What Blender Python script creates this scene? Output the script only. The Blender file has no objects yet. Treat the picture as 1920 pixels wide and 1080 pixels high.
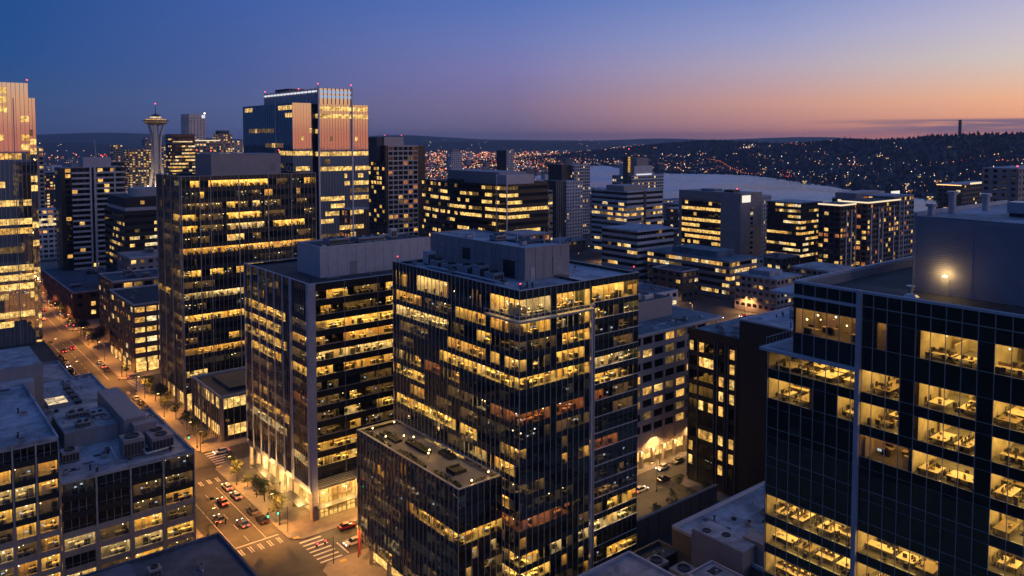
import bpy, math, random
from mathutils import Vector
from mathutils.bvhtree import BVHTree
from math import radians, sin, cos, pi, atan2, sqrt, exp

# ------------------------------------------------------------------ camera, sky, sun, exposure
S = bpy.context.scene
COL = S.collection
cam_d = bpy.data.cameras.new("camera")
cam_d.sensor_width = 36.0
cam_d.lens = 27.71
cam_d.shift_y = -0.1052
cam_d.clip_start = 0.5
cam_d.clip_end = 60000.0
cam = bpy.data.objects.new("camera", cam_d)
cam.location = (0, 0, 96)
cam.rotation_euler = (radians(90 - 3.02), 0, radians(-39.2))
COL.objects.link(cam)
S.camera = cam
S.view_settings.view_transform = 'Standard'
S.view_settings.look = 'None'
S.view_settings.exposure = 0.0
S.view_settings.gamma = 1.0
S.view_settings.use_curve_mapping = False
S.render.engine = 'CYCLES'
cy = S.cycles
cy.use_denoising = True
try:
    cy.denoiser = 'OPENIMAGEDENOISE'
except Exception:
    pass
cy.max_bounces = 6
cy.diffuse_bounces = 2
cy.glossy_bounces = 3
cy.transmission_bounces = 4
cy.transparent_max_bounces = 14
cy.volume_bounces = 0
cy.caustics_reflective = False
cy.caustics_refractive = False
cy.sample_clamp_indirect = 4.0
cy.sample_clamp_direct = 30.0
cy.use_light_tree = True

SUN_AZ = 125.0      # degrees clockwise from +Y: the sun has gone down out of frame on the right


def lin(c):
    r = []
    for v in c:
        v = v / 255.0
        r.append(v / 12.92 if v <= 0.04045 else ((v + 0.055) / 1.055) ** 2.4)
    return (r[0], r[1], r[2], 1.0)


def build_world():
    w = bpy.data.worlds.new("World")
    S.world = w
    w.use_nodes = True
    nt = w.node_tree
    nt.nodes.clear()
    N = nt.nodes.new
    L = nt.links.new

    def m(op, a, b=None, c=None, clamp=False):
        n = N('ShaderNodeMath')
        n.operation = op
        n.use_clamp = clamp
        for i, v in enumerate((a, b, c)):
            if v is None:
                continue
            if isinstance(v, (int, float)):
                n.inputs[i].default_value = v
            else:
                L(v, n.inputs[i])
        return n.outputs[0]

    tc = N('ShaderNodeTexCoord')
    sp = N('ShaderNodeSeparateXYZ')
    L(tc.outputs['Generated'], sp.inputs[0])
    x, y, z = sp.outputs
    hl = m('SQRT', m('ADD', m('ADD', m('MULTIPLY', x, x), m('MULTIPLY', y, y)), 1e-6))
    sx, sy = sin(radians(SUN_AZ)), cos(radians(SUN_AZ))
    cosd = m('DIVIDE', m('ADD', m('MULTIPLY', x, sx), m('MULTIPLY', y, sy)), hl)
    delta = m('MULTIPLY', m('ARCCOSINE', m('MINIMUM', m('MAXIMUM', cosd, -1.0), 1.0)), 180 / pi)
    elev = m('MULTIPLY', m('ARCTAN2', z, hl), 180 / pi)
    elev = m('MAXIMUM', elev, 0.0)
    fac = m('SQRT', m('DIVIDE', elev, 90.0))
    es = [0.3, 2.5, 5, 7, 10, 25, 60]
    tab = [
        (15, [(255, 150, 86), (255, 192, 132), (246, 214, 184), (230, 210, 204), (196, 190, 215), (117, 138, 196), (66, 98, 156)]),
        (53, [(240, 144, 106), (246, 184, 144), (214, 200, 192), (198, 190, 206), (163, 170, 212), (104, 128, 188), (64, 96, 154)]),
        (68, [(178, 120, 122), (206, 155, 144), (180, 166, 186), (155, 159, 200), (119, 140, 198), (90, 116, 178), (62, 94, 152)]),
        (86, [(106, 95, 125), (127, 113, 150), (125, 122, 174), (111, 123, 182), (87, 115, 184), (77, 106, 170), (60, 92, 148)]),
        (105, [(82, 90, 134), (82, 97, 145), (74, 95, 155), (70, 95, 158), (62, 94, 165), (64, 96, 158), (58, 88, 144)]),
        (118, [(60, 78, 122), (56, 83, 131), (42, 81, 141), (38, 79, 142), (35, 76, 141), (52, 84, 144), (56, 86, 142)]),
        (180, [(46, 64, 108), (42, 66, 114), (35, 66, 122), (32, 64, 124), (30, 62, 122), (48, 76, 132), (54, 82, 138)]),
    ]
    cur = None
    prev = None
    for d, cols in tab:
        r = N('ShaderNodeValToRGB')
        cr = r.color_ramp
        cr.interpolation = 'LINEAR'
        cr.elements[0].position = sqrt(es[0] / 90)
        cr.elements[0].color = lin(cols[0])
        cr.elements[1].position = sqrt(es[-1] / 90)
        cr.elements[1].color = lin(cols[-1])
        for e, c in zip(es[1:-1], cols[1:-1]):
            k = cr.elements.new(sqrt(e / 90))
            k.color = lin(c)
        L(fac, r.inputs[0])
        if cur is None:
            cur = r.outputs[0]
        else:
            t = m('DIVIDE', m('SUBTRACT', delta, float(prev)), float(d - prev), clamp=True)
            mx = N('ShaderNodeMix')
            mx.data_type = 'RGBA'
            L(t, mx.inputs['Factor'])
            L(cur, mx.inputs[6])
            L(r.outputs[0], mx.inputs[7])
            cur = mx.outputs[2]
        prev = d
    # low bank of lavender cloud over the sunset side
    cv = N('ShaderNodeCombineXYZ')
    L(m('MULTIPLY', delta, 0.11), cv.inputs[0])
    L(m('MULTIPLY', elev, 1.9), cv.inputs[1])
    nz = N('ShaderNodeTexNoise')
    nz.inputs['Scale'].default_value = 1.0
    nz.inputs['Detail'].default_value = 3.0
    L(cv.outputs[0], nz.inputs['Vector'])
    win_e = m('MULTIPLY', m('DIVIDE', m('SUBTRACT', 1.32, elev), 0.16, clamp=True), m('DIVIDE', m('SUBTRACT', elev, 0.15), 0.4, clamp=True))
    win_d = m('DIVIDE', m('SUBTRACT', 66.0, delta), 9.0, clamp=True)
    cl = m('MULTIPLY', m('SUBTRACT', nz.outputs[0], 0.38), 8.0, clamp=True)
    side = m('MULTIPLY', m('SUBTRACT', m('MULTIPLY', y, sx), m('MULTIPLY', x, sy)), 3.0, clamp=True)
    cl = m('MULTIPLY', m('MULTIPLY', m('MULTIPLY', cl, side), m('MULTIPLY', win_e, win_d)), 0.9)
    mx = N('ShaderNodeMix')
    mx.data_type = 'RGBA'
    L(cl, mx.inputs['Factor'])
    L(cur, mx.inputs[6])
    mx.inputs[7].default_value = lin((120, 103, 126))
    cur = mx.outputs[2]
    # physical twilight sky adds its own faint share
    sky = N('ShaderNodeTexSky')
    sky.sky_type = 'NISHITA'
    sky.sun_disc = False
    sky.sun_elevation = radians(-3.0)
    sky.sun_rotation = radians(SUN_AZ)
    sky.ozone_density = 3.0
    bg1 = N('ShaderNodeBackground')
    L(cur, bg1.inputs[0])
    bg1.inputs[1].default_value = 1.0
    bg2 = N('ShaderNodeBackground')
    L(sky.outputs[0], bg2.inputs[0])
    bg2.inputs[1].default_value = 0.05
    ad = N('ShaderNodeAddShader')
    L(bg1.outputs[0], ad.inputs[0])
    L(bg2.outputs[0], ad.inputs[1])
    o = N('ShaderNodeOutputWorld')
    L(ad.outputs[0], o.inputs[0])
    w.cycles.sampling_method = 'MANUAL'
    w.cycles.sample_map_resolution = 512


build_world()
sun_d = bpy.data.lights.new("sun", 'SUN')
sun_d.energy = 0.24
sun_d.angle = radians(25)
sun_d.color = (1.0, 0.66, 0.50)
sun = bpy.data.objects.new("sun", sun_d)
sun.rotation_euler = (radians(90 - 6), 0, radians(180 - SUN_AZ) + 0.0)
sun.location = (0, 0, 300)
COL.objects.link(sun)


def aim_sun():
    from mathutils import Vector
    d = Vector((sin(radians(SUN_AZ)) * cos(radians(6)), cos(radians(SUN_AZ)) * cos(radians(6)), sin(radians(6))))
    sun.rotation_euler = d.to_track_quat('Z', 'Y').to_euler()


aim_sun()

# ------------------------------------------------------------------ materials
MATS = {}


def newmat(name):
    mt = bpy.data.materials.new(name)
    mt.use_nodes = True
    mt.node_tree.nodes.clear()
    MATS[name] = mt
    return mt, mt.node_tree.nodes.new, mt.node_tree.links.new


def pm(name, col, rough=0.6, metal=0.0, ns=0.25, na=0.25, bump=0.0, bs=3.0, spec=0.5, stain=0.0, lines=None):
    """diffuse-ish principled with world-space colour variation, optional stains, relief and joint lines (axis, spacing)"""
    mt, N, L = newmat(name)
    o = N('ShaderNodeOutputMaterial')
    p = N('ShaderNodeBsdfPrincipled')
    L(p.outputs[0], o.inputs[0])
    p.inputs['Roughness'].default_value = rough
    p.inputs['Metallic'].default_value = metal
    p.inputs['Specular IOR Level'].default_value = spec
    g = N('ShaderNodeNewGeometry')
    n = N('ShaderNodeTexNoise')
    n.inputs['Scale'].default_value = ns
    n.inputs['Detail'].default_value = 6
    n.inputs['Roughness'].default_value = 0.62
    L(g.outputs['Position'], n.inputs['Vector'])
    r = N('ShaderNodeValToRGB')
    r.color_ramp.elements[0].position = 0.25
    r.color_ramp.elements[1].position = 0.75
    lo = tuple(max(0, c * (1 - na)) for c in col) + (1,)
    hi = tuple(min(1, c * (1 + na)) for c in col) + (1,)
    r.color_ramp.elements[0].color = lo
    r.color_ramp.elements[1].color = hi
    L(n.outputs[0], r.inputs[0])
    cur = r.outputs[0]
    if stain:
        n2 = N('ShaderNodeTexNoise')
        n2.inputs['Scale'].default_value = 0.11
        n2.inputs['Detail'].default_value = 8
        n2.inputs['Roughness'].default_value = 0.7
        n2.inputs['Distortion'].default_value = 0.6
        L(g.outputs['Position'], n2.inputs['Vector'])
        r2 = N('ShaderNodeValToRGB')
        r2.color_ramp.elements[0].position = 0.40
        r2.color_ramp.elements[1].position = 0.56
        r2.color_ramp.elements[0].color = (1 - stain,) * 3 + (1,)
        r2.color_ramp.elements[1].color = (1, 1, 1, 1)
        L(n2.outputs[0], r2.inputs[0])
        mx = N('ShaderNodeMix')
        mx.data_type = 'RGBA'
        mx.blend_type = 'MULTIPLY'
        mx.inputs['Factor'].default_value = 1
        L(cur, mx.inputs[6])
        L(r2.outputs[0], mx.inputs[7])
        cur = mx.outputs[2]
    if lines:
        bt = N('ShaderNodeTexBrick')
        bt.inputs['Scale'].default_value = 1.0
        bt.inputs['Mortar Size'].default_value = 0.045
        bt.inputs['Brick Width'].default_value = lines[0] * 4
        bt.inputs['Row Height'].default_value = lines[1]
        bt.inputs['Color1'].default_value = (1, 1, 1, 1)
        bt.inputs['Color2'].default_value = (0.88, 0.88, 0.88, 1)
        bt.inputs['Mortar'].default_value = (0.62, 0.62, 0.62, 1)
        L(g.outputs['Position'], bt.inputs['Vector'])
        mx = N('ShaderNodeMix')
        mx.data_type = 'RGBA'
        mx.blend_type = 'MULTIPLY'
        mx.inputs['Factor'].default_value = 1
        L(cur, mx.inputs[6])
        L(bt.outputs['Color'], mx.inputs[7])
        cur = mx.outputs[2]
    L(cur, p.inputs['Base Color'])
    if bump:
        n3 = N('ShaderNodeTexNoise')
        n3.inputs['Scale'].default_value = bs
        n3.inputs['Detail'].default_value = 4
        L(g.outputs['Position'], n3.inputs['Vector'])
        b = N('ShaderNodeBump')
        b.inputs['Strength'].default_value = bump
        b.inputs['Distance'].default_value = 0.1
        L(n3.outputs[0], b.inputs['Height'])
        L(b.outputs[0], p.inputs['Normal'])
    return mt


def schlick(N, L):
    """(1 - cos)^5, the same from both sides of a pane"""
    lw = N('ShaderNodeLayerWeight')
    lw.inputs[0].default_value = 0.5
    p = N('ShaderNodeMath')
    p.operation = 'POWER'
    L(lw.outputs['Facing'], p.inputs[0])
    p.inputs[1].default_value = 5.0
    return p


def glass(name, base, refl, rough=0.02, wave=0.006, tint=(1, 1, 1), clear=False, vary=0.5, tilt=0.022):
    """coated facade glass: a dark body (or a clear pane) under a mirror coat that strengthens at grazing angles"""
    mt, N, L = newmat(name)
    o = N('ShaderNodeOutputMaterial')
    mix = N('ShaderNodeMixShader')
    g = N('ShaderNodeNewGeometry')
    if clear:
        a = N('ShaderNodeBsdfTransparent')
        a.inputs[0].default_value = base + (1,)
    else:
        a = N('ShaderNodeBsdfDiffuse')
        # blinds and ceilings dimly showing through: pane to pane variation
        v = N('ShaderNodeTexVoronoi')
        v.inputs['Scale'].default_value = 0.45
        L(g.outputs['Position'], v.inputs['Vector'])
        sp = N('ShaderNodeSeparateColor')
        L(v.outputs['Color'], sp.inputs[0])
        r = N('ShaderNodeValToRGB')
        r.color_ramp.elements[0].color = tuple(c * (1 - vary) for c in base) + (1,)
        r.color_ramp.elements[1].color = tuple(c * (1 + 2 * vary) for c in base) + (1,)
        L(sp.outputs[0], r.inputs[0])
        L(r.outputs[0], a.inputs[0])
    s = N('ShaderNodeBsdfGlossy')
    s.inputs['Roughness'].default_value = rough
    s.inputs[0].default_value = tint + (1,)
    n = N('ShaderNodeTexNoise')
    n.inputs['Scale'].default_value = 0.5
    n.inputs['Detail'].default_value = 2
    L(g.outputs['Position'], n.inputs['Vector'])
    b = N('ShaderNodeBump')
    b.inputs['Strength'].default_value = wave
    b.inputs['Distance'].default_value = 0.3
    L(n.outputs[0], b.inputs['Height'])
    # every pane sits a hair out of true
    oi = N('ShaderNodeObjectInfo')
    wn = N('ShaderNodeTexWhiteNoise')
    wn.noise_dimensions = '1D'
    L(oi.outputs['Random'], wn.inputs['W'])
    vs = N('ShaderNodeVectorMath')
    vs.operation = 'MULTIPLY_ADD'
    L(wn.outputs['Color'], vs.inputs[0])
    vs.inputs[1].default_value = (tilt, tilt, tilt)
    vs.inputs[2].default_value = (-tilt / 2, -tilt / 2, -tilt / 2)
    va = N('ShaderNodeVectorMath')
    va.operation = 'ADD'
    L(g.outputs['Normal'], va.inputs[0])
    L(vs.outputs[0], va.inputs[1])
    vn = N('ShaderNodeVectorMath')
    vn.operation = 'NORMALIZE'
    L(va.outputs[0], vn.inputs[0])
    L(vn.outputs[0], b.inputs['Normal'])
    L(b.outputs[0], s.inputs['Normal'])
    fr = schlick(N, L)
    ma = N('ShaderNodeMath')
    ma.operation = 'MULTIPLY_ADD'
    ma.use_clamp = True
    L(fr.outputs[0], ma.inputs[0])
    ma.inputs[1].default_value = 1.0 - refl
    ma.inputs[2].default_value = refl
    L(ma.outputs[0], mix.inputs[0])
    L(a.outputs[0], mix.inputs[1])
    L(s.outputs[0], mix.inputs[2])
    L(mix.outputs[0], o.inputs[0])
    return mt


def lit(name, col, strength, cell=0.8, contrast=0.8, sample=False, gloss=0.05):
    """glowing window pane: noise painted into its emission stands for a furnished lit room"""
    mt, N, L = newmat(name)
    o = N('ShaderNodeOutputMaterial')
    e = N('ShaderNodeEmission')
    g = N('ShaderNodeNewGeometry')
    n = N('ShaderNodeTexNoise')  # mottled room light painted into the emission
    n.inputs['Scale'].default_value = cell
    n.inputs['Detail'].default_value = 4
    n.inputs['Roughness'].default_value = 0.75
    L(g.outputs['Position'], n.inputs['Vector'])
    v = N('ShaderNodeTexVoronoi')
    v.inputs['Scale'].default_value = cell * 0.55
    L(g.outputs['Position'], v.inputs['Vector'])
    sp = N('ShaderNodeSeparateColor')
    L(v.outputs['Color'], sp.inputs[0])
    r = N('ShaderNodeMapRange')
    r.inputs[1].default_value = 0.36
    r.inputs[2].default_value = 0.64
    r.inputs[3].default_value = 1.0 - contrast
    r.inputs[4].default_value = 1.0 + contrast * 0.45
    L(n.outputs[0], r.inputs[0])
    m1 = N('ShaderNodeMath')
    m1.operation = 'MULTIPLY_ADD'
    L(sp.outputs[0], m1.inputs[0])
    m1.inputs[1].default_value = 0.8
    m1.inputs[2].default_value = 0.45
    m2 = N('ShaderNodeMath')
    m2.operation = 'MULTIPLY'
    L(r.outputs[0], m2.inputs[0])
    L(m1.outputs[0], m2.inputs[1])
    m3 = N('ShaderNodeMath')
    m3.operation = 'MULTIPLY'
    L(m2.outputs[0], m3.inputs[0])
    m3.inputs[1].default_value = strength
    e.inputs[0].default_value = col + (1,)
    L(m3.outputs[0], e.inputs[1])
    if gloss:
        s = N('ShaderNodeBsdfGlossy')
        s.inputs['Roughness'].default_value = 0.02
        mx = N('ShaderNodeMixShader')
        fr = schlick(N, L)
        ma = N('ShaderNodeMath')
        ma.operation = 'MULTIPLY_ADD'
        ma.use_clamp = True
        L(fr.outputs[0], ma.inputs[0])
        ma.inputs[1].default_value = 1.0 - gloss
        ma.inputs[2].default_value = gloss
        L(ma.outputs[0], mx.inputs[0])
        L(e.outputs[0], mx.inputs[1])
        L(s.outputs[0], mx.inputs[2])
        L(mx.outputs[0], o.inputs[0])
    else:
        L(e.outputs[0], o.inputs[0])
    mt.cycles.emission_sampling = 'AUTO' if sample else 'NONE'
    return mt


def glow(name, col, strength, sample=False):
    mt, N, L = newmat(name)
    o = N('ShaderNodeOutputMaterial')
    e = N('ShaderNodeEmission')
    e.inputs[0].default_value = col + (1,)
    e.inputs[1].default_value = strength
    L(e.outputs[0], o.inputs[0])
    mt.cycles.emission_sampling = 'AUTO' if sample else 'NONE'
    return mt


WARM = (1.0, 0.60, 0.17)
glass('glass_clear', (0.90, 0.92, 0.88), 0.05, clear=True)
glass('glass_dark', (0.006, 0.008, 0.011), 0.085, tint=(0.92, 0.95, 0.74))
glass('glass_teal', (0.004, 0.008, 0.009), 0.11, tint=(0.85, 0.95, 0.70))
glass('glass_mirror', (0.008, 0.012, 0.018), 0.76, wave=0.003, tilt=0.0012, tint=(1.0, 0.97, 0.94))
glass('glass_bluemirror', (0.006, 0.014, 0.025), 0.26, tint=(0.65, 0.88, 1.0), wave=0.01, tilt=0.01)
pm('spandrel', (0.026, 0.026, 0.026), 0.25, spec=0.6, na=0.3)
pm('spandrel_teal', (0.022, 0.031, 0.031), 0.2, spec=0.6, na=0.3)
pm('mullion', (0.36, 0.35, 0.34), 0.5, metal=0.2, na=0.15)
pm('mullion_dark', (0.20, 0.20, 0.225), 0.45, metal=0.2, na=0.15)
pm('fin_silver', (0.55, 0.55, 0.60), 0.4, metal=0.2, na=0.1)
pm('metal_panel', (0.28, 0.25, 0.26), 0.55, ns=0.5, na=0.12)
pm('metal_panel_light', (0.46, 0.43, 0.46), 0.55, ns=0.5, na=0.12, stain=0.1)
pm('siding', (0.30, 0.31, 0.36), 0.5, metal=0.1, na=0.1)
pm('roof', (0.42, 0.44, 0.50), 0.75, ns=0.5, na=0.25, stain=0.5, bump=0.2, lines=(3.0, 1.8))
pm('roof_dark', (0.045, 0.05, 0.06), 0.8, ns=0.4, na=0.3, stain=0.4)
pm('roof_teal', (0.13, 0.19, 0.24), 0.75, ns=0.3, na=0.3, stain=0.5)
pm('roof_navy', (0.07, 0.10, 0.16), 0.7, ns=0.3, na=0.25, stain=0.5)
pm('parapet', (0.46, 0.45, 0.48), 0.7, na=0.15)
pm('concrete', (0.32, 0.27, 0.25), 0.8, ns=0.6, na=0.15, stain=0.15)
pm('concrete_warm', (0.36, 0.29, 0.24), 0.8, ns=0.6, na=0.15, stain=0.15)
pm('concrete_pale', (0.56, 0.52, 0.52), 0.8, ns=0.6, na=0.12, stain=0.12)
pm('concrete_beige', (0.56, 0.46, 0.41), 0.8, ns=0.6, na=0.12, stain=0.12)
pm('concrete_dark', (0.10, 0.085, 0.08), 0.8, ns=0.6, na=0.2, stain=0.2)
pm('granite_brown', (0.15, 0.115, 0.10), 0.7, ns=0.8, na=0.2)
pm('dark_cladding', (0.030, 0.027, 0.028), 0.6, na=0.25)
pm('brick', (0.13, 0.055, 0.04), 0.85, ns=2.0, na=0.3, stain=0.2)
pm('asphalt', (0.062, 0.060, 0.060), 0.75, ns=0.5, na=0.25, stain=0.3, bump=0.2, bs=8)
pm('asphalt_patch', (0.085, 0.08, 0.078), 0.8, ns=1, na=0.3, stain=0.3)
pm('asphalt_new', (0.035, 0.034, 0.034), 0.7, ns=1, na=0.3)
pm('pavement', (0.22, 0.20, 0.18), 0.85, ns=0.7, na=0.2, stain=0.25)
pm('city_ground', (0.055, 0.055, 0.055), 0.9, ns=0.03, na=0.5, stain=0.3)
pm('road_paint', (0.72, 0.70, 0.66), 0.7, ns=3, na=0.2, stain=0.35)
pm('paver_yellow', (0.62, 0.42, 0.08), 0.8, ns=3, na=0.2)
pm('carpet', (0.13, 0.12, 0.11), 0.95, ns=1.2, na=0.35)
pm('office_wall', (0.52, 0.45, 0.33), 0.9, ns=0.55, na=0.45, stain=0.35)
pm('desk_top', (0.55, 0.46, 0.32), 0.5, ns=1.0, na=0.15)
pm('furniture_dark', (0.035, 0.03, 0.03), 0.6, na=0.3)
pm('furniture_mid', (0.20, 0.14, 0.08), 0.6, ns=0.8, na=0.5)
pm('leaf', (0.055, 0.075, 0.03), 0.7, ns=0.6, na=0.5)
pm('leaf_dark', (0.016, 0.028, 0.022), 0.8, ns=0.6, na=0.5)
pm('conifer_far', (0.010, 0.017, 0.026), 0.85, ns=0.05, na=0.5)
pm('bark', (0.09, 0.065, 0.05), 0.9, ns=3, na=0.3)
pm('forest', (0.009, 0.015, 0.025), 0.9, ns=0.02, na=0.6, bump=0.6, bs=0.05)
pm('mountain', (0.06, 0.075, 0.085), 0.9, ns=0.0006, na=0.4)
pm('needle_white', (0.62, 0.55, 0.48), 0.6, na=0.1)
pm('needle_dark', (0.06, 0.05, 0.04), 0.6, na=0.2)
pm('steel_dark', (0.05, 0.05, 0.055), 0.45, metal=0.5, na=0.2)
pm('galvanised', (0.42, 0.43, 0.46), 0.4, metal=0.6, ns=1.5, na=0.2)
pm('hvac', (0.30, 0.31, 0.34), 0.55, metal=0.2, ns=0.8, na=0.15, stain=0.2)
pm('rubber', (0.02, 0.02, 0.02), 0.85, na=0.2)
pm('house_wall', (0.22, 0.19, 0.17), 0.8, ns=0.05, na=0.5)
pm('house_roof', (0.06, 0.055, 0.055), 0.85, ns=0.05, na=0.4)
pm('tennis_canvas', (0.5, 0.45, 0.4), 0.8, na=0.1)
glass('car_glass', (0.01, 0.01, 0.012), 0.08)
for nm, c in (('paint_white', (0.62, 0.62, 0.60)), ('paint_silver', (0.35, 0.36, 0.38)), ('paint_black', (0.015, 0.015, 0.018)),
              ('paint_red', (0.32, 0.03, 0.03)), ('paint_blue', (0.05, 0.09, 0.20)), ('paint_grey', (0.12, 0.12, 0.13))):
    m_ = pm(nm, c, 0.25, metal=0.1, na=0.05)
lit('win_yellow', WARM, 1.5)
lit('win_gold', (1.0, 0.52, 0.12), 1.2)
lit('win_pale', (1.0, 0.74, 0.38), 1.3)
lit('win_dim', (1.0, 0.58, 0.20), 0.22, contrast=0.95)
lit('win_orange', (1.0, 0.34, 0.10), 0.7)
lit('shop_window', (1.0, 0.56, 0.15), 1.7, cell=1.3, contrast=0.6)
glow('ceil_L', (1.0, 0.56, 0.125), 11.5, True)
glow('ceil_D', (1.0, 0.58, 0.18), 1.1, True)
glow('ceil_O', (1.0, 0.30, 0.06), 2.6, True)
glow('ceil_H', (1.0, 0.58, 0.145), 4.8, True)
glow('ceil_P', (1.0, 0.66, 0.27), 9.5, True)
glow('ceil_G', (1.0, 0.50, 0.10), 7.5, True)
glow('ceil_E', (0.9, 0.70, 0.30), 0.13, True)
glow('sparkle_warm', (1.0, 0.72, 0.34), 7.0)  # this and the next two: glowing specks added for sparkle in office windows
glow('sparkle_cool', (1.0, 0.90, 0.72), 5.0)
glow('sparkle_blue', (0.75, 0.85, 1.0), 0.8)
glow('ceil_lobby', (1.0, 0.56, 0.15), 20.0, True)
glow('ceil_C', (1.0, 0.70, 0.34), 7.5, True)
glow('ceil_M', (1.0, 0.50, 0.12), 1.5, True)
glow('lamp_warm', (1.0, 0.60, 0.22), 9.0)
glow('lamp_white', (1.0, 0.86, 0.66), 7.0)
glow('lamp_red', (1.0, 0.05, 0.06), 7.0)
glow('lamp_green', (0.05, 1.0, 0.55), 5.0)
glow('lamp_cool', (0.62, 0.74, 1.0), 0.6)
glow('tail_red', (1.0, 0.05, 0.03), 8.0)
glow('head_white', (1.0, 0.88, 0.68), 9.0)
glow('dot_warm', (1.0, 0.52, 0.20), 2.6)
glow('dot_white', (1.0, 0.82, 0.62), 2.8)
glow('dot_orange', (1.0, 0.30, 0.09), 2.4)
glow('dot_red', (1.0, 0.06, 0.05), 2.2)
glow('crown_light', (0.92, 0.92, 1.0), 0.9)
glow('eave_light', (1.0, 0.80, 0.52), 1.1)
glow('sign_light', (1.0, 0.93, 0.78), 1.0)


def water_mat():
    mt, N, L = newmat('water')
    o = N('ShaderNodeOutputMaterial')
    d = N('ShaderNodeBsdfDiffuse')
    d.inputs[0].default_value = (0.012, 0.022, 0.04, 1)
    p = N('ShaderNodeBsdfGlossy')
    p.inputs['Roughness'].default_value = 0.30
    g = N('ShaderNodeNewGeometry')
    n = N('ShaderNodeTexNoise')
    n.inputs['Scale'].default_value = 0.05
    n.inputs['Detail'].default_value = 8
    n.inputs['Roughness'].default_value = 0.7
    L(g.outputs['Position'], n.inputs['Vector'])
    b = N('ShaderNodeBump')
    b.inputs['Strength'].default_value = 0.35
    b.inputs['Distance'].default_value = 2.0
    L(n.outputs[0], b.inputs['Height'])
    L(b.outputs[0], p.inputs['Normal'])
    # calmer, brighter streaks between wind-ruffled patches
    n2 = N('ShaderNodeTexNoise')
    n2.inputs['Scale'].default_value = 0.004
    n2.inputs['Detail'].default_value = 4
    L(g.outputs['Position'], n2.inputs['Vector'])
    r = N('ShaderNodeMapRange')
    r.inputs[1].default_value = 0.35
    r.inputs[2].default_value = 0.65
    r.inputs[3].default_value = 0.14
    r.inputs[4].default_value = 0.34
    L(n2.outputs[0], r.inputs[0])
    L(r.outputs[0], p.inputs['Roughness'])
    lw = N('ShaderNodeLayerWeight')
    lw.inputs[0].default_value = 0.5
    pw = N('ShaderNodeMath')
    pw.operation = 'POWER'
    L(lw.outputs['Facing'], pw.inputs[0])
    pw.inputs[1].default_value = 5.0
    mx = N('ShaderNodeMixShader')
    L(pw.outputs[0], mx.inputs[0])
    L(d.outputs[0], mx.inputs[1])
    L(p.outputs[0], mx.inputs[2])
    L(mx.outputs[0], o.inputs[0])


water_mat()


def blind_mat():
    mt, N, L = newmat('roller_blind')
    o = N('ShaderNodeOutputMaterial')
    a = N('ShaderNodeBsdfDiffuse')
    a.inputs[0].default_value = (0.7, 0.62, 0.48, 1)
    t = N('ShaderNodeBsdfTranslucent')
    t.inputs[0].default_value = (0.8, 0.68, 0.46, 1)
    mx = N('ShaderNodeMixShader')
    mx.inputs[0].default_value = 0.6
    L(a.outputs[0], mx.inputs[1])
    L(t.outputs[0], mx.inputs[2])
    L(mx.outputs[0], o.inputs[0])


blind_mat()

# ------------------------------------------------------------------ mesh helpers
ROOT = {}          # object -> world location of its origin (for un-rotated parents)


class Face:
    """a wall plane: u runs left to right as seen from outside, n points outward"""

    def __init__(s, x, y, ux, uy):
        l = sqrt(ux * ux + uy * uy)
        s.x, s.y, s.ux, s.uy = x, y, ux / l, uy / l
        s.nx, s.ny = s.uy, -s.ux
        s.ang = atan2(s.uy, s.ux)

    def pt(s, u, n, z):
        return (s.x + s.ux * u + s.nx * n, s.y + s.uy * u + s.ny * n, z)


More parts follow.
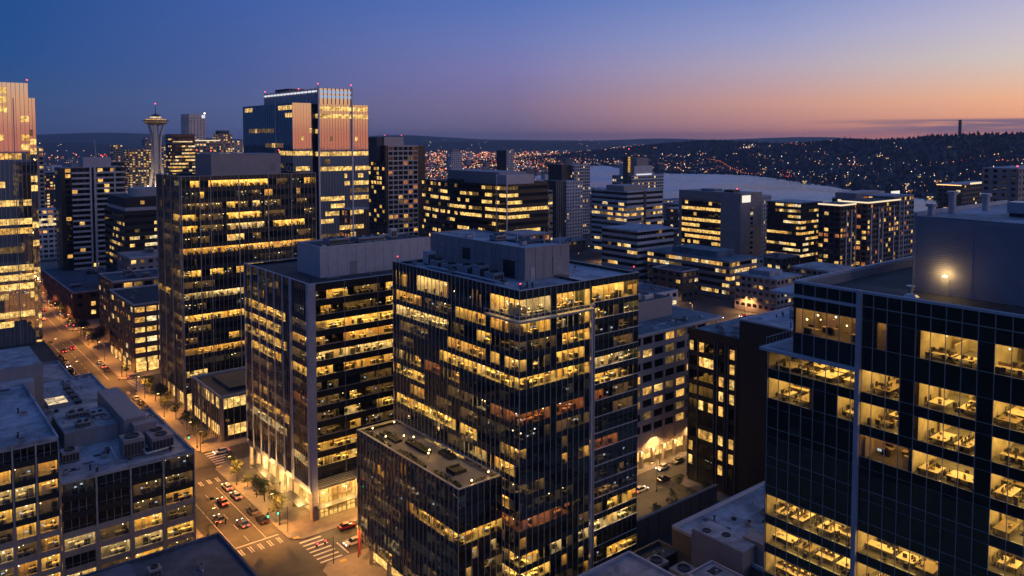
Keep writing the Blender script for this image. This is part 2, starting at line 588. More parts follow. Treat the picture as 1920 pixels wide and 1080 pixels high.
class MB:
    def __init__(s):
        s.v, s.f, s.m, s.mats = [], [], [], []

    def mi(s, mat):
        if mat not in s.mats:
            s.mats.append(mat)
        return s.mats.index(mat)

    def hexa(s, p, mat):
        b = len(s.v)
        s.v += p
        k = s.mi(mat)
        for q in ((0, 3, 2, 1), (4, 5, 6, 7), (0, 1, 5, 4), (1, 2, 6, 5), (2, 3, 7, 6), (3, 0, 4, 7)):
            s.f.append(tuple(b + i for i in q))
            s.m.append(k)

    def box(s, x0, x1, y0, y1, z0, z1, mat):
        s.hexa([(x0, y0, z0), (x1, y0, z0), (x1, y1, z0), (x0, y1, z0), (x0, y0, z1), (x1, y0, z1), (x1, y1, z1), (x0, y1, z1)], mat)

    def fbox(s, fc, u0, u1, n0, n1, z0, z1, mat):
        s.hexa([fc.pt(u0, n1, z0), fc.pt(u1, n1, z0), fc.pt(u1, n0, z0), fc.pt(u0, n0, z0),
                fc.pt(u0, n1, z1), fc.pt(u1, n1, z1), fc.pt(u1, n0, z1), fc.pt(u0, n0, z1)], mat)

    def quad(s, a, b, c, d, mat):
        i = len(s.v)
        s.v += [a, b, c, d]
        s.f.append((i, i + 1, i + 2, i + 3))
        s.m.append(s.mi(mat))

    def poly(s, pts, mat):
        i = len(s.v)
        s.v += list(pts)
        s.f.append(tuple(range(i, i + len(pts))))
        s.m.append(s.mi(mat))

    def prism(s, pts, z0, z1, mat, top=None):
        """pts counter-clockwise"""
        b, n = len(s.v), len(pts)
        s.v += [(p[0], p[1], z0) for p in pts] + [(p[0], p[1], z1) for p in pts]
        k = s.mi(mat)
        for i in range(n):
            j = (i + 1) % n
            s.f.append((b + i, b + j, b + n + j, b + n + i))
            s.m.append(k)
        s.f.append(tuple(b + n + i for i in range(n)))
        s.m.append(s.mi(top or mat))
        s.f.append(tuple(b + i for i in reversed(range(n))))
        s.m.append(k)

    def lathe(s, cx, cy, prof, seg, mat):
        """prof: list of (radius, z[, mat])"""
        b = len(s.v)
        for pr in prof:
            for i in range(seg):
                a = 2 * pi * i / seg
                s.v.append((cx + pr[0] * cos(a), cy + pr[0] * sin(a), pr[1]))
        for j in range(len(prof) - 1):
            k = s.mi(prof[j][2] if len(prof[j]) > 2 else mat)
            for i in range(seg):
                i2 = (i + 1) % seg
                s.f.append((b + j * seg + i, b + j * seg + i2, b + (j + 1) * seg + i2, b + (j + 1) * seg + i))
                s.m.append(k)
        k = s.mi(mat)
        s.f.append(tuple(b + i for i in reversed(range(seg))))
        s.m.append(k)
        o = b + (len(prof) - 1) * seg
        s.f.append(tuple(o + i for i in range(seg)))
        s.m.append(k)

    def tube(s, p, q, r0, r1, mat, seg=6):
        from mathutils import Vector
        p, q = Vector(p), Vector(q)
        d = (q - p).normalized()
        a = d.orthogonal().normalized()
        c = d.cross(a)
        b = len(s.v)
        for o, r in ((p, r0), (q, r1)):
            for i in range(seg):
                t = 2 * pi * i / seg
                w = o + a * (r * cos(t)) + c * (r * sin(t))
                s.v.append(tuple(w))
        k = s.mi(mat)
        for i in range(seg):
            j = (i + 1) % seg
            s.f.append((b + i, b + j, b + seg + j, b + seg + i))
            s.m.append(k)
        s.f.append(tuple(b + seg + i for i in range(seg)))
        s.m.append(k)
        s.f.append(tuple(b + i for i in reversed(range(seg))))
        s.m.append(k)

    def octa(s, x, y, z, r, mat):
        b = len(s.v)
        s.v += [(x + r, y, z), (x, y + r, z), (x - r, y, z), (x, y - r, z), (x, y, z + r), (x, y, z - r)]
        k = s.mi(mat)
        for q in ((0, 1, 4), (1, 2, 4), (2, 3, 4), (3, 0, 4), (1, 0, 5), (2, 1, 5), (3, 2, 5), (0, 3, 5)):
            s.f.append(tuple(b + i for i in q))
            s.m.append(k)

    def mesh(s, name, org=(0, 0, 0), smooth=False):
        me = bpy.data.meshes.new(name)
        ox, oy, oz = org
        me.from_pydata([(a - ox, b - oy, c - oz) for a, b, c in s.v], [], s.f)
        for mt in s.mats:
            me.materials.append(MATS[mt])
        me.polygons.foreach_set('material_index', s.m)
        if smooth:
            me.polygons.foreach_set('use_smooth', [True] * len(s.f))
        me.update()
        return me


def link(name, data, parent=None, loc=(0, 0, 0), rz=0.0):
    o = bpy.data.objects.new(name, data)
    COL.objects.link(o)
    o.location = loc
    if rz:
        o.rotation_euler = (0, 0, rz)
    if parent is not None:
        o.parent = parent
    return o


def tag(o, label=None, cat=None, group=None, kind=None):
    if label:
        o['label'] = label
    if cat:
        o['category'] = cat
    if group:
        o['group'] = group
    if kind:
        o['kind'] = kind
    return o


def structure(name, mb, smooth=False):
    o = link(name, mb.mesh(name, smooth=smooth))
    o['kind'] = 'structure'
    return o


PANES = {}


def pane_mesh(w, h, t, mat):
    k = (round(w, 2), round(h, 2), round(t, 3), mat)
    if k not in PANES:
        mb = MB()
        mb.box(-w / 2, w / 2, -t, 0, -h / 2, h / 2, mat)
        PANES[k] = mb.mesh('pane_' + mat)
    return PANES[k]


class Bld:
    """one building: an Empty at its base, all parts below it"""

    def __init__(s, name, label, cat='building', at=(0, 0), group=None, maxp=300):
        s.org = (at[0], at[1], 0.0)
        s.root = link(name, None, loc=s.org)
        s.root.empty_display_size = 2
        tag(s.root, label, cat, group)
        s.n = {}
        s.maxp = maxp
        s.rest = {}
        s.furn = MB()

    def part(s, name, mb, parent=None, kind=None, smooth=False):
        if not mb.f:
            return None
        o = link(name, mb.mesh(name, s.org, smooth), parent or s.root)
        if kind:
            o['kind'] = kind
        return o

    def bx(s, name, x0, x1, y0, y1, z0, z1, mat, parent=None):
        mb = MB()
        mb.box(x0, x1, y0, y1, z0, z1, mat)
        return s.part(name, mb, parent)

    def fx(s, name, fc, u0, u1, n0, n1, z0, z1, mat, parent=None):
        mb = MB()
        mb.fbox(fc, u0, u1, n0, n1, z0, z1, mat)
        return s.part(name, mb, parent)

    def pane(s, fc, uc, zc, w, h, mat, name='pane', n=0.0, t=0.03):
        """one window pane as its own object; past the limit it joins the rest"""
        k = s.n.get(name, 0)
        if k >= s.maxp:
            mb = s.rest.setdefault(name, MB())
            mb.fbox(fc, uc - w / 2, uc + w / 2, n, n + t, zc - h / 2, zc + h / 2, mat)
            return None
        s.n[name] = k + 1
        p = fc.pt(uc, n, zc)
        return link(name, pane_mesh(w, h, t, mat), s.root, (p[0] - s.org[0], p[1] - s.org[1], p[2]), fc.ang)

    def beacon(s, x, y, z, mat='lamp_red', r=0.45):
        r = r * (0.62 if mat == 'lamp_red' else 1.0)
        mb = MB()
        mb.tube((x, y, z - 0.2), (x, y, z + 1.0), 0.08, 0.06, 'steel_dark', 5)
        mb.octa(x, y, z + 1.0 + r * 0.8, r, mat)
        return s.part('roof_beacon', mb)

    def done(s):
        for nm, mb in s.rest.items():
            s.part(nm + '_field', mb, kind='stuff')
        if s.furn.f:
            s.part('office_furniture', s.furn, kind='stuff')


def furnish(mb, fc, u0, u1, zf, depth, rg, dim=False):
    """desks, chairs, screens and cabinets in one lit office strip"""
    u = u0 + rg.uniform(0.3, 0.9)
    while u < u1 - 0.3:                       # glowing specks added so the windows sparkle, placed like lamps and monitors
        k = rg.random()
        if k < 0.45:
            mb.octa(*fc.pt(u, -rg.uniform(0.9, depth - 0.8), zf + rg.uniform(1.7, 2.15)), rg.uniform(0.09, 0.17), 'sparkle_warm' if k < 0.36 else 'sparkle_cool')
        elif k < 0.6:
            n = -rg.uniform(0.8, 2.6)
            mb.fbox(fc, u, u + 0.5, n - 0.04, n, zf + 0.85, zf + 1.15, 'sparkle_blue')
        u += rg.uniform(0.5, 1.5)
    u = u0 + rg.uniform(0.2, 1.0)
    while u < u1 - 0.8:
        k = rg.random()
        n = -rg.uniform(0.7, depth - 1.4)
        if k < 0.42:
            w = min(rg.uniform(1.2, 2.4), u1 - u - 0.05)
            mb.fbox(fc, u, u + w, n - 0.8, n, zf + 0.70, zf + 0.76, 'desk_top')
            mb.fbox(fc, u + 0.1, u + 0.2, n - 0.7, n - 0.1, zf, zf + 0.69, 'furniture_dark')
            for _ in range(rg.randint(1, 3)):
                a = u + rg.uniform(0.1, max(0.2, w - 0.5))
                mb.fbox(fc, a, a + 0.5, n - 0.5, n - 0.45, zf + 0.85, zf + 1.2, 'furniture_dark')
                mb.fbox(fc, a, a + 0.5, n + 0.25, n + 0.65, zf + 0.1, zf + rg.uniform(0.8, 1.05), 'furniture_dark')
            u += w * rg.uniform(0.5, 1.1)
        elif k < 0.62:
            w = rg.uniform(0.4, 1.3)
            mb.fbox(fc, u, min(u + w, u1 - 0.05), n - 0.5, n, zf + 0.01, zf + rg.uniform(1.0, 2.1), rg.choice(['furniture_mid', 'furniture_dark', 'office_wall']))
            u += w * 0.8
        elif k < 0.74:
            mb.fbox(fc, u, u + 0.12, -depth + 0.1, -0.5, zf + 0.01, zf + 2.6, 'office_wall')
            u += 0.6
        elif k < 0.88:
            mb.fbox(fc, u, u + 0.45, n - 0.3, n, zf + 0.01, zf + rg.uniform(1.4, 1.8), 'furniture_dark')
            u += 0.6
        else:
            w = min(1.3, u1 - u - 0.05)
            mb.fbox(fc, u, u + w, -0.25, -0.2, zf + rg.choice([0.5, 1.4, 1.8]), zf + 2.72, 'roller_blind')
            u += w
        u += rg.uniform(-0.3, 0.5)


def clutter(mb, fc, u0, u1, zf, rg):
    """shelves, cabinets, plants, partitions and coats along the back of a deep open office"""
    u = u0 + 0.6
    while u < u1 - 0.4:
        if rg.random() < 0.4:
            mb.octa(*fc.pt(u, -rg.uniform(3.0, 8.0), zf + rg.uniform(1.9, 2.3)), 0.10, rg.choice(['sparkle_warm', 'sparkle_cool']))  # small glowing speck added for sparkle
        u += rg.uniform(0.8, 2.0)
    u = u0 + 0.3
    while u < u1 - 0.6:
        w = rg.uniform(0.5, 1.8)
        w = min(w, u1 - u - 0.1)
        k = rg.random()
        if k < 0.5:
            mb.fbox(fc, u, u + w, -8.9, -8.45, zf, zf + rg.choice([1.1, 1.6, 2.2]), rg.choice(['furniture_mid', 'furniture_dark', 'furniture_mid', 'desk_top']))
        elif k < 0.7:
            mb.fbox(fc, u, u + 0.1, -8.8, -rg.uniform(4.2, 6.0), zf, zf + rg.choice([1.4, 2.7]), 'office_wall')
        elif k < 0.85:
            n = -rg.uniform(4.2, 5.2)
            mb.fbox(fc, u, u + w, n - 0.5, n, zf, zf + rg.uniform(0.7, 1.2), rg.choice(['desk_top', 'furniture_mid', 'furniture_dark']))
        if rg.random() < 0.5:
            n = -rg.uniform(0.5, 4.6)
            mb.fbox(fc, u, u + 0.4, n - 0.4, n, zf, zf + rg.uniform(0.4, 0.95), rg.choice(['furniture_dark', 'furniture_dark', 'furniture_mid']))
        u += w + rg.uniform(0.0, 0.7)


def room(b, fc, u0, u1, zf, zc, depth, st, L, lc, rc, rg, furn=True):
    """walls and glowing ceiling of a lit strip of offices; lc / rc: the strip runs round a corner there"""
    mb = MB()
    a = u0 + (depth if (lc and u0 < 0.6) else 0)
    e = u1 - (depth if (rc and u1 > L - 0.6) else 0)
    off = 0.012 if lc else 0.0
    if e > a:
        mb.quad(fc.pt(a, -depth, zf), fc.pt(e, -depth, zf), fc.pt(e, -depth, zc), fc.pt(a, -depth, zc), 'office_wall')
    if not (lc and u0 < 0.6):
        mb.quad(fc.pt(u0, 0 - 0.06, zf), fc.pt(u0, -depth, zf), fc.pt(u0, -depth, zc), fc.pt(u0, -0.06, zc), 'office_wall')
    if not (rc and u1 > L - 0.6):
        mb.quad(fc.pt(u1, -depth, zf), fc.pt(u1, -0.06, zf), fc.pt(u1, -0.06, zc), fc.pt(u1, -depth, zc), 'office_wall')
    cm = {'E': 'ceil_E', 'L': rg.choice(['ceil_L', 'ceil_L', 'ceil_L', 'ceil_P', 'ceil_G', 'ceil_G', 'ceil_C']), 'D': 'ceil_D', 'O': 'ceil_O', 'H': 'ceil_H', 'M': 'ceil_M'}[st]
    mb.quad(fc.pt(u0, -0.3, zc - off), fc.pt(u0, -depth + 0.05, zc - off), fc.pt(u1, -depth + 0.05, zc - off), fc.pt(u1, -0.3, zc - off), cm)
    b.part('office_room', mb)
    if furn:
        furnish(b.furn, fc, u0, u1, zf + 0.02, depth, rg)


def curtain(b, fc, L, ztop, nrow, fh, wh, par, bay, rows, rg, dark='glass_dark', sp='spandrel', mul=('mullion', 0.09, 0.16), zbot=0.0,
            depth=4.5, lc=False, rc=False, hbar=None, row0=None, emis=None, sill=0.35, fill=0.0):
    """curtain wall: spandrel bands, mullions and single panes; rows[r] = [(a, b, state)] with a, b as fractions of the width"""
    nb = max(1, round(L / bay))
    bw = L / nb
    zt = ztop - par
    # parapet band
    b.fx('parapet_band', fc, 0, L, -0.25, 0.025, zt, ztop, sp)
    z = zt
    for r in range(nrow):
        h = fh if not (row0 and r == 0) else row0
        w_h = wh + (h - fh)
        zh = z                     # window head
        zs = z - w_h               # window sill
        zf = zs - sill             # floor level
        z = z - h
        zz = max(z, zbot)
        b.fx('spandrel', fc, 0, L, -0.25, 0.025, zz, zs, sp)
        if hbar:
            b.fx('transom', fc, 0, L, 0.025, 0.025 + hbar[1], zs - 0.02, zs - 0.02 + hbar[0], hbar[2])
        st = [None] * nb
        for (x0, x1, s_) in rows.get(r, []):
            for i in range(nb):
                if x0 <= (i + 0.5) / nb <= x1:
                    st[i] = s_
        if fill:
            i = 0
            while i < nb:
                if st[i] is None:
                    w_ = rg.randint(1, 7)
                    k_ = rg.random()
                    if k_ < fill * 0.16:
                        st[i] = 'L'
                        w_ = 1
                    elif k_ < fill:
                        for q in range(i, min(nb, i + w_)):
                            if st[q] is None:
                                st[q] = 'E' if k_ < fill * 0.7 else 'D'
                    i += w_
                else:
                    i += 1
        for i in range(nb):
            s_ = st[i]
            if s_ is None:
                mt = dark
            elif emis:
                mt = emis[s_]
            else:
                mt = 'glass_clear'
            b.pane(fc, (i + 0.5) * bw, (zs + zh) / 2, bw - 0.04, w_h - 0.02, mt, n=-0.02)
        if not emis:
            i = 0
            while i < nb:
                if st[i] is None:
                    i += 1
                    continue
                j = i
                while j < nb and st[j] == st[i]:
                    j += 1
                room(b, fc, i * bw, j * bw, zf, zh + 0.1, depth, st[i], L, lc, rc, rg)
                i = j
    if mul:
        for i in range(nb + 1):
            if (i == 0 and lc):
                continue
            u = i * bw
            b.fx('mullion', fc, u - mul[1] / 2, u + mul[1] / 2, 0.03, 0.03 + mul[2], zbot, ztop - 0.01, mul[0])
    return z


def rnd_rows(n, rg, p=0.5, dim=0.25, orange=0.03, full=0.35):
    rows = {}
    for r in range(n):
        out = []
        k = rg.random()
        if k < p:
            if rg.random() < full:
                out.append((0, 1, 'L'))
            else:
                x = rg.uniform(0, 0.3)
                while x < 1:
                    w = rg.uniform(0.08, 0.4)
                    q = rg.random()
                    out.append((x, x + w, 'O' if q < orange else ('D' if q < orange + dim else 'L')))
                    x += w + rg.uniform(0.03, 0.25)
        elif k < p + dim:
            x = rg.uniform(0, 0.5)
            out.append((x, x + rg.uniform(0.1, 0.5), 'D'))
            if rg.random() < 0.6:
                x = rg.uniform(0, 0.9)
                out.append((x, x + 0.08, 'L'))
        rows[r] = out
    return rows


def slabs(b, x0, x1, y0, y1, zs, mat='carpet'):
    for z in zs:
        b.bx('floor_slab', x0, x1, y0, y1, z - 0.3, z, mat)


def grid_face(b, fc, L, z0, z1, fh, bay, ww, wh, wall, rg, litp=0.3, mats=('win_yellow',), dark='glass_dark', proud=0.18, sillf=0.3, top=0.8, ribbon=False, rowp=None):
    """masonry or precast wall: piers and spandrels standing proud of the panes"""
    nb = max(1, round(L / bay))
    bw = L / nb
    nf = max(1, int((z1 - z0 - top) / fh))
    mb = MB()
    zt = z1 - top
    mb.fbox(fc, 0, L, -0.1, proud, zt, z1, wall)
    for r in range(nf):
        zh = zt - r * fh
        zs = zh - wh
        zl = zt - (r + 1) * fh if r < nf - 1 else z0
        mb.fbox(fc, 0, L, -0.1, proud, zl, zs, wall)
        rp = litp if rowp is None else rowp[r % len(rowp)]
        on = False
        for i in range(nb):
            if ribbon:
                on = (rg.random() < 0.8) if on else (rg.random() < rp * 0.7 + (0.3 if rp > 0.8 else 0))
                is_on = on and rp > 0
            else:
                is_on = rg.random() < rp
            mt = rg.choice(mats) if is_on else dark
            b.pane(fc, (i + 0.5) * bw, (zs + zh) / 2, (bw - 0.1) if ribbon else ww, wh, mt, name='window', n=0.0)
    if not ribbon:
        pw = bw - ww
        for i in range(nb + 1):
            u0 = max(0.0, i * bw - pw / 2)
            u1 = min(L, i * bw + pw / 2)
            mb.fbox(fc, u0 + 0.002, u1 - 0.002, -0.1, proud + 0.03, z0, z1 - 0.02, wall)
    b.part('wall_frame', mb)


def shell(b, x0, x1, y0, y1, z1, mat, roof='roof', par=0.9, parmat='parapet', inset=0.12, z0=0.0, name='wall'):
    """building body set back behind its facades, flat roof and parapet rim"""
    b.bx(name, x0 + inset, x1, y0 + inset, y1, z0, z1 - par, mat)
    b.bx('roof', x0 + 0.26, x1 - 0.26, y0 + 0.26, y1 - 0.26, z1 - par + 0.004, z1 - par + 0.05, roof)
    rim(b, x0, x1, y0, y1, z1 - par + 0.05, z1 + 0.05, parmat)


def rim(b, x0, x1, y0, y1, z0, z1, mat, t=0.3):
    mb = MB()
    mb.box(x0 - 0.04, x1 + 0.04, y0 - 0.04, y0 + t, z0, z1, mat)
    mb.box(x0 - 0.04, x1 + 0.04, y1 - t, y1 + 0.04, z0, z1, mat)
    mb.box(x0 - 0.04, x0 + t, y0 + t, y1 - t, z0, z1, mat)
    mb.box(x1 - t, x1 + 0.04, y0 + t, y1 - t, z0, z1, mat)
    return b.part('parapet', mb)


def hvac(b, x, y, z, w, d, h, fans=2, mat='hvac'):
    mb = MB()
    mb.box(x, x + w, y, y + d, z + 0.25, z + h, mat)
    mb.box(x + 0.1, x + w - 0.1, y + 0.1, y + d - 0.1, z, z + 0.25, 'steel_dark')
    mb.box(x - 0.05, x + w + 0.05, y - 0.05, y + d + 0.05, z + h, z + h + 0.12, mat)
    k = max(1, int(w / 0.7))
    for i in range(k):
        mb.box(x + 0.1 + i * (w - 0.2) / k, x + 0.1 + (i + 0.85) * (w - 0.2) / k, y - 0.04, y, z + 0.4, z + h * 0.8, 'steel_dark')
    o = b.part('air_handler', mb)
    for i in range(fans):
        f = MB()
        long_x = w >= d
        cx = x + (w * (i + 0.5) / fans if long_x else w / 2)
        cyy = y + (d / 2 if long_x else d * (i + 0.5) / fans)
        r = 0.36 * min(w, d, (w if long_x else d) / fans)
        f.lathe(cx, cyy, [(r, z + h + 0.12), (r * 1.05, z + h + 0.4), (r * 0.85, z + h + 0.4), (r * 0.8, z + h + 0.2)], 12, 'steel_dark')
        b.part('fan', f, o)
    return o


def clutter_roof(b, x0, x1, y0, y1, z, n, rg):
    """vents, conduits, hatches, patches and small fans scattered on a flat roof"""
    for _ in range(n):
        x, y = rg.uniform(x0 + 0.8, x1 - 1.6), rg.uniform(y0 + 0.8, y1 - 1.6)
        k = rg.random()
        mb = MB()
        if k < 0.3:
            h = rg.uniform(0.5, 1.2)
            mb.lathe(x, y, [(0.16, z), (0.16, z + h), (0.28, z + h), (0.28, z + h + 0.15)], 8, rg.choice(['galvanised', 'steel_dark']))
            b.part('roof_vent', mb)
        elif k < 0.5:
            l = rg.uniform(2.5, 7)
            d = rg.random() < 0.5
            xe, ye = (min(x + l, x1 - 0.6), y) if d else (x, min(y + l, y1 - 0.6))
            mb.tube((x, y, z + 0.22), (xe, ye, z + 0.22), 0.09, 0.09, 'galvanised', 6)
            b.part('conduit', mb)
        elif k < 0.68:
            w, d = rg.uniform(0.8, 1.6), rg.uniform(0.8, 1.6)
            mb.box(x, x + w, y, y + d, z, z + rg.uniform(0.3, 0.6), rg.choice(['hvac', 'roof_dark', 'galvanised']))
            mb.box(x + 0.1, x + w - 0.1, y + 0.1, y + d - 0.1, z + 0.6, z + 0.68, 'steel_dark')
            b.part('roof_hatch', mb)
        elif k < 0.86:
            w, d = rg.uniform(0.8, 3.2), rg.uniform(0.6, 2.4)
            mb.box(x, min(x + w, x1 - 0.5), y, min(y + d, y1 - 0.5), z + 0.002, z + 0.012, rg.choice(['roof_dark', 'roof_navy', 'roof_dark', 'parapet']))
            b.part('roof_patch', mb)
        else:
            w = rg.uniform(0.9, 1.5)
            mb.box(x, x + w, y, y + w, z + 0.15, z + 0.95, 'hvac')
            mb.lathe(x + w / 2, y + w / 2, [(w * 0.4, z + 0.95), (w * 0.4, z + 1.05), (w * 0.33, z + 1.05), (w * 0.3, z + 0.97)], 10, 'steel_dark')
            b.part('condenser', mb)


def left(x, y_far):           # wall facing -X: starts at its far end
    return Face(x, y_far, 0, -1)


def front(x, y):              # wall facing -Y: starts at the near corner
    return Face(x, y, 1, 0)

# ------------------------------------------------------------------ setting: ground, streets, water, hills
g = MB()
g.quad((-6000, -6000, 0), (13000, -6000, 0), (13000, 13000, 0), (-6000, 13000, 0), 'city_ground')
structure('ground', g)


def sheet(name, x0, x1, y0, y1, z, mat):
    mb = MB()
    mb.quad((x0, y0, z), (x1, y0, z), (x1, y1, z), (x0, y1, z), mat)
    return structure(name, mb)


sheet('road', 59.5, 75.0, 40, 900, 0.020, 'asphalt')
sheet('road', 75.0, 250.0, 161.0, 174.5, 0.016, 'asphalt')
sheet('road', -60.0, 59.5, 169.0, 181.0, 0.016, 'asphalt')
sheet('road', 75.0, 180.0, 231.0, 242.5, 0.016, 'asphalt')
sheet('road', -60.0, 59.5, 231.0, 242.5, 0.012, 'asphalt')
sheet('road', 75.0, 250.0, 320.0, 337.0, 0.016, 'asphalt')
sheet('road', -60.0, 59.5, 320.0, 337.0, 0.012, 'asphalt')
sheet('road', 130.0, 420.0, 138.5, 148.0, 0.012, 'asphalt')
sheet('road', 262.0, 276.0, 148.0, 700.0, 0.012, 'asphalt')
sheet('road', 340.0, 354.0, 60.0, 900.0, 0.012, 'asphalt')
sheet('road', 75.0, 900.0, 255.0 + 172, 268.0 + 172, 0.012, 'asphalt')
sheet('road', 276.0, 900.0, 236.0, 252.0, 0.008, 'asphalt')


def walk(x0, x1, y0, y1, cham=2.5):
    mb = MB()
    c = cham
    mb.prism([(x0 + c, y0), (x1, y0), (x1, y1), (x0 + c, y1), (x0, y1 - c), (x0, y0 + c)], 0.0, 0.15, 'pavement')
    k = MB()
    structure('pavement', mb)


walk(75.0, 170, 174.5, 231.0)
walk(75.0, 170, 242.5, 320.0)
walk(75.0, 250, 337.0, 426.0)
walk(75.0, 250, 441.0, 700.0)
walk(75.0, 129, 60.0, 161.0)
for y0, y1 in ((60, 169), (181, 231), (242.5, 320), (337, 900)):
    mb = MB()
    c = 2.5
    mb.prism([(-40, y0), (59.5 - c, y0), (59.5, y0 + c), (59.5, y1 - c), (59.5 - c, y1), (-40, y1)], 0.0, 0.15, 'pavement')
    structure('pavement', mb)
mb = MB()
mb.box(150, 262, 148.0, 160.0, 0.0, 0.15, 'pavement')
structure('pavement', mb)
mb = MB()
mb.box(172, 262, 60, 138.5, 0.0, 0.15, 'pavement')
structure('pavement', mb)


def marking(x0, x1, y0, y1, name='road_marking', mat='road_paint', z=0.029):
    return sheet(name, x0, x1, y0, y1, z, mat)


for y0, y1 in ((181, 216), (247, 317), (341, 424), (443, 600)):
    marking(71.0, 71.14, y0, y1)
    marking(63.4, 63.54, y0, y1)
for y in list(range(182, 216, 7)) + list(range(249, 316, 7)) + list(range(343, 420, 7)):
    marking(67.2, 67.34, y, y + 3.2)
for yc in (176.2, 219.5, 318.2, 246.0 - 1.2):           # bars across the main street, in pairs
    for i in range(6):
        x = 61.2 + i * 2.3
        marking(x, x + 0.28, yc, yc + 3.0)
        marking(x + 0.55, x + 0.83, yc, yc + 3.0)
for i in range(7):
    y = 161.8 + i * 1.85
    marking(76.2, 81.6, y, y + 0.6)
for i in range(6):
    y = 231.8 + i * 1.85
    marking(76.2, 81.6, y, y + 0.6)
for i in range(8):
    y = 321.0 + i * 1.95
    marking(76.2, 81.6, y, y + 0.65)
marking(83.0, 83.4, 162.0, 168.0)
marking(60.0, 74.0, 180.3, 180.75)
marking(84.5, 100, 167.6, 167.75)
for x, y in ((76.6, 176.0), (80.6, 159.6), (76.4, 229.4), (76.4, 243.6)):
    mb = MB()
    mb.box(x - 0.75, x + 0.75, y - 0.5, y + 0.5, 0.15, 0.162, 'paver_yellow')
    structure('tactile_paving', mb)

rw = random.Random(77)
for k in range(26):
    x, y = rw.uniform(60.5, 72), rw.uniform(165, 330)
    sheet('asphalt_patch', x, x + rw.uniform(.8, 2.6), y, y + rw.uniform(1.5, 7), 0.0225, rw.choice(['asphalt_patch', 'asphalt_new']))
for k in range(14):
    x, y = rw.choice([65.2, 69.0, 61.8]) + rw.uniform(-.4, .4), rw.uniform(165, 320)
    mb = MB()
    mb.poly([(x + .38 * cos(a * pi / 6), y + .38 * sin(a * pi / 6), 0.0265) for a in range(12)], 'steel_dark')
    structure('manhole_cover', mb)

# lake
lake_pts = [(1055, 426), (1290, 440), (1288, 513), (1316, 590), (1401, 725), (1500, 830), (1585, 941), (1700, 1080), (1802, 1225), (1770, 1320), (1725, 1412), (1794, 1591),
            (2050, 1996), (1900, 1960), (1640, 1740), (1472, 1618), (1360, 1560), (1267, 1511), (1130, 1440), (1060, 1370), (1090, 1265), (1056, 1129), (990, 1000), (926, 878), (890, 790), (870, 713), (885, 640), (928, 597), (985, 500)]
mb = MB()
mb.poly([(x, y, 0.25) for x, y in lake_pts], 'water')
structure('lake', mb)

def inside_lake(x, y):
    c = False
    n = len(lake_pts)
    for i in range(n):
        (xa, ya), (xb, yb) = lake_pts[i], lake_pts[(i + 1) % n]
        if (ya > y) != (yb > y) and x < (xb - xa) * (y - ya) / (yb - ya) + xa:
            c = not c
    return c


def shore_dist(x, y):
    best = 1e9
    n = len(lake_pts)
    for i in range(n):
        (xa, ya), (xb, yb) = lake_pts[i], lake_pts[(i + 1) % n]
        dx, dy = xb - xa, yb - ya
        t = max(0.0, min(1.0, ((x - xa) * dx + (y - ya) * dy) / (dx * dx + dy * dy)))
        q = (x - xa - t * dx) ** 2 + (y - ya - t * dy) ** 2
        if q < best:
            best = q
    return sqrt(best)


HILLS = {}
BVHS = []


def hill(name, ridge, mat, W=(900, 900), step=30, seed=1, rough=0.06, nt=44, wet=False):
    """a ridge swept along world points (x, y, height), falling W[0] metres towards the town and W[1] beyond"""
    from mathutils import Vector, noise
    pts = []
    for a, b in zip(ridge, ridge[1:]):
        a, b = Vector(a), Vector(b)
        n = max(2, int((b - a).length / step))
        for i in range(n):
            t = i / n
            pts.append(a.lerp(b, t))
    pts.append(Vector(ridge[-1]))
    # smooth heights
    for _ in range(4):
        q = pts[:]
        for i in range(1, len(pts) - 1):
            q[i] = pts[i - 1] * 0.25 + pts[i] * 0.5 + pts[i + 1] * 0.25
        pts = q
    dirs = []
    a, b = pts[0], pts[-1]
    d = (b - a).normalized()
    n2 = Vector((d.y, -d.x, 0)).normalized()
    if n2.dot(Vector((a.x + b.x, a.y + b.y, 0))) > 0:
        n2 = -n2

    def P(s, t):
        """s: 0..1 along the ridge; t: -1 beyond .. 0 ridge .. 1 foot on the town side"""
        k = s * (len(pts) - 1)
        i = min(int(k), len(pts) - 2)
        p = pts[i].lerp(pts[i + 1], k - i)
        w = W[0] if t > 0 else W[1]
        x = p.x + n2.x * t * w
        y = p.y + n2.y * t * w
        f = 0.5 * (1 + cos(pi * min(1, abs(t))))
        f = f ** 0.85
        nz = noise.fractal(Vector((x / (W[0] * 0.35) + seed, y / (W[0] * 0.35), seed)), 0.9, 2.0, 5)
        h = p.z * f * (1 + rough * 2.2 * nz * min(1.0, abs(t) * 4 + 0.25)) - 0.4
        if wet:
            if inside_lake(x, y):
                h = -4.0
            else:
                q = min(1.0, shore_dist(x, y) / 620.0)
                h = (h + 0.4) * q * q * (3 - 2 * q) * 1.0 + 1.2 * min(1.0, q * 12) - 0.4
        return (x, y, h)

    ns = len(pts)
    vs, fs = [], []
    for i in range(ns):
        for j in range(nt + 1):
            vs.append(P(i / (ns - 1), -1 + 2 * j / nt))
    for i in range(ns - 1):
        for j in range(nt):
            a = i * (nt + 1) + j
            fs.append((a, a + 1, a + nt + 2, a + nt + 1))
    me = bpy.data.meshes.new(name)
    me.from_pydata(vs, [], fs)
    me.materials.append(MATS[mat])
    me.polygons.foreach_set('use_smooth', [True] * len(fs))
    o = link(name, me)
    o['kind'] = 'structure'
    HILLS.setdefault(name, []).append(P)
    BVHS.append(BVHTree.FromPolygons(vs, fs))
    return P


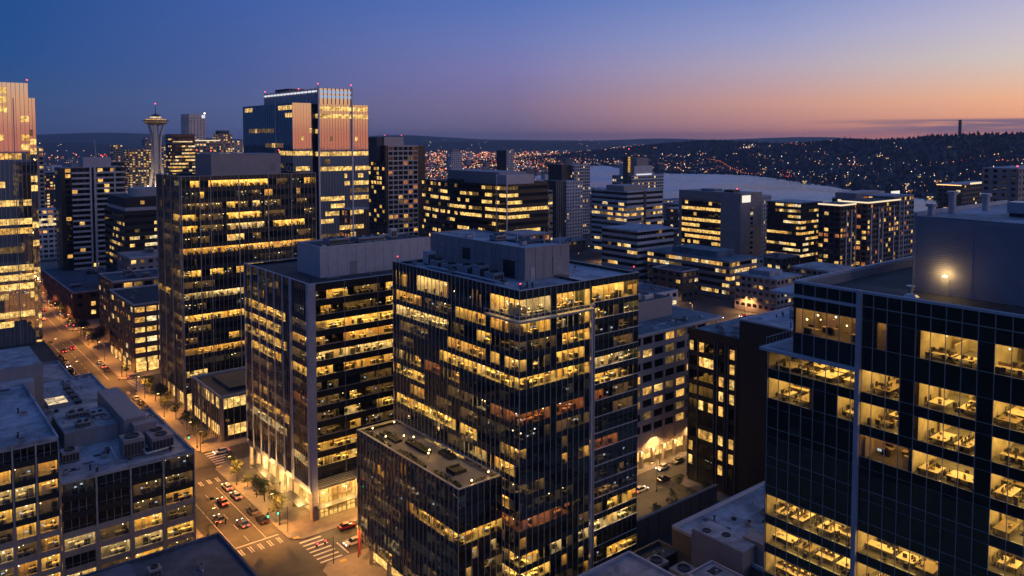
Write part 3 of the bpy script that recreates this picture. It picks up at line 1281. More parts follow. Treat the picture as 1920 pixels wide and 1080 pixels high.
# (world coordinates in metres; the camera stands at the origin)
hill('hillside', [(2711, 2438, 44), (2686, 2202, 72), (2677, 2081, 86), (2644, 1849, 82), (2610, 1617, 70), (2515, 1437, 75), (2395, 1277, 88), (2288, 1106, 96), (2270, 993, 101),
                  (2254, 876, 103), (2273, 732, 105), (2438, 468, 108), (2600, 100, 108)], 'forest', W=(1150, 1300), seed=3, wet=True)
hill('hillside', [(2726, 5526, 31), (2947, 5347, 52), (3230, 5116, 60), (3514, 4886, 76), (3766, 4681, 84), (4080, 4424, 72), (4379, 4440, 79), (4541, 4306, 63), (4897, 4014, 38), (5300, 3700, 30)],
     'forest', W=(1500, 1500), step=120, seed=8)
hill('hillside', [(-900, 7100, 80), (254, 6253, 89), (647, 5932, 79), (831, 5782, 76), (988, 5654, 76), (1118, 5546, 56), (1275, 5417, 39), (1458, 5267, 18)], 'forest', W=(1500, 1500), step=120, seed=5)
hill('mountain_ridge', [(-500, 9250, 113), (540, 8606, 115), (1128, 8128, 124), (1349, 7948, 144), (1643, 7710, 158), (1936, 7470, 144), (2192, 7259, 115), (2558, 6958, 88), (3000, 6600, 84)],
     'mountain', W=(1200, 1200), step=130, seed=2, rough=0.03)
hill('mountain_ridge', [(3109, 6510, 78), (3404, 6271, 120), (3624, 6092, 138), (3844, 5912, 124), (4100, 5701, 90), (4600, 5300, 83), (5127, 4862, 81)], 'mountain', W=(1200, 1200), step=130, seed=4, rough=0.03)
hill('mountain_ridge', [(5000, 4975, 81), (5274, 4744, 86), (5422, 4624, 110), (5641, 4444, 92), (5861, 4264, 82), (6192, 3996, 106), (6523, 3726, 116), (6962, 3366, 86), (7300, 3050, 78)],
     'mountain', W=(1200, 1200), step=130, seed=6, rough=0.03)

# ------------------------------------------------------------------ the big towers
# ---- glass tower with a roof-garden wing, centre of the view
rg = random.Random(11)
X0, Y0, X1, Y1, Z = 94.5, 113.5, 113.0, 160.0, 67.2
b = Bld('office_tower', 'glass office tower in the centre with close mullions, grey rooftop block and lit corner floors', 'office tower', (104, 136))
FH = 3.48
left_rows = {
    0: [(.04, .14, 'L'), (.14, .2, 'D'), (.22, .46, 'L'), (.47, .56, 'O'), (.68, .75, 'L'), (.80, 1, 'L')],
    1: [(0, .14, 'L'), (.14, .26, 'L'), (.26, .36, 'D'), (.38, .5, 'D'), (.54, .79, 'L'), (.80, 1, 'L')],
    2: [(0, .48, 'L'), (.48, .6, 'D'), (.7, .8, 'L'), (.8, 1, 'D')],
    3: [(.05, .3, 'D'), (.47, .72, 'L'), (.72, .78, 'L'), (.8, .86, 'L'), (.9, 1, 'L')],
    4: [(.0, .2, 'D'), (.41, 1, 'L')],
    5: [(0, .1, 'L'), (.14, .26, 'L'), (.3, .42, 'O'), (.46, .58, 'L')],
    6: [(0, .28, 'L'), (.5, .6, 'D'), (.68, .79, 'L'), (.82, 1, 'O')],
    7: [(.16, .28, 'L'), (.4, .5, 'D')],
    8: [(0, .52, 'L'), (.58, .72, 'L')],
    9: [(.5, .56, 'D'), (.6, .78, 'L'), (.8, .97, 'L')],
    10: [(.30, .62, 'L'), (.62, .7, 'D'), (.72, .9, 'D')],
    11: [(.55, .62, 'L'), (.66, .98, 'L')],
    12: [(.85, 1, 'O')], 13: [(.8, .9, 'D')], 14: [(.85, 1, 'D')], 15: [(.86, 1, 'L')], 17: [(.9, 1, 'L')],
}
right_rows = {
    0: [(0, .06, 'L'), (.06, .42, 'L'), (.46, .74, 'L'), (.76, 1, 'L')],
    1: [(0, .44, 'L'), (.46, .74, 'L'), (.74, .82, 'D'), (.83, .97, 'L')],
    2: [(0, .46, 'D'), (.46, .54, 'L'), (.6, .83, 'L'), (.83, 1, 'L')],
    3: [(.0, .1, 'L'), (.18, .32, 'L'), (.36, .44, 'D'), (.46, .8, 'L'), (.82, .92, 'L')],
    4: [(0, .8, 'L'), (.82, 1, 'L')],
    5: [(.8, .92, 'D')],
    6: [(0, .4, 'O'), (.46, .9, 'O')],
    7: [(.3, .4, 'D')], 8: [(.6, .7, 'D')], 9: [(.82, .96, 'L')], 10: [], 11: [],
    12: [(0, .75, 'O')], 13: [(.9, 1, 'D')],
    14: [(0, .36, 'L'), (.4, .68, 'L'), (.68, .76, 'D'), (.8, 1, 'L')],
    15: [(.0, .3, 'L'), (.6, .7, 'L'), (.8, .88, 'L')], 16: [(.9, 1, 'L')], 17: [(.45, .85, 'L')],
}
zlist = []
LF = left(X0, Y1)
RF = front(X0, Y0)
par, wh, row0 = 1.75, 2.25, 4.6
curtain(b, RF, X1 - X0, Z, 18, FH, wh, par, 1.5, right_rows, rg, dark='glass_teal', sp='spandrel_teal', lc=True, depth=4.2, row0=row0, fill=.45)
curtain(b, LF, Y1 - Y0, Z, 18, FH, wh, par, 1.5, left_rows, rg, rc=True, depth=4.2, row0=row0, fill=.55)
# recessed wing on the right
WX0, WX1, WY0 = 115.0, 129.0, 114.6
WF = front(WX0, WY0)
wing_rows = {
    0: [(0, 1, 'L')], 1: [(.0, .5, 'L'), (.5, .6, 'D'), (.62, 1, 'L')], 2: [(0, .3, 'D'), (.6, .9, 'D')], 3: [(.5, .9, 'D')], 4: [(0, 1, 'L')],
    5: [(.0, .85, 'L')], 6: [(0, .45, 'O'), (.5, 1, 'D')], 7: [(.5, .9, 'D')], 8: [(.0, .2, 'D')], 9: [(0, .5, 'O')], 10: [(.6, .7, 'D')], 11: [(.55, .8, 'D')],
    12: [], 13: [(0, .2, 'D'), (.3, .95, 'L')], 14: [(0, .95, 'L')], 15: [], 16: [(.3, 1, 'L')], 17: [(0, .6, 'D')]}
curtain(b, WF, WX1 - WX0, Z - 0.3, 18, FH, wh, par - 0.3, 1.55, wing_rows, rg, dark='glass_teal', sp='spandrel_teal', lc=True, depth=4.2, row0=row0,
        mul=('mullion_dark', 0.07, 0.06), hbar=(0.14, 0.12, 'fin_silver'), fill=.6)
SF = left(WX0, WY0 + 4)
zs = [Z - par - row0 + 0.0 - FH * i - 0.35 + (row0 - row0) for i in range(18)]
zs = [Z - par - (row0 - (FH - wh)) - 0.35 - FH * i for i in range(18)]
slabs(b, X0 + 0.3, X1 - 0.1, Y0 + 0.3, Y1 - 0.1, zs)
slabs(b, WX0 + 0.3, WX1 - 0.1, WY0 + 0.3, Y1 - 0.1, [z + 0.004 for z in zs])
b.bx('core_wall', X0 + 4.5, X1 + 1, Y0 + 4.5, Y1 - 0.3, 0, Z - 1.2, 'office_wall')
b.bx('core_wall', WX0 + 0.2, WX1 - 0.3, WY0 + 4.5, Y1 - 0.5, 0, Z - 1.25, 'office_wall')
b.bx('side_wall', X1 - 0.02, WX0 + 0.06, Y0 + 1.4, Y1 - 0.2, 0, Z - 0.4, 'spandrel_teal')
b.bx('back_wall', WX1 - 0.1, WX1 + 0.1, WY0 + 0.1, Y1, 0, Z - 0.3, 'glass_dark')
b.bx('back_wall', X0, WX1, Y1, Y1 + 0.2, 0, Z - 0.3, 'glass_dark')
b.bx('roof', X0 + 0.25, WX1 - 0.1, Y0 + 1.45, Y1 - 0.02, Z - 1.25, Z - 0.9, 'roof')
b.bx('roof', X0 + 0.3, X1 - 0.1, Y0 + 0.25, Y0 + 1.44, Z - 1.25, Z - 0.9, 'roof')
mb = MB()
mb.box(X0 - 0.1, X1 + 0.1, Y0 - 0.12, Y0 + 0.24, Z, Z + 0.12, 'parapet')
mb.box(X0 - 0.1, X0 + 0.24, Y0 + 0.24, Y1 + 0.2, Z, Z + 0.12, 'parapet')
mb.box(X1 + 0.1, WX1 + 0.2, WY0 - 0.12, WY0 + 0.24, Z - 0.28, Z - 0.16, 'parapet')
mb.box(WX1 - 0.2, WX1 + 0.2, WY0 + 0.24, Y1 + 0.2, Z - 0.28, Z - 0.16, 'parapet')
mb.box(X0, WX1, Y1 - 0.05, Y1 + 0.24, Z - 0.3, Z - 0.04, 'parapet')
b.part('parapet', mb)
# balcony rim below the tall top floor
mb = MB()
zb = zs[0] + 0.1
mb.fbox(RF, -1.5, X1 - X0, 0.2, 1.5, zb - 0.55, zb - 0.15, 'mullion')
mb.fbox(LF, (Y1 - Y0) * 0.80, Y1 - Y0, 0.2, 1.5, zb - 0.548, zb - 0.148, 'mullion')
b.part('balcony', mb)
mb = MB()
mb.fbox(RF, -1.5, X1 - X0, 1.42, 1.48, zb + 0.85, zb + 0.92, 'fin_silver')
mb.fbox(LF, (Y1 - Y0) * 0.80, Y1 - Y0 + 1.4, 1.42, 1.48, zb + 0.85, zb + 0.92, 'fin_silver')
for i in range(13):
    mb.fbox(RF, -1.4 + i * 1.6, -1.34 + i * 1.6, 1.43, 1.47, zb - 0.15, zb + 0.85, 'fin_silver')
for i in range(7):
    mb.fbox(LF, (Y1 - Y0) * .80 + i * 1.6, (Y1 - Y0) * .80 + 0.06 + i * 1.6, 1.43, 1.47, zb - 0.15, zb + 0.85, 'fin_silver')
b.part('balcony_railing', mb)
b.fx('corner_post', RF, X1 - X0 + 0.3, X1 - X0 + 0.75, -0.4, 0.35, 0, zb + 0.3, 'fin_silver')
b.fx('corner_post', RF, X1 - X0 + 1.1, X1 - X0 + 1.4, -0.6, 0.25, 0, zb + 0.3, 'mullion')
# rooftop plant block
p = b.bx('penthouse', 104.8, 117.4, 124.2, 161.0 - 1.2, Z - 0.9, 73.0, 'metal_panel')
b.bx('door', 106.3, 107.4, 124.12, 124.2, Z - 0.9, Z + 1.9, 'metal_panel_light', p)
b.bx('louvre', 112.6, 115.2, 124.12, 124.2, Z - 0.2, Z + 3.6, 'hvac', p)
b.bx('louvre', 104.74, 104.8, 127.5, 131.5, Z - 0.7, Z + 3.0, 'steel_dark', p)
b.bx('louvre', 104.74, 104.8, 143.5, 146.5, Z + 1.4, Z + 4.0, 'steel_dark', p)
b.bx('roof_deck', 105.1, 117.1, 124.5, 159.5, 73.0, 73.05, 'roof', p)
for i in range(11):
    b.bx('joint_strip', 104.77, 104.8, 126.5 + i * 3.0, 126.55 + i * 3.0, Z - 0.8, 72.9, 'spandrel', p)
for i in range(4):
    b.bx('joint_strip', 107.6 + i * 2.4, 107.65 + i * 2.4, 124.17, 124.2, Z - 0.8, 72.9, 'spandrel', p)
b.bx('joint_strip', 104.78, 104.8, 124.3, 159.7, Z + 2.9, Z + 2.94, 'spandrel', p)
mb = MB()
for k in range(16):
    mb.box(104.6, 104.78, 134.0, 134.5, Z - 0.6 + k * 0.42, Z - 0.56 + k * 0.42, 'galvanised')
mb.box(104.6, 104.64, 133.95, 134.0, Z - 0.8, 73.8, 'galvanised')
mb.box(104.6, 104.64, 134.5, 134.55, Z - 0.8, 73.8, 'galvanised')
b.part('ladder', mb, p)
mb = MB()
mb.tube((104.6, 140, Z - 0.5), (104.6, 140, 73.4), 0.12, 0.12, 'galvanised')
mb.tube((104.6, 140.5, Z - 0.5), (104.6, 140.5, 72.4), 0.08, 0.08, 'galvanised')
b.part('riser_pipes', mb, p)
mb = MB()
for (a, c, d, e) in ((104.75, 105.1, 124.15, 159.85), (117.1, 117.45, 124.15, 159.85)):
    mb.box(a, c, d, e, 73.0, 73.3, 'metal_panel')
mb.box(105.1, 117.1, 124.15, 124.5, 73.0, 73.3, 'metal_panel')
mb.box(105.1, 117.1, 159.5, 159.85, 73.0, 73.3, 'metal_panel')
b.part('coping', mb, p)
for (x, y, h) in ((110, 133, 3.6), (113.8, 128.4, 3.4), (115.9, 125.6, 2.6), (107.6, 146, 2.4)):
    mb = MB()
    mb.tube((x, y, 73.05), (x, y, 73.05 + h), 0.11, 0.05, 'needle_white')
    mb.box(x - 0.3, x + 0.3, y - 0.3, y + 0.3, 73.05, 73.25, 'galvanised')
    b.part('antenna_mast', mb, p)
hvac(b, 108, 138, 73.05, 3.0, 2.0, 1.2, 2)
mb = MB()
mb.box(110, 114.4, 130, 137, 73.05, 73.5, 'roof_dark')
b.part('skylight', mb, p)
for (y, w, h) in ((128, 3.4, 1.6), (133, 2.6, 2.6), (137.5, 4.0, 1.9), (143, 4.5, 1.4), (149, 3.0, 1.7)):
    hvac(b, 99.6, y, Z - 0.88, 2.6, w, h, 1, 'hvac')
for i in range(3):
    mb = MB()
    mb.tube((98.6 + i * 0.4, 126, Z - 0.4), (98.6 + i * 0.4, 152, Z - 0.4), 0.13, 0.13, 'galvanised')
    b.part('pipe_run', mb)
hvac(b, 101, 155, Z - 0.88, 2.2, 2.2, 3.0, 0, 'metal_panel_light')
mb = MB()
for i in range(28):
    mb.box(103.2 + i * 0.5, 103.25 + i * 0.5, 122.4, 122.45, Z - 0.88, Z + 0.15, 'galvanised')
mb.box(103.2, 117.0, 122.38, 122.42, Z + 0.1, Z + 0.15, 'galvanised')
b.part('guard_rail', mb)
for q in ((X0 + 0.6, Y0 + 0.6, Z + 0.1), (X0 + 0.6, Y1 - 1.0, Z + 0.1), (WX1 - 0.6, WY0 + 0.8, Z - 0.2), (WX1 - 0.6, Y1 - 2.0, Z - 0.2)):
    b.beacon(*q, r=0.28)
clutter_roof(b, 97, 104, 114.5, 159, Z - 0.9, 16, random.Random(12))
clutter_roof(b, 118, 128.5, 116, 158, Z - 0.9, 14, random.Random(13))
clutter_roof(b, 105.5, 117, 125, 159, 73.05, 12, random.Random(14))
b.done()

# ---- lower wing with the roof garden
rg = random.Random(21)
PX0, PX1, PY0, PY1, PZ = 84.0, 94.35, 118.9, 158.6, 29.8
b = Bld('roof_garden_wing', 'low glass wing with planted roof terrace in front of the central tower', 'office building', (89, 138))
LF = left(PX0, PY1)
RF = front(PX0, PY0)
lr = {0: [(.1, .2, 'D'), (.2, .45, 'D')], 1: [(.0, .12, 'D'), (.2, .29, 'L'), (.36, .5, 'D'), (.5, .65, 'D')], 2: [(.0, .3, 'D'), (.52, 1, 'L')],
      3: [(.1, .3, 'D'), (.4, .46, 'D')], 4: [(.0, .5, 'D'), (.3, .33, 'L')], 5: [(0, .1, 'L'), (.3, .48, 'L'), (.5, .56, 'O'), (.7, .8, 'D')], 6: [(.2, .4, 'L'), (.5, .9, 'D')]}
rr = {0: [(0, .2, 'D')], 1: [], 2: [(0, 1, 'L')], 3: [(.3, .45, 'L'), (.7, .8, 'L')], 4: [(.6, .95, 'D')], 5: [(.8, 1, 'D')], 6: [(.2, .5, 'D')]}
curtain(b, LF, PY1 - PY0, PZ, 7, 3.6, 2.3, 1.3, 1.5, lr, rg, rc=True, depth=3.5, fill=.6, zbot=4.4, sp='spandrel', dark='glass_dark', mul=('mullion', 0.1, 0.18))
curtain(b, RF, PX1 - PX0, PZ, 7, 3.6, 2.3, 1.3, 1.5, rr, rg, lc=True, depth=3.5, fill=.4, zbot=4.4, mul=('mullion', 0.1, 0.18))
slabs(b, PX0 + 0.3, PX1, PY0 + 0.3, PY1 - 0.1, [PZ - 1.3 - 2.3 - 0.35 - 3.6 * i for i in range(7)])
b.bx('core_wall', PX0 + 3.8, PX1, PY0 + 3.8, PY1 - 0.3, 0, PZ - 1.6, 'office_wall')
b.bx('back_wall', PX0, PX1, PY1, PY1 + 0.2, 4.4, PZ - 0.2, 'glass_dark')
b.bx('roof', PX0 + 0.3, PX1 + 0.1, PY0 + 0.3, PY1 - 0.1, PZ - 1.3, PZ - 0.8, 'pavement')
rim(b, PX0, PX1 + 0.05, PY0, PY1 + 0.2, PZ + 0.001, PZ + 0.16, 'mullion', 0.45)
for y in (122, 130, 138, 146, 154):
    b.bx('column', PX0 + 0.5, PX0 + 1.2, y, y + 0.7, 0.15, 4.4, 'concrete_warm')
b.bx('shop_front', PX0 + 2.2, PX0 + 2.3, PY0 + 1, PY1 - 1, 0.15, 4.2, 'shop_window')
mb = MB()
mb.box(PX0 - 0.25, PX0 - 0.1, PY1 - 1.2, PY1 - 0.4, 1.2, 6.6, 'paint_red')
b.part('banner', mb)
b.done()

# planters, seating and lamps on that roof
ROOFZ = PZ - 0.8


def leaf_blob(mb, cx, cyy, cz, rx, ry, rz, n, rg, mat, size=0.3):
    for _ in range(n):
        while True:
            a, c, d = rg.uniform(-1, 1), rg.uniform(-1, 1), rg.uniform(-1, 1)
            q = a * a + c * c + d * d
            if q < 1 and q > 0.25 * rg.random():
                break
        x, y, z = cx + a * rx, cyy + c * ry, cz + d * rz
        t, u = rg.uniform(0, 2 * pi), rg.uniform(-1, 1)
        s_ = size * rg.uniform(0.6, 1.3)
        v = (cos(t) * s_, sin(t) * s_, u * s_ * 0.6)
        w = (-sin(t) * s_ * rg.uniform(.4, .9), cos(t) * s_ * rg.uniform(.4, .9), rg.uniform(-.7, .7) * s_)
        mb.quad((x - v[0], y - v[1], z - v[2]), (x + w[0], y + w[1], z + w[2]), (x + v[0], y + v[1], z + v[2]), (x - w[0], y - w[1], z - w[2]), mat)


plant_spec = [(84.9, 86.0, 147, 157.6, 'far end of the terrace'), (84.9, 86.0, 133, 143.5, 'along the street-side edge in the middle of the terrace'), (84.9, 86.0, 119.9, 130, 'at the near street-side edge of the terrace'),
              (87.6, 89.4, 148, 155.0, 'beside the far lamp pair'), (89.4, 91.0, 138.6, 147.0, 'in the middle beside the tower wall'), (88.0, 93.6, 119.7, 120.8, 'along the near short edge'),
              (91.8, 93.6, 133.0, 137.6, 'against the tower wall')]
for k, (x0, x1, y0, y1, where) in enumerate(plant_spec):
    r = link('planter', None, loc=((x0 + x1) / 2, (y0 + y1) / 2, ROOFZ))
    tag(r, 'long dark planter of shrubs ' + where, 'planter', 'planters on the roof terrace')
    mb = MB()
    hx, hy = (x1 - x0) / 2, (y1 - y0) / 2
    mb.box(-hx, hx, -hy, hy, 0, 0.6, 'steel_dark')
    link('planter_box', mb.mesh('planter_box'), r)
    mb = MB()
    leaf_blob(mb, 0, 0, 0.8, hx, hy, 0.55, int(60 * (y1 - y0) * (x1 - x0) ** 0.5 / 4), rg, 'leaf_dark', 0.22)
    o = link('shrub', mb.mesh('shrub'), r)
r = link('garden_sofa', None, loc=(89.6, 127.6, ROOFZ))
tag(r, 'dark square lounge seat with cushions on the open end of the roof terrace', 'sofa')
for nm, a in (('seat_base', (-1.6, 1.6, -1.4, 1.4, 0, .42)), ('backrest', (-1.6, -1.2, -1.4, 1.4, .42, .95)), ('backrest', (-1.2, 1.6, 1.05, 1.4, .42, .93)), ('cushion', (-1.1, -.1, -1.2, .9, .43, .62)), ('cushion', (0, 1.5, -1.2, .9, .43, .6))):
    mb = MB()
    mb.box(*a, 'furniture_dark')
    link(nm, mb.mesh(nm), r)


def point(parent, loc, energy, col=(1.0, 0.55, 0.2), rad=0.25):
    d = bpy.data.lights.new('bulb', 'POINT')
    d.energy = energy
    d.color = col
    d.shadow_soft_size = rad
    o = bpy.data.objects.new('bulb', d)
    COL.objects.link(o)
    o.location = loc
    o.parent = parent
    return o


lampspots = [(86.8, 156.6, 'at the far street corner'), (92.6, 156.9, 'at the far tower corner'), (86.6, 150.4, 'on the street side past the sofa'), (89.9, 148.2, 'left of the middle pair'), (91.2, 146.2, 'right of the middle pair'),
             (88.8, 136.6, 'at the centre left'), (89.9, 137.9, 'at the centre right'), (88.0, 120.2, 'in the near corner planter'), (92.9, 121.3, 'at the near tower corner')]
for x, y, wh_ in lampspots:
    r = link('garden_lamp', None, loc=(x, y, ROOFZ))
    tag(r, 'small glowing garden lamp on the roof terrace, ' + wh_, 'lamp', 'lamps on the roof terrace')
    mb = MB()
    mb.tube((0, 0, 0), (0, 0, 1.0), 0.06, 0.05, 'steel_dark')
    link('post', mb.mesh('post'), r)
    mb = MB()
    mb.octa(0, 0, 1.2, 0.24, 'lamp_warm')
    link('globe', mb.mesh('globe'), r)
    point(r, (0, 0, 1.7), 60)

# ---- the banded office block on the street corner
rg = random.Random(31)
X0, X1, Y0, Y1, Z = 83.0, 128.0, 181.2, 224.0, 60.0
b = Bld('banded_office_block', 'dark banded glass office block with a bright two-storey lobby on the street corner', 'office building', (105, 202))
LF = left(X0, Y1)
RF = front(X0, Y0)
FH = 3.85
rr = {0: [(.05, .2, 'D'), (.12, .28, 'L'), (.28, .5, 'D'), (.5, .56, 'L'), (.56, 1, 'L')],
      1: [(0, .08, 'D'), (.08, .16, 'L'), (.2, .5, 'D'), (.5, 1, 'L')],
      2: [(.05, .3, 'L'), (.3, 1, 'L')], 3: [(0, .14, 'L'), (.14, .22, 'D'), (.22, 1, 'L')], 4: [(0, 1, 'L')], 5: [(0, .16, 'L'), (.16, .22, 'D'), (.22, 1, 'L')],
      6: [(.1, .18, 'D'), (.3, .5, 'D')], 7: [(.0, .25, 'D'), (.25, .34, 'L'), (.4, .5, 'D')], 8: [(0, .2, 'D'), (.2, .36, 'L'), (.4, .6, 'L')], 9: [(.05, .2, 'D'), (.24, .3, 'L'), (.35, .6, 'D')],
      10: [(0, .04, 'L'), (.05, .16, 'L'), (.16, .6, 'L')], 11: [(0, .6, 'L')]}
lr = {0: [(.5, .56, 'D')], 1: [(.28, .33, 'L')], 2: [(.0, .68, 'L'), (.74, 1, 'D')], 3: [(.0, .6, 'L'), (.78, 1, 'L')], 4: [(0, .66, 'L'), (.75, 1, 'D')], 5: [(.1, .6, 'L'), (.76, 1, 'L')],
      6: [(.25, .35, 'D')], 7: [(0, .1, 'D'), (.3, .6, 'D'), (.78, 1, 'O')], 8: [(.1, .2, 'D'), (.3, .35, 'L')], 9: [(0, .7, 'L'), (.78, 1, 'D')], 10: [(0, .68, 'L'), (.76, 1, 'D')], 11: [(.3, .6, 'D'), (.76, 1, 'L')]}
curtain(b, RF, X1 - X0, Z, 12, FH, 2.2, 1.9, 1.55, rr, rg, dark='glass_dark', mul=('spandrel', 0.06, 0.01), hbar=(0.12, 0.1, 'mullion'), zbot=10.5, lc=True, depth=5, fill=.75)
curtain(b, LF, Y1 - Y0, Z, 12, FH, 2.2, 1.9, 1.45, lr, rg, dark='glass_dark', mul=('mullion_dark', 0.07, 0.07), zbot=8.4, rc=True, depth=5, fill=.4)
for f, w, n_ in ((0, .55, .35), (.12, .3, .4), (.25, .3, .4), (.38, .3, .4), (.50, .3, .4), (.63, .3, .4), (.745, .8, .5)):
    b.fx('facade_fin', LF, f * (Y1 - Y0), f * (Y1 - Y0) + w, 0.03, n_, 7.6, Z + 0.1, 'metal_panel_light')
b.fx('facade_fin', LF, Y1 - Y0 - 0.9, Y1 - Y0 + 0.35, 0.03, 0.42, 7.9, Z + 0.1, 'metal_panel_light')
b.fx('facade_fin', RF, -0.08, 1.6, 0.03, 0.4, 7.9, Z + 0.1, 'metal_panel_light')
for i in range(1, 5):
    b.fx('facade_fin', RF, i * 9.6, i * 9.6 + 0.18, 0.03, 0.1, 10.5, Z - 0.2, 'mullion_dark')
zs = [Z - 1.9 - 2.2 - 0.35 - FH * i for i in range(12)]
slabs(b, X0 + 0.3, X1 - 0.1, Y0 + 0.3, Y1 - 0.1, zs)
b.bx('core_wall', X0 + 5.4, X1 - 0.3, Y0 + 5.4, Y1 - 0.3, 0, Z - 1.2, 'office_wall')
b.bx('back_wall', X0, X1, Y1, Y1 + 0.2, 7, Z - 0.2, 'glass_dark')
b.bx('back_wall', X1 - 0.2, X1, Y0, Y1, 7, Z - 0.25, 'glass_dark')
b.bx('roof', X0 + 0.3, X1 - 0.3, Y0 + 0.3, Y1 - 0.1, Z - 1.2, Z - 0.8, 'roof_dark')
rim(b, X0, X1, Y0, Y1 + 0.2, Z + 0.001, Z + 0.15, 'parapet', 0.4)
# louvre band and lobby
for k in range(5):
    b.fx('louvre_blade', RF, 1.6, X1 - X0, 0.03, 0.14, 8.2 + k * 0.45, 8.4 + k * 0.45, 'mullion_dark')
b.fx('soffit_band', RF, 1.6, X1 - X0, -0.3, 0.02, 7.6, 10.5, 'spandrel')
b.fx('soffit_band', LF, 0, Y1 - Y0, -0.3, 0.02, 7.0, 8.4, 'metal_panel')
b.bx('lobby_soffit', X0 + 0.4, X1 - 0.3, Y0 + 0.4, Y1 - 0.3, 7.0, 7.3, 'concrete_warm')
lob = MB()
lob.quad((X0 + 1.5, Y0 + 1.5, 6.98), (X0 + 1.5, Y1 - 2, 6.98), (X0 + 4.5, Y1 - 2, 6.98), (X0 + 4.5, Y0 + 1.5, 6.98), 'ceil_lobby')
lob.quad((X0 + 4.5, Y0 + 0.6, 6.97), (X0 + 4.5, Y0 + 5.4, 6.97), (X0 + 40, Y0 + 5.4, 6.97), (X0 + 40, Y0 + 0.6, 6.97), 'ceil_lobby')
b.part('lobby_ceiling', lob)
nb = 0
for i in range(7):
    b.pane(RF, 3.6 + i * 2.5, 1.9, 2.4, 3.3, 'glass_clear', 'lobby_pane', n=-0.5)
    b.pane(RF, 3.6 + i * 2.5, 5.25, 2.4, 3.3, 'glass_clear', 'lobby_pane', n=-0.5)
    b.fx('mullion', RF, 2.3 + i * 2.5, 2.45 + i * 2.5, -0.55, -0.3, 0.15, 7.0, 'steel_dark')
b.fx('transom', RF, 2.3, 20, -0.54, -0.32, 3.52, 3.65, 'steel_dark')
b.fx('transom', RF, 2.3, 20, -0.54, -0.32, 5.3, 5.4, 'steel_dark')
b.fx('transom', RF, 2.3, 20, -0.54, -0.32, 1.3, 1.4, 'steel_dark')
for i in range(7):
    b.fx('mullion', RF, 3.55 + i * 2.5, 3.63 + i * 2.5, -0.54, -0.33, 0.15, 7.0, 'steel_dark')
b.bx('reception_desk', X0 + 6, X0 + 11, Y0 + 3.2, Y0 + 4.0, 0.16, 1.3, 'furniture_mid')
b.bx('lobby_artwork', X0 + 8, X0 + 14, Y0 + 5.2, Y0 + 5.35, 2.0, 5.6, 'furniture_mid')
b.fx('column', RF, 0.2, 1.9, -1.4, 0.2, 0.15, 7.9, 'concrete_warm')
b.fx('column', RF, 12.4, 13.6, -0.4, 0.25, 0.15, 8.0, 'concrete_warm')
b.fx('column', LF, Y1 - Y0 - 11.5, Y1 - Y0 - 10.3, -1.2, 0.1, 0.15, 7.0, 'concrete_warm')
for i in range(6):
    b.fx('column', LF, 1 + i * 5.4, 1.9 + i * 5.4, -0.9, 0.0, 0.15, 7.0, 'concrete_pale')
for i in range(15):
    b.pane(LF, 1.4 + i * 2.8, 3.5, 2.7, 6.6, 'shop_window' if i in (2, 4, 7, 9, 12, 13, 14) else 'glass_clear', 'shop_pane', n=-2.0)
b.fx('canopy', RF, 1.0, 11.5, 0.1, 2.4, 3.7, 3.85, 'steel_dark')
b.fx('canopy', LF, Y1 - Y0 - 12, Y1 - Y0 - 2, -0.1, 2.6, 3.75, 3.9, 'steel_dark')
b.fx('canopy', LF, 8, 24, 0.0, 2.2, 3.6, 3.75, 'steel_dark')
# plant block on the roof
p = b.bx('penthouse', 91.3, 126.0, 192.1, 206.4, Z - 0.8, 67.0, 'metal_panel_light')
b.bx('door', 100.0, 102.2, 192.02, 192.1, Z - 0.8, Z + 2.9, 'metal_panel', p)
b.bx('roof_deck', 91.7, 125.6, 192.5, 206.0, 67.0, 67.05, 'roof_dark', p)
mb = MB()
mb.box(91.25, 126.05, 192.05, 192.45, 67.05, 67.5, 'metal_panel_light')
mb.box(91.25, 91.65, 192.45, 206.4, 67.05, 67.5, 'metal_panel_light')
mb.box(91.65, 126.05, 206.0, 206.4, 67.05, 67.5, 'metal_panel_light')
b.part('coping', mb, p)
for i in range(12):                                   # cladding joints
    b.bx('joint_strip', 93.6 + i * 2.8, 93.64 + i * 2.8, 192.06, 192.1, Z - 0.7, 66.9, 'metal_panel', p)
hvac(b, 96, 196, 67.05, 6, 4, 1.6, 2)
hvac(b, 105, 196, 67.05, 8, 5, 1.2, 3)
hvac(b, 117, 199, 67.05, 2, 2, 2.6, 0, 'needle_white')
clutter_roof(b, 84, 127, 182, 191.5, Z - 0.8, 12, random.Random(15))
clutter_roof(b, 92, 125, 193, 205, 67.05, 12, random.Random(16))
b.done()
lobby_lights = [(82.0, 186, 5.6), (82.0, 198, 5.6), (82.0, 210, 5.6), (87, 180.4, 5.8), (93, 180.4, 5.8)]
for x, y, z in lobby_lights:
    point(b.root, (x - b.org[0], y - b.org[1], z), 3200, (1.0, 0.56, 0.18), 0.3)

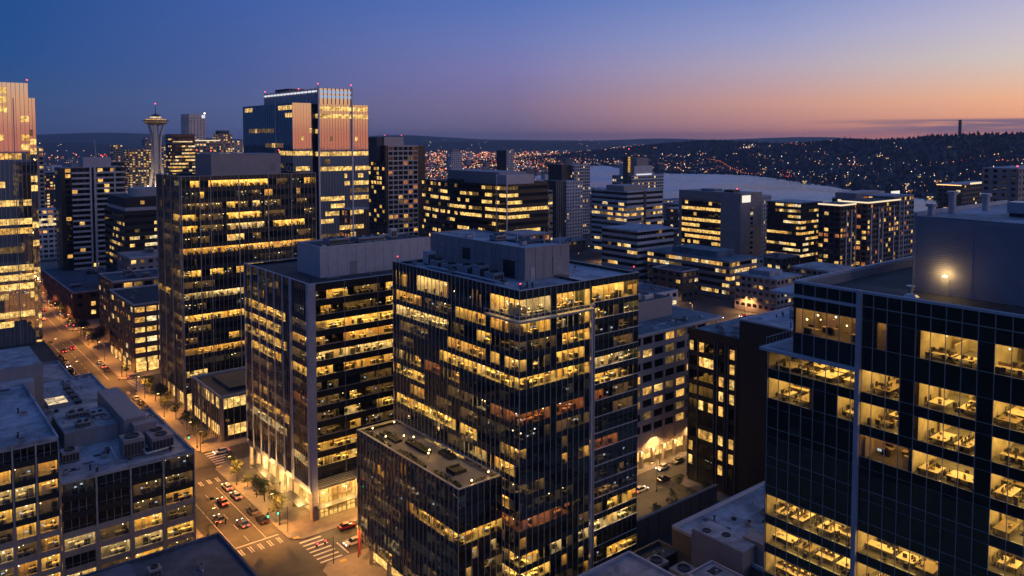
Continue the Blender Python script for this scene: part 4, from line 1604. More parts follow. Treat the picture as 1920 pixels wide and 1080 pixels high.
# ---- dark tower up the street
rg = random.Random(41)
X0, X1, Y0, Y1, Z = 83.4, 133.5, 284.0, 313.0, 82.8
b = Bld('dark_office_tower', 'broad dark glass office tower with grey rooftop block up the street on the left', 'office tower', (108, 298))
LF = left(X0, Y1)
RF = front(X0, Y0)
rr = {0: [(.06, .14, 'L'), (.2, .33, 'L'), (.33, .62, 'L'), (.7, .8, 'D'), (.9, 1, 'L')], 1: [(.5, .6, 'D'), (.6, .66, 'L')], 2: [(.32, .42, 'L'), (.5, .6, 'L'), (.6, .72, 'D')],
      3: [(0, .12, 'L'), (.12, .3, 'D'), (.3, .6, 'L')], 4: [(0, .12, 'L'), (.12, .3, 'D'), (.3, .62, 'L'), (.66, .9, 'L')], 5: [(.3, .45, 'L'), (.5, .55, 'D')],
      6: [(0, .3, 'L'), (.3, 1, 'L')], 7: [(.05, .08, 'D')], 8: [(0, .12, 'L'), (.2, .3, 'L'), (.3, .38, 'D'), (.38, .48, 'L')], 9: [], 10: [(0, .3, 'L'), (.3, .8, 'L')], 11: [(.1, .15, 'D')],
      12: [(0, .13, 'L'), (.13, .5, 'L')], 13: [(.02, .1, 'D'), (.1, .2, 'D')], 14: [(.02, .08, 'D'), (.3, .4, 'L')], 15: [(0, .3, 'L'), (.3, .45, 'L')], 16: [], 17: [(0, .14, 'L')], 18: [(.05, .12, 'D')], 19: [(.2, .4, 'L')]}
lr = {4: [(.2, .9, 'D')], 5: [(.2, .7, 'D')], 8: [(.6, 1, 'D')], 10: [(0, .55, 'L'), (.6, 1, 'D')], 12: [(0, .4, 'D'), (.6, 1, 'D')], 13: [(.5, 1, 'D')], 16: [(.1, .3, 'D')], 3: [(.7, 1, 'L')], 17: [(.3, .5, 'D')]}
curtain(b, RF, X1 - X0, Z, 19, 3.95, 2.25, 1.6, 1.55, rr, rg, mul=('mullion', 0.07, 0.10), lc=True, depth=4.5, zbot=6, fill=.45)
curtain(b, LF, Y1 - Y0, Z, 19, 3.95, 2.25, 1.6, 1.55, lr, rg, dark='glass_bluemirror', mul=('mullion_dark', 0.08, 0.10), rc=True, depth=4.5, zbot=6, fill=.25)
for f in (0, .125, .20, .40, .62, .80, 1):
    b.fx('facade_fin', RF, f * 50 - 0.02, f * 50 + 0.2, 0.03, 0.35, 6, Z + 0.1, 'mullion')
for f in (0, .30, .62, .97):
    b.fx('facade_fin', LF, f * 29, f * 29 + 0.3, 0.03, 0.4, 0.2, Z + 0.1, 'mullion')
slabs(b, X0 + 0.3, X1 - 0.1, Y0 + 0.3, Y1 - 0.1, [Z - 1.6 - 2.25 - 0.35 - 3.95 * i for i in range(19)])
b.bx('core_wall', X0 + 4.8, X1 - 0.3, Y0 + 4.8, Y1 - 0.3, 0, Z - 1.0, 'office_wall')
b.bx('back_wall', X1 - 0.2, X1, Y0, Y1, 0, Z - 0.2, 'glass_dark')
b.bx('back_wall', X0, X1, Y1, Y1 + 0.2, 0, Z - 0.22, 'glass_dark')
b.bx('roof', X0 + 0.3, X1 - 0.3, Y0 + 0.3, Y1 - 0.1, Z - 1.2, Z - 0.7, 'roof_dark')
rim(b, X0, X1, Y0, Y1 + 0.2, Z + 0.001, Z + 0.15, 'mullion', 0.35)
p = b.bx('penthouse', 95.0, 121.0, 287.3, 305, Z - 0.7, 90.2, 'metal_panel')
b.bx('door', 117, 119, 287.22, 287.3, 84, 87.4, 'mullion_dark', p)
b.bx('coping', 94.9, 121.1, 287.2, 305.1, 90.2, 90.45, 'metal_panel', p)
for q in ((95.3, 304, 90.5), (95.3, 288, 90.5), (120.6, 288, 90.5)):
    b.beacon(*q, r=0.4)
for i in range(4):
    b.fx('column', LF, 1.5 + i * 8.5, 2.7 + i * 8.5, -0.9, 0.1, 0.15, 6.2, 'concrete_warm')
b.fx('lobby_window', LF, 1, 28, -2.0, -1.9, 0.2, 5.8, 'shop_window')
b.fx('lobby_window', RF, 1, 14, -1.0, -0.9, 0.2, 5.8, 'shop_window')
b.done()

# ---- glass pavilion at its foot
rg = random.Random(51)
X0, X1, Y0, Y1, Z = 83.5, 108.0, 248.0, 276.0, 14.6
b = Bld('glass_pavilion', 'three-storey glass pavilion with flat dark roof between the two street-side towers', 'building', (95, 262))
LF = left(X0, Y1)
RF = front(X0, Y0)
pe = {'L': 'win_yellow', 'D': 'win_dim', 'O': 'shop_window'}
curtain(b, RF, X1 - X0, Z, 3, 4.4, 3.3, 0.9, 2.0, {0: [(0, 1, 'L')], 1: [(.3, .5, 'D')], 2: [(.1, .5, 'O'), (.5, 1, 'O')]}, rg, emis=pe, mul=('mullion', 0.14, 0.2))
curtain(b, LF, Y1 - Y0, Z, 3, 4.4, 3.3, 0.9, 2.0, {0: [(.2, .5, 'D'), (.5, .8, 'L'), (.85, 1, 'L')], 1: [(.2, .4, 'D')], 2: [(.1, .5, 'O'), (.6, 1, 'O')]}, rg, emis=pe, mul=('mullion', 0.14, 0.2))
for f in (0, .33, .66, .985):
    b.fx('pier', LF, f * 28, f * 28 + 0.6, 0.03, 0.4, 0.1, Z - 0.5, 'concrete')
for f in (0, .4, .8):
    b.fx('pier', RF, f * 24.5, f * 24.5 + 0.8, 0.03, 0.4, 0.1, Z - 0.5, 'concrete')
shell(b, X0, X1, Y0, Y1, Z, 'concrete_dark', 'roof_dark', 0.8)
b.bx('roof_box', X0 + 5, X1 - 3, Y0 + 6, Y1 - 5, Z - 0.7, Z + 0.4, 'roof_dark')
b.done()

# ---- the near glass building on the right, open offices behind its panes
rg = random.Random(61)
DX, DYF, DYN = 92.7, 59.2, 10.0
b = Bld('glass_office_building', 'nearest glass office building at the right edge, open-plan rooms lit behind large panes', 'office building', (110, 35))
LF = left(DX, DYF)
LEN = DYF - DYN
SPN = 1.65
UC = DYF - 46.7                     # silver corner pier
FL = [70.6, 65.0, 61.0, 57.0, 53.0, 49.0, 45.0, 41.0, 37.0, 33.0]
WH = 2.75
LITD = {0: [(55.3, 47.0, 'M'), (44.6, 42.6, 'M'), (39.6, 33.6, 'H'), (32.4, 12, 'H')],
        1: [(59.1, 47.0, 'H'), (46.4, 41.7, 'H'), (39.6, 33.5, 'H'), (32.4, 12, 'H')],
        2: [(59.1, 53.2, 'H'), (50.0, 47.0, 'H'), (46.4, 41.7, 'H'), (39.6, 33.5, 'H'), (32.4, 12, 'H')],
        3: [(46.4, 40.6, 'M'), (40.2, 33.6, 'H'), (32.4, 12, 'H')],
        4: [(32.4, 12, 'H')], 5: [(32.4, 12, 'H')],
        6: [(59.1, 47.0, 'H'), (46.4, 37.0, 'H')], 7: [(59.1, 47.0, 'H'), (46.4, 39.6, 'H')], 8: [(59.1, 50.0, 'H')]}
cols = [i * SPN for i in range(int(UC / SPN) + 1)] + [UC]
us = [u for u in cols if u < UC - 0.5] + [UC]
u = UC
while u < LEN:
    us.append(u + SPN)
    u += SPN
us = sorted(set(round(v, 3) for v in us))
DEPTH = 9.0
for r, zf in enumerate(FL):
    u_lo = 0.0 if r > 0 else DYF - 55.5
    zs, zh = zf + 0.25, zf + 0.25 + WH + (0.5 if r == 0 else 0)
    znext = FL[r - 1] + 0.25 if r > 0 else 77.3
    st = {}
    for (ya, yb, s_) in LITD.get(r, []):
        room(b, LF, DYF - ya, DYF - yb, zf, zh + 0.05, DEPTH if s_ == 'H' else 6.0, s_, LEN, False, False, rg, furn=(s_ == 'M'))
        if s_ == 'H':
            clutter(b.furn, LF, DYF - ya, DYF - max(yb, 20.0), zf + 0.01, rg)
        for i in range(len(us) - 1):
            uc = (us[i] + us[i + 1]) / 2
            if DYF - ya <= uc <= DYF - yb:
                st[i] = 1
    for i in range(len(us) - 1):
        if us[i] < u_lo - 0.3:
            continue
        w = us[i + 1] - us[i]
        b.pane(LF, (us[i] + us[i + 1]) / 2, (zs + zh) / 2, w - 0.05, zh - zs - 0.04, 'glass_clear' if i in st else 'glass_teal', n=-0.02)
    top = znext
    if r == 1:
        b.fx('spandrel', LF, 0, UC, -0.25, 0.02, zh, 67.7, 'spandrel_teal')
        b.fx('spandrel', LF, DYF - 55.5, UC, -0.25, 0.02, 67.71, top, 'spandrel_teal')
        b.bx('terrace_deck', DX + 0.1, DX + 30, 46.9, DYF - 0.1, 68.12, 68.2, 'roof')
        b.fx('spandrel', LF, UC, LEN, -0.25, 0.02, zh, top, 'glass_teal')
    else:
        b.fx('spandrel', LF, u_lo, LEN, -0.25, 0.02, zh, top, 'glass_teal')
    b.fx('transom', LF, u_lo, LEN, 0.02, 0.08, zs - 0.03, zs + 0.03, 'mullion')
    b.fx('transom', LF, u_lo, LEN, 0.02, 0.08, zh - 0.02, zh + 0.03, 'mullion_dark')
    if r == 0:
        b.fx('transom', LF, u_lo, LEN, 0.02, 0.10, 75.7, 75.8, 'mullion')
    # partition shelf: the slab of the floor
    b.bx('floor_slab', DX + 0.12, DX + 32, DYN, DYF - (3.8 if r == 0 else 0.1), zf - 0.35, zf, 'carpet')
for i, u in enumerate(us):
    b.fx('mullion', LF, u - 0.03, u + 0.03, 0.025, 0.16, 28, (67.7 if u < DYF - 55.5 - 0.3 else 77.3), 'mullion')
b.fx('corner_pier', LF, UC - 0.28, UC + 0.28, 0.03, 0.55, 28, 77.7, 'metal_panel_light')
b.fx('plinth_glass', LF, 0, LEN, -0.2, 0.02, 0, 33.2, 'glass_dark')
b.bx('core_wall', DX + 9.2, DX + 40, DYN, DYF - 0.3, 0, 67.6, 'office_wall')
b.bx('core_wall', DX + 9.2, DX + 40, DYN, DYF - 4.0, 67.6, 76.0, 'office_wall')
b.bx('back_wall', DX, DX + 44, DYF, DYF + 0.2, 0, 67.7, 'spandrel_teal')
b.bx('back_wall', DX + 0.02, DX + 44, DYF - 3.75, DYF - 3.6, 68.0, 77.2, 'glass_teal')
for i in range(14):
    b.bx('mullion', DX + 0.5 + i * 3, DX + 0.6 + i * 3, DYF + 0.2, DYF + 0.3, 20, 67.7, 'mullion')
# terrace ledge, canopy, roof
b.bx('terrace_ledge', DX - 0.75, DX + 20, DYF - 3.59, DYF + 0.9, 67.7, 68.1, 'parapet')
b.bx('terrace_ledge', DX - 0.75, DX - 0.03, 46.9, DYF - 3.6, 67.7, 68.1, 'parapet')
b.bx('canopy', DX - 0.2, DX + 12, DYF - 3.55, DYF - 0.2, 75.6, 75.9, 'parapet')
b.bx('canopy', DX - 0.5, DX - 0.24, 46.9, DYF - 3.0, 75.55, 75.9, 'parapet')
mb = MB()
for i in range(24):
    mb.box(DX + 0.3 + i * 0.8, DX + 0.36 + i * 0.8, DYF + 0.5, DYF + 0.56, 68.1, 69.2, 'galvanised')
mb.box(DX + 0.3, DX + 20, DYF + 0.5, DYF + 0.56, 69.2, 69.26, 'galvanised')
b.part('guard_rail', mb)
b.bx('roof', DX + 0.3, DX + 44, DYN, DYF - 4.0, 76.0, 76.15, 'roof_dark')
mb = MB()
mb.box(DX - 0.15, DX + 0.28, DYN, DYF - 3.6, 77.3, 77.62, 'parapet')
mb.box(DX + 0.28, DX + 44, DYF - 4.0, DYF - 3.5, 77.2, 77.62, 'parapet')
b.part('parapet', mb)
b.bx('inner_parapet', DX + 0.28, DX + 44, DYF - 4.2, DYF - 4.01, 76.15, 77.3, 'hvac')
# plant block with horizontal siding, door and wall lamp
p = b.bx('penthouse', 105.2, 136, 14, 46.0, 76.0, 85.9, 'siding')
for i in range(32):
    b.bx('siding_board', 105.0, 105.2, 14, 45.9, 76.2 + i * 0.3, 76.40 + i * 0.3, 'siding', p)
b.bx('siding_trim', 104.95, 105.3, 45.85, 46.06, 76.1, 85.92, 'siding', p)
b.bx('siding_trim', 104.95, 105.0, 38.9, 38.98, 76.1, 85.9, 'siding', p)
d_ = b.bx('door', 104.94, 105.0, 41.5, 42.5, 76.16, 78.3, 'hvac', p)
b.bx('canopy_roof', 105.1, 136.2, 13.9, 46.1, 85.9, 86.02, 'roof', p)
mb = MB()
mb.box(105.05, 136.2, 45.7, 46.12, 86.02, 86.5, 'parapet')
b.part('coping', mb, p)
mb = MB()
mb.box(104.68, 104.99, 41.8, 42.2, 78.75, 78.95, 'steel_dark')
w_ = b.part('wall_lamp', mb, p)
mb = MB()
mb.box(104.7, 104.98, 41.75, 42.25, 78.55, 78.75, 'lamp_warm')
b.part('lens', mb, w_)
point(b.root, (104.3 - 110, 42.0 - 35, 78.9), 260, (1.0, 0.62, 0.22), 0.12)
mb = MB()
mb.lathe(102.6, 45.2, [(.35, 76.15), (.35, 77.0), (.5, 77.0), (.5, 77.25)], 10, 'galvanised')
b.part('roof_vent', mb)
for x, y, h in ((112, 44.2, 2.6), (106.6, 44.6, 1.2), (120, 43, 2.0)):
    mb = MB()
    mb.lathe(x, y, [(.45, 86.02), (.45, 86.02 + h), (.7, 86.02 + h), (.7, 86.2 + h + 0.2)], 10, 'galvanised')
    b.part('roof_vent', mb)
mb = MB()
mb.box(113, 116, 26, 38, 86.5, 87.9, 'galvanised')
mb.box(113.2, 115.8, 26.2, 37.8, 86.02, 86.5, 'steel_dark')
b.part('duct', mb)
hvac(b, 122, 27, 86.02, 6, 8, 3.4, 2)
mb = MB()
mb.lathe(100.2, 44.0, [(.9, 76.15), (.95, 76.3), (.6, 76.65)], 12, 'galvanised')
b.part('roof_vent', mb)
b.beacon(136, 30, 86.5)
b.done()

# tables and chairs in those rooms
ORD = {0: 'top', 1: 'second', 2: 'third', 3: 'fourth', 4: 'fifth', 5: 'sixth', 6: 'seventh', 7: 'eighth', 8: 'ninth'}


def mesh_box(name, mat, *boxes):
    mb = MB()
    for q in boxes:
        mb.box(*q, mat)
    return mb.mesh(name)


T_TOP = mesh_box('table_top', 'desk_top', (-1.0, 1.0, -1.7, 1.7, 0.70, 0.75))
T_LEG = mesh_box('leg', 'furniture_dark', (-0.04, 0.04, -0.04, 0.04, 0, 0.70))
T_MON = mesh_box('monitor', 'furniture_dark', (-0.02, 0.02, -0.28, 0.28, 0.95, 1.28), (-0.03, 0.03, -0.04, 0.04, 0.76, 0.95))
T_DIV = mesh_box('divider', 'furniture_mid', (-0.02, 0.02, -1.6, 1.6, 0.76, 1.1))
C_SEAT = mesh_box('seat', 'furniture_dark', (-0.24, 0.24, -0.24, 0.24, 0.42, 0.50))
C_BACK = mesh_box('backrest', 'furniture_dark', (-0.22, 0.22, 0.20, 0.26, 0.52, 1.0))
C_POST = mesh_box('pedestal', 'furniture_dark', (-0.04, 0.04, -0.04, 0.04, 0.08, 0.42), (-0.28, 0.28, -0.03, 0.03, 0.0, 0.08), (-0.03, 0.03, -0.28, -0.04, 0.0, 0.08), (-0.03, 0.03, 0.04, 0.28, 0.0, 0.08))
T_TOP2 = mesh_box('table_top', 'furniture_mid', (-1.0, 1.0, -1.7, 1.7, 0.70, 0.75))
ITEMS = [mesh_box('desk_item', 'furniture_dark', (-.2, .2, -.14, .14, 0, .03)), mesh_box('desk_item', 'office_wall', (-.15, .15, -.2, .2, 0, .05)), mesh_box('desk_item', 'furniture_dark', (-.03, .03, -.26, .26, 0, .5)),
         mesh_box('desk_item', 'furniture_mid', (-.18, .18, -.12, .12, 0, .28)), mesh_box('desk_item', 'leaf_dark', (-.12, .12, -.12, .12, 0, .4))]
SB = mesh_box('cabinet', 'desk_top', (-0.25, 0.25, -1.4, 1.4, 0, 1.05))
ZONE = ['far corner', 'beside the corner pier', 'middle bays', 'right edge bays']
NTH = ['first', 'second', 'third', 'fourth', 'fifth', 'sixth', 'seventh', 'eighth', 'ninth', 'tenth', 'eleventh', 'twelfth']
tcount = {}
for r, zl in LITD.items():
    zf = FL[r] + 0.004
    for (ya, yb, s_) in zl:
        if s_ != 'H' or ya - yb < 2.5:
            continue
        yb2 = max(yb, 22.0)
        n_t = max(1, int((ya - yb2) / 2.9))
        for k in range(n_t):
            y = ya - (k + 0.5) * (ya - yb2) / n_t + rg.uniform(-.4, .4)
            for row_x, dep in ((DX + 2.3, 'by the glass'), (DX + 5.6, 'set back')):
                if row_x > DX + 4 and rg.random() < 0.25:
                    continue
                zone = ZONE[0 if y > 53 else 1 if y > 41 else 2 if y > 33 else 3]
                tcount[(r, dep)] = tcount.get((r, dep), 0) + 1
                lab = 'office table %s, %s from left, %s storey of near right building' % (dep, NTH[tcount[(r, dep)] - 1], ORD[r])
                t = link('office_table', None, loc=(row_x + rg.uniform(-.3, .3), y, zf), rz=rg.choice([0, pi / 2, pi / 2]))
                t.scale = (rg.uniform(.7, 1.15), rg.uniform(.6, 1.0), rg.uniform(.95, 1.1))
                tag(t, lab, 'table', 'tables in the near right building, %s storey' % ORD[r])
                link('table_top', rg.choice([T_TOP, T_TOP, T_TOP2]), t)
                for _ in range(rg.randint(2, 6)):
                    link('desk_item', rg.choice(ITEMS), t, (rg.uniform(-.8, .8), rg.uniform(-1.5, 1.5), .752), rg.uniform(0, 3))
                for sx in (-.9, .9):
                    for sy in (-1.55, 1.55):
                        link('leg', T_LEG, t, (sx, sy, 0))
                if rg.random() < 0.6:
                    link('divider', T_DIV, t)
                    for sy in (-1.0, 0, 1.0):
                        for sx in (-.25, .25):
                            if rg.random() < 0.8:
                                link('monitor', T_MON, t, (sx, sy, 0))
                ang = t.rotation_euler[2]
                for sx in (-1.35, 1.35):
                    for sy in (-0.9, 0.4):
                        if rg.random() < 0.85:
                            px_, py_ = sx, sy + rg.uniform(-.2, .2)
                            c = link('office_chair', None, loc=(t.location[0] + px_ * cos(ang) - py_ * sin(ang), t.location[1] + px_ * sin(ang) + py_ * cos(ang), zf),
                                     rz=ang + (pi / 2 if sx < 0 else -pi / 2) + rg.uniform(-.5, .5))
                            tag(c, 'dark swivel chair, %s storey of the near right building, %s' % (ORD[r], zone), 'chair', 'swivel chairs, %s storey, %s' % (ORD[r], zone))
                            link('seat', C_SEAT, c)
                            link('backrest', C_BACK, c)
                            link('pedestal', C_POST, c)

# ------------------------------------------------------------------ lower left: the stone and glass block
rg = random.Random(71)
b = Bld('stone_office_block', 'tan stone office block with dark upper glazing and crowded roof plant at lower left', 'office building', (36, 200))
GX0, GX1, GY0, GY1, GZ = 28.7, 56.0, 185.0, 222.0, 24.2
F1 = front(GX0, GY0)
W = GX1 - GX0
b.bx('wall', GX0 + 0.3, GX1 - 0.1, GY0 + 3.2, GY1, 0, GZ - 0.9, 'concrete_warm')
b.bx('side_wall', GX1 - 0.3, GX1, GY0 + 0.3, GY1, 0, GZ - 0.2, 'concrete_warm')
b.bx('roof', GX0 + 0.2, GX1 - 0.35, GY0 + 0.35, GY1 - 0.4, GZ - 0.8, GZ - 0.55, 'roof')
rim(b, GX0 + 0.1, GX1, GY0, GY1, GZ - 0.5, GZ + 0.05, 'roof', 0.35)
nb = 4
bw = W / nb
grows = [(['D', None, None, 'L']), ([None, None, 'D', 'D']), ([None, None, 'D', 'L']), (['L', 'D', 'L', 'D']), ([None, 'L', 'L', 'L']), (['L', 'D', 'L', 'D'])]
for r in range(6):
    zh = GZ - 0.75 - r * 3.95
    zs = zh - 2.6
    hi = r < 3
    b.fx('spandrel', F1, 0.1, W, -0.3, 0.1, max(0, zh - 3.95), zs, 'spandrel' if r < 2 else 'concrete_warm')
    for i in range(nb):
        st = grows[r][i]
        u0, u1 = i * bw + 0.5, (i + 1) * bw - 0.5
        for k in range(4):
            w = (u1 - u0) / 4
            b.pane(F1, u0 + (k + .5) * w, (zs + zh) / 2, w - 0.06, zh - zs - 0.04, 'glass_clear' if st else 'glass_dark', n=-0.12)
            if k:
                b.fx('mullion', F1, u0 + k * w - 0.035, u0 + k * w + 0.035, -0.09, 0.0, zs, zh, 'mullion')
        b.fx('transom', F1, u0, u1, -0.09, -0.02, zs + 0.7, zs + 0.76, 'mullion_dark')
        if st:
            room(b, F1, u0, u1, zs - 0.2, zh + 0.05, 2.9, st, W, False, False, rg)
    b.bx('floor_slab', GX0 + 0.4, GX1 - 0.4, GY0 + 0.35, GY0 + 3.2, zs - 0.5, zs - 0.2, 'carpet')
for i in range(nb + 1):
    b.fx('pier', F1, max(0.02, i * bw - 0.5), min(W, i * bw + 0.5), -0.3, 0.3, 0, GZ - 12.6, 'concrete_warm')
    b.fx('pier', F1, max(0.02, i * bw - 0.18), min(W, i * bw + 0.18), -0.3, 0.25, GZ - 12.6, GZ - 0.1, 'mullion')
b.fx('cornice', F1, 0.1, W, -0.3, 0.28, GZ - 0.75, GZ - 0.5, 'mullion')
# left, taller glazed bay
F0 = front(8.0, 184.6)
LW = 28.6 - 8.0
b.bx('wall', 8.0, 28.6, 187.8, 232, 0, 33.0, 'concrete_warm')
b.bx('side_wall', 28.3, 28.6, 184.9, 231, GZ, 33.2, 'spandrel')
b.bx('roof', 8.2, 28.3, 184.9, 231.6, 33.1, 33.4, 'roof')
rim(b, 8.0, 28.6, 184.6, 232, 33.4, 34.2, 'roof', 0.35)
gl = [([None] * 5), (['D', None, 'L', 'D', 'L']), (['L', 'D', 'L', 'L', 'L']), (['D', 'L', 'L', 'L', 'D']), (['L', None, 'D', 'L', 'L']), ([None, 'D', 'L', 'D', 'L']), (['L', 'L', 'D', 'L', 'L']), ([None, 'D', 'L', None, 'L'])]
for r in range(8):
    zh = 33.2 - r * 4.0
    zs = zh - 2.7
    b.fx('spandrel', F0, 0, LW, -0.3, 0.05, max(0, zh - 4.0), zs, 'spandrel' if r < 4 else 'concrete_warm')
    for i in range(5):
        u0, u1 = i * LW / 5 + 0.35, (i + 1) * LW / 5 - 0.35
        st = gl[r][i]
        for k in range(3):
            w = (u1 - u0) / 3
            b.pane(F0, u0 + (k + .5) * w, (zs + zh) / 2, w - 0.06, zh - zs - 0.04, 'glass_clear' if st else 'glass_dark', n=-0.1)
            if k:
                b.fx('mullion', F0, u0 + k * w - 0.035, u0 + k * w + 0.035, -0.07, 0.0, zs, zh, 'mullion')
        b.fx('transom', F0, u0, u1, -0.07, -0.02, zs + 0.7, zs + 0.76, 'mullion_dark')
        if st:
            room(b, F0, u0, u1, zs - 0.2, zh + 0.05, 2.9, st, LW, False, False, rg)
    b.bx('floor_slab', 8.3, 28.2, 184.95, 187.8, zs - 0.5, zs - 0.2, 'carpet')
for i in range(6):
    b.fx('pier', F0, max(0, i * LW / 5 - (0.35 if i else 0)), min(LW, i * LW / 5 + 0.35), -0.3, 0.22, 0, 17.4, 'concrete_warm')
    b.fx('pier', F0, max(0, i * LW / 5 - (0.16 if i else 0)), min(LW, i * LW / 5 + 0.16), -0.3, 0.18, 17.4, 34.0, 'mullion')
b.fx('cornice', F0, 0, LW, -0.3, 0.2, 33.2, 33.45, 'mullion')
# upper roof block behind
b.bx('penthouse', 14, 33.5, 236, 258, 0, 37, 'metal_panel')
b.bx('penthouse_roof', 14.3, 33.2, 236.3, 257.7, 37.0, 37.3, 'roof')
b.bx('penthouse', 14, 31, 232.2, 235.9, 0, 34.0, 'metal_panel_light')
# plant on the roof
p = b.bx('plant_room', 33.0, 44.5, 205, 221, GZ - 0.55, GZ + 3.2, 'hvac')
b.bx('plant_roof', 33.2, 44.3, 205.2, 220.8, GZ + 3.2, GZ + 3.3, 'roof', p)
b.bx('plant_room', 44.6, 49.6, 200, 228, GZ - 0.55, GZ + 5.4, 'metal_panel')
b.bx('plant_room', 46.0, 51.0, 196.6, 199.9, GZ - 0.55, GZ + 4.6, 'metal_panel')
hvac(b, 42.4, 190.6, GZ - 0.5, 4.4, 4.4, 4.0, 1, 'metal_panel')
hvac(b, 48.3, 190.2, GZ - 0.5, 4.8, 7.4, 3.2, 2, 'metal_panel')
hvac(b, 36, 207, GZ + 3.3, 3, 2.4, 1.0, 2)
hvac(b, 40, 212, GZ + 3.3, 3, 2.4, 1.0, 2)
hvac(b, 35.5, 215, GZ + 3.3, 4, 2.4, 1.2, 2)
hvac(b, 31.0, 196, GZ - 0.5, 3.5, 3.0, 2.4, 1)
for (a, c) in (((46.6, 188.6, GZ + 0.3), (53.4, 189.6, GZ + 0.3)), ((46.6, 188.6, GZ + 0.3), (46.4, 190.4, GZ + 0.8)), ((40.6, 189.2, GZ + 0.2), (40.4, 194.4, GZ + 1.6)), ((47.6, 192.0, GZ + 0.6), (47.6, 199, GZ + 0.6)),
               ((46.8, 198.6, GZ + 0.9), (49.0, 197.0, GZ + 0.9)), ((53.4, 189.6, GZ + 0.3), (53.4, 191.4, GZ + 0.3))):
    mb = MB()
    mb.tube(a, c, 0.28, 0.28, 'galvanised', 8)
    b.part('duct', mb)
# back wing with lit skylight
b.bx('wing', 33.0, 51.0, 228.2, 268, 0, 23.0, 'concrete_warm')
b.bx('wing_roof', 33.2, 50.8, 228.4, 267.8, 23.0, 23.3, 'roof')
rim(b, 33.0, 51.0, 228.2, 268, 23.3, 23.8, 'roof', 0.35)
p = b.bx('skylight', 35, 40, 240, 247, 23.3, 24.4, 'galvanised')
for k in range(3):
    b.bx('skylight_pane', 35.2, 39.8, 240.4 + 2.2 * k, 242.2 + 2.2 * k, 24.4, 24.5, 'win_pale', p)
b.bx('window', 35, 37, 228.1, 228.2, 17.5, 19.8, 'win_pale')
for i in range(4):
    hvac(b, 41.5, 240 + i * 5, 23.3, 1.6, 3.2, 0.8, 0, 'steel_dark')
clutter_roof(b, 33, 51, 229, 267, 23.3, 16, rg)
clutter_roof(b, 29, 56, 186, 200, GZ - 0.55, 26, rg)
clutter_roof(b, 8, 28.5, 185, 231, 33.4, 18, rg)
clutter_roof(b, 33, 44, 205, 220, GZ + 3.3, 10, rg)
clutter_roof(b, 50, 56, 200, 221, GZ - 0.55, 8, rg)
b.done()

# ---- navy roof at the bottom edge
b = Bld('navy_roof_building', 'low building with a dark blue flat roof at the bottom left edge', 'building', (42, 148))
b.bx('wall', 26, 55.3, 128, 166.5, 0, 11.4, 'granite_brown')
b.bx('roof', 26.2, 55.1, 128.2, 166.3, 11.4, 11.6, 'roof_navy')
rim(b, 26, 55.3, 128, 166.5, 11.6, 12.2, 'roof_navy', 0.5)
b.bx('inner_roof', 30.0, 51.6, 131, 161.5, 11.6, 11.75, 'roof_navy')
hvac(b, 39, 157.5, 11.75, 2.2, 2.0, 1.4, 1)
hvac(b, 33.6, 160.0, 11.75, 3, 2.0, 1.1, 1)
mb = MB()
mb.tube((40, 150, 11.8), (46, 152, 11.8), 0.12, 0.12, 'galvanised')
b.part('pipe', mb)
b.bx('roof_step', 26.1, 36.5, 150, 162.6, 11.75, 13.6, 'roof_navy')
clutter_roof(b, 30.5, 51, 131, 161, 11.75, 22, random.Random(7))
b.done()
# dark low houses below the far-left tower
b = Bld('low_dark_building', 'low dark flat-roofed building with one lit doorway left of the street', 'building', (48, 365))
b.bx('wall', 36, 56.0, 340, 392, 0, 8, 'concrete_dark')
b.bx('roof', 36.3, 55.7, 340.3, 391.7, 8, 8.2, 'roof_dark')
rim(b, 36, 56, 340, 392, 8.2, 8.6, 'concrete_dark', 0.35)
b.bx('door_window', 54.2, 55.4, 339.9, 340, 2, 6, 'win_yellow')
b.bx('door_window', 47, 48.2, 339.9, 340, 2, 4, 'win_dim')
b.done()
b = Bld('low_tan_building', 'low tan building with a white stepped roof at the left edge', 'building', (30, 290))
b.bx('wall', 12, 50, 278, 318, 0, 16, 'concrete_warm')
b.bx('roof', 12.3, 49.7, 278.3, 317.7, 16, 16.2, 'roof')
rim(b, 12, 50, 278, 318, 16.2, 16.9, 'roof', 0.35)
b.bx('roof_step', 14, 42, 284, 312, 16.2, 20.5, 'metal_panel_light')
b.bx('roof_step_deck', 14.3, 41.7, 284.3, 311.7, 20.5, 20.7, 'roof')
b.bx('door', 34, 36, 283.9, 284, 16.3, 18.6, 'steel_dark')
b.done()

# ------------------------------------------------------------------ bottom centre: low roofs between the towers
b = Bld('flat_roof_annex', 'low annex with worn grey flat roof and penthouse left of the near right building', 'building', (143, 92))
b.bx('wall', 129.5, 170, 76, 105.0, 0, 13.2, 'granite_brown')
b.bx('roof', 129.8, 169.7, 76.3, 104.7, 13.2, 13.4, 'roof')
rim(b, 129.5, 170, 76, 105, 13.4, 14.1, 'parapet', 0.5)
p = b.bx('stair_block', 126.4, 132.2, 85.5, 97.5, 0, 17.2, 'metal_panel')
b.bx('stair_roof', 126.6, 132.0, 85.7, 97.3, 17.2, 17.3, 'roof', p)
b.bx('stair_block', 131.0, 134.2, 84.0, 88.6, 13.4, 17.8, 'concrete')
for (x, y) in ((128.0, 95), (129.6, 91.5)):
    mb = MB()
    mb.lathe(x, y, [(0.9, 17.3), (0.9, 17.45), (0.75, 17.45), (0.7, 17.32)], 14, 'steel_dark')
    b.part('fan', mb)
for (x, y) in ((138, 97), (143, 99), (147, 94), (141, 90), (150, 88)):
    mb = MB()
    mb.lathe(x, y, [(0.5, 13.4), (0.5, 13.7), (0.65, 13.75), (0.2, 14.0)], 10, 'steel_dark')
    b.part('roof_vent', mb)
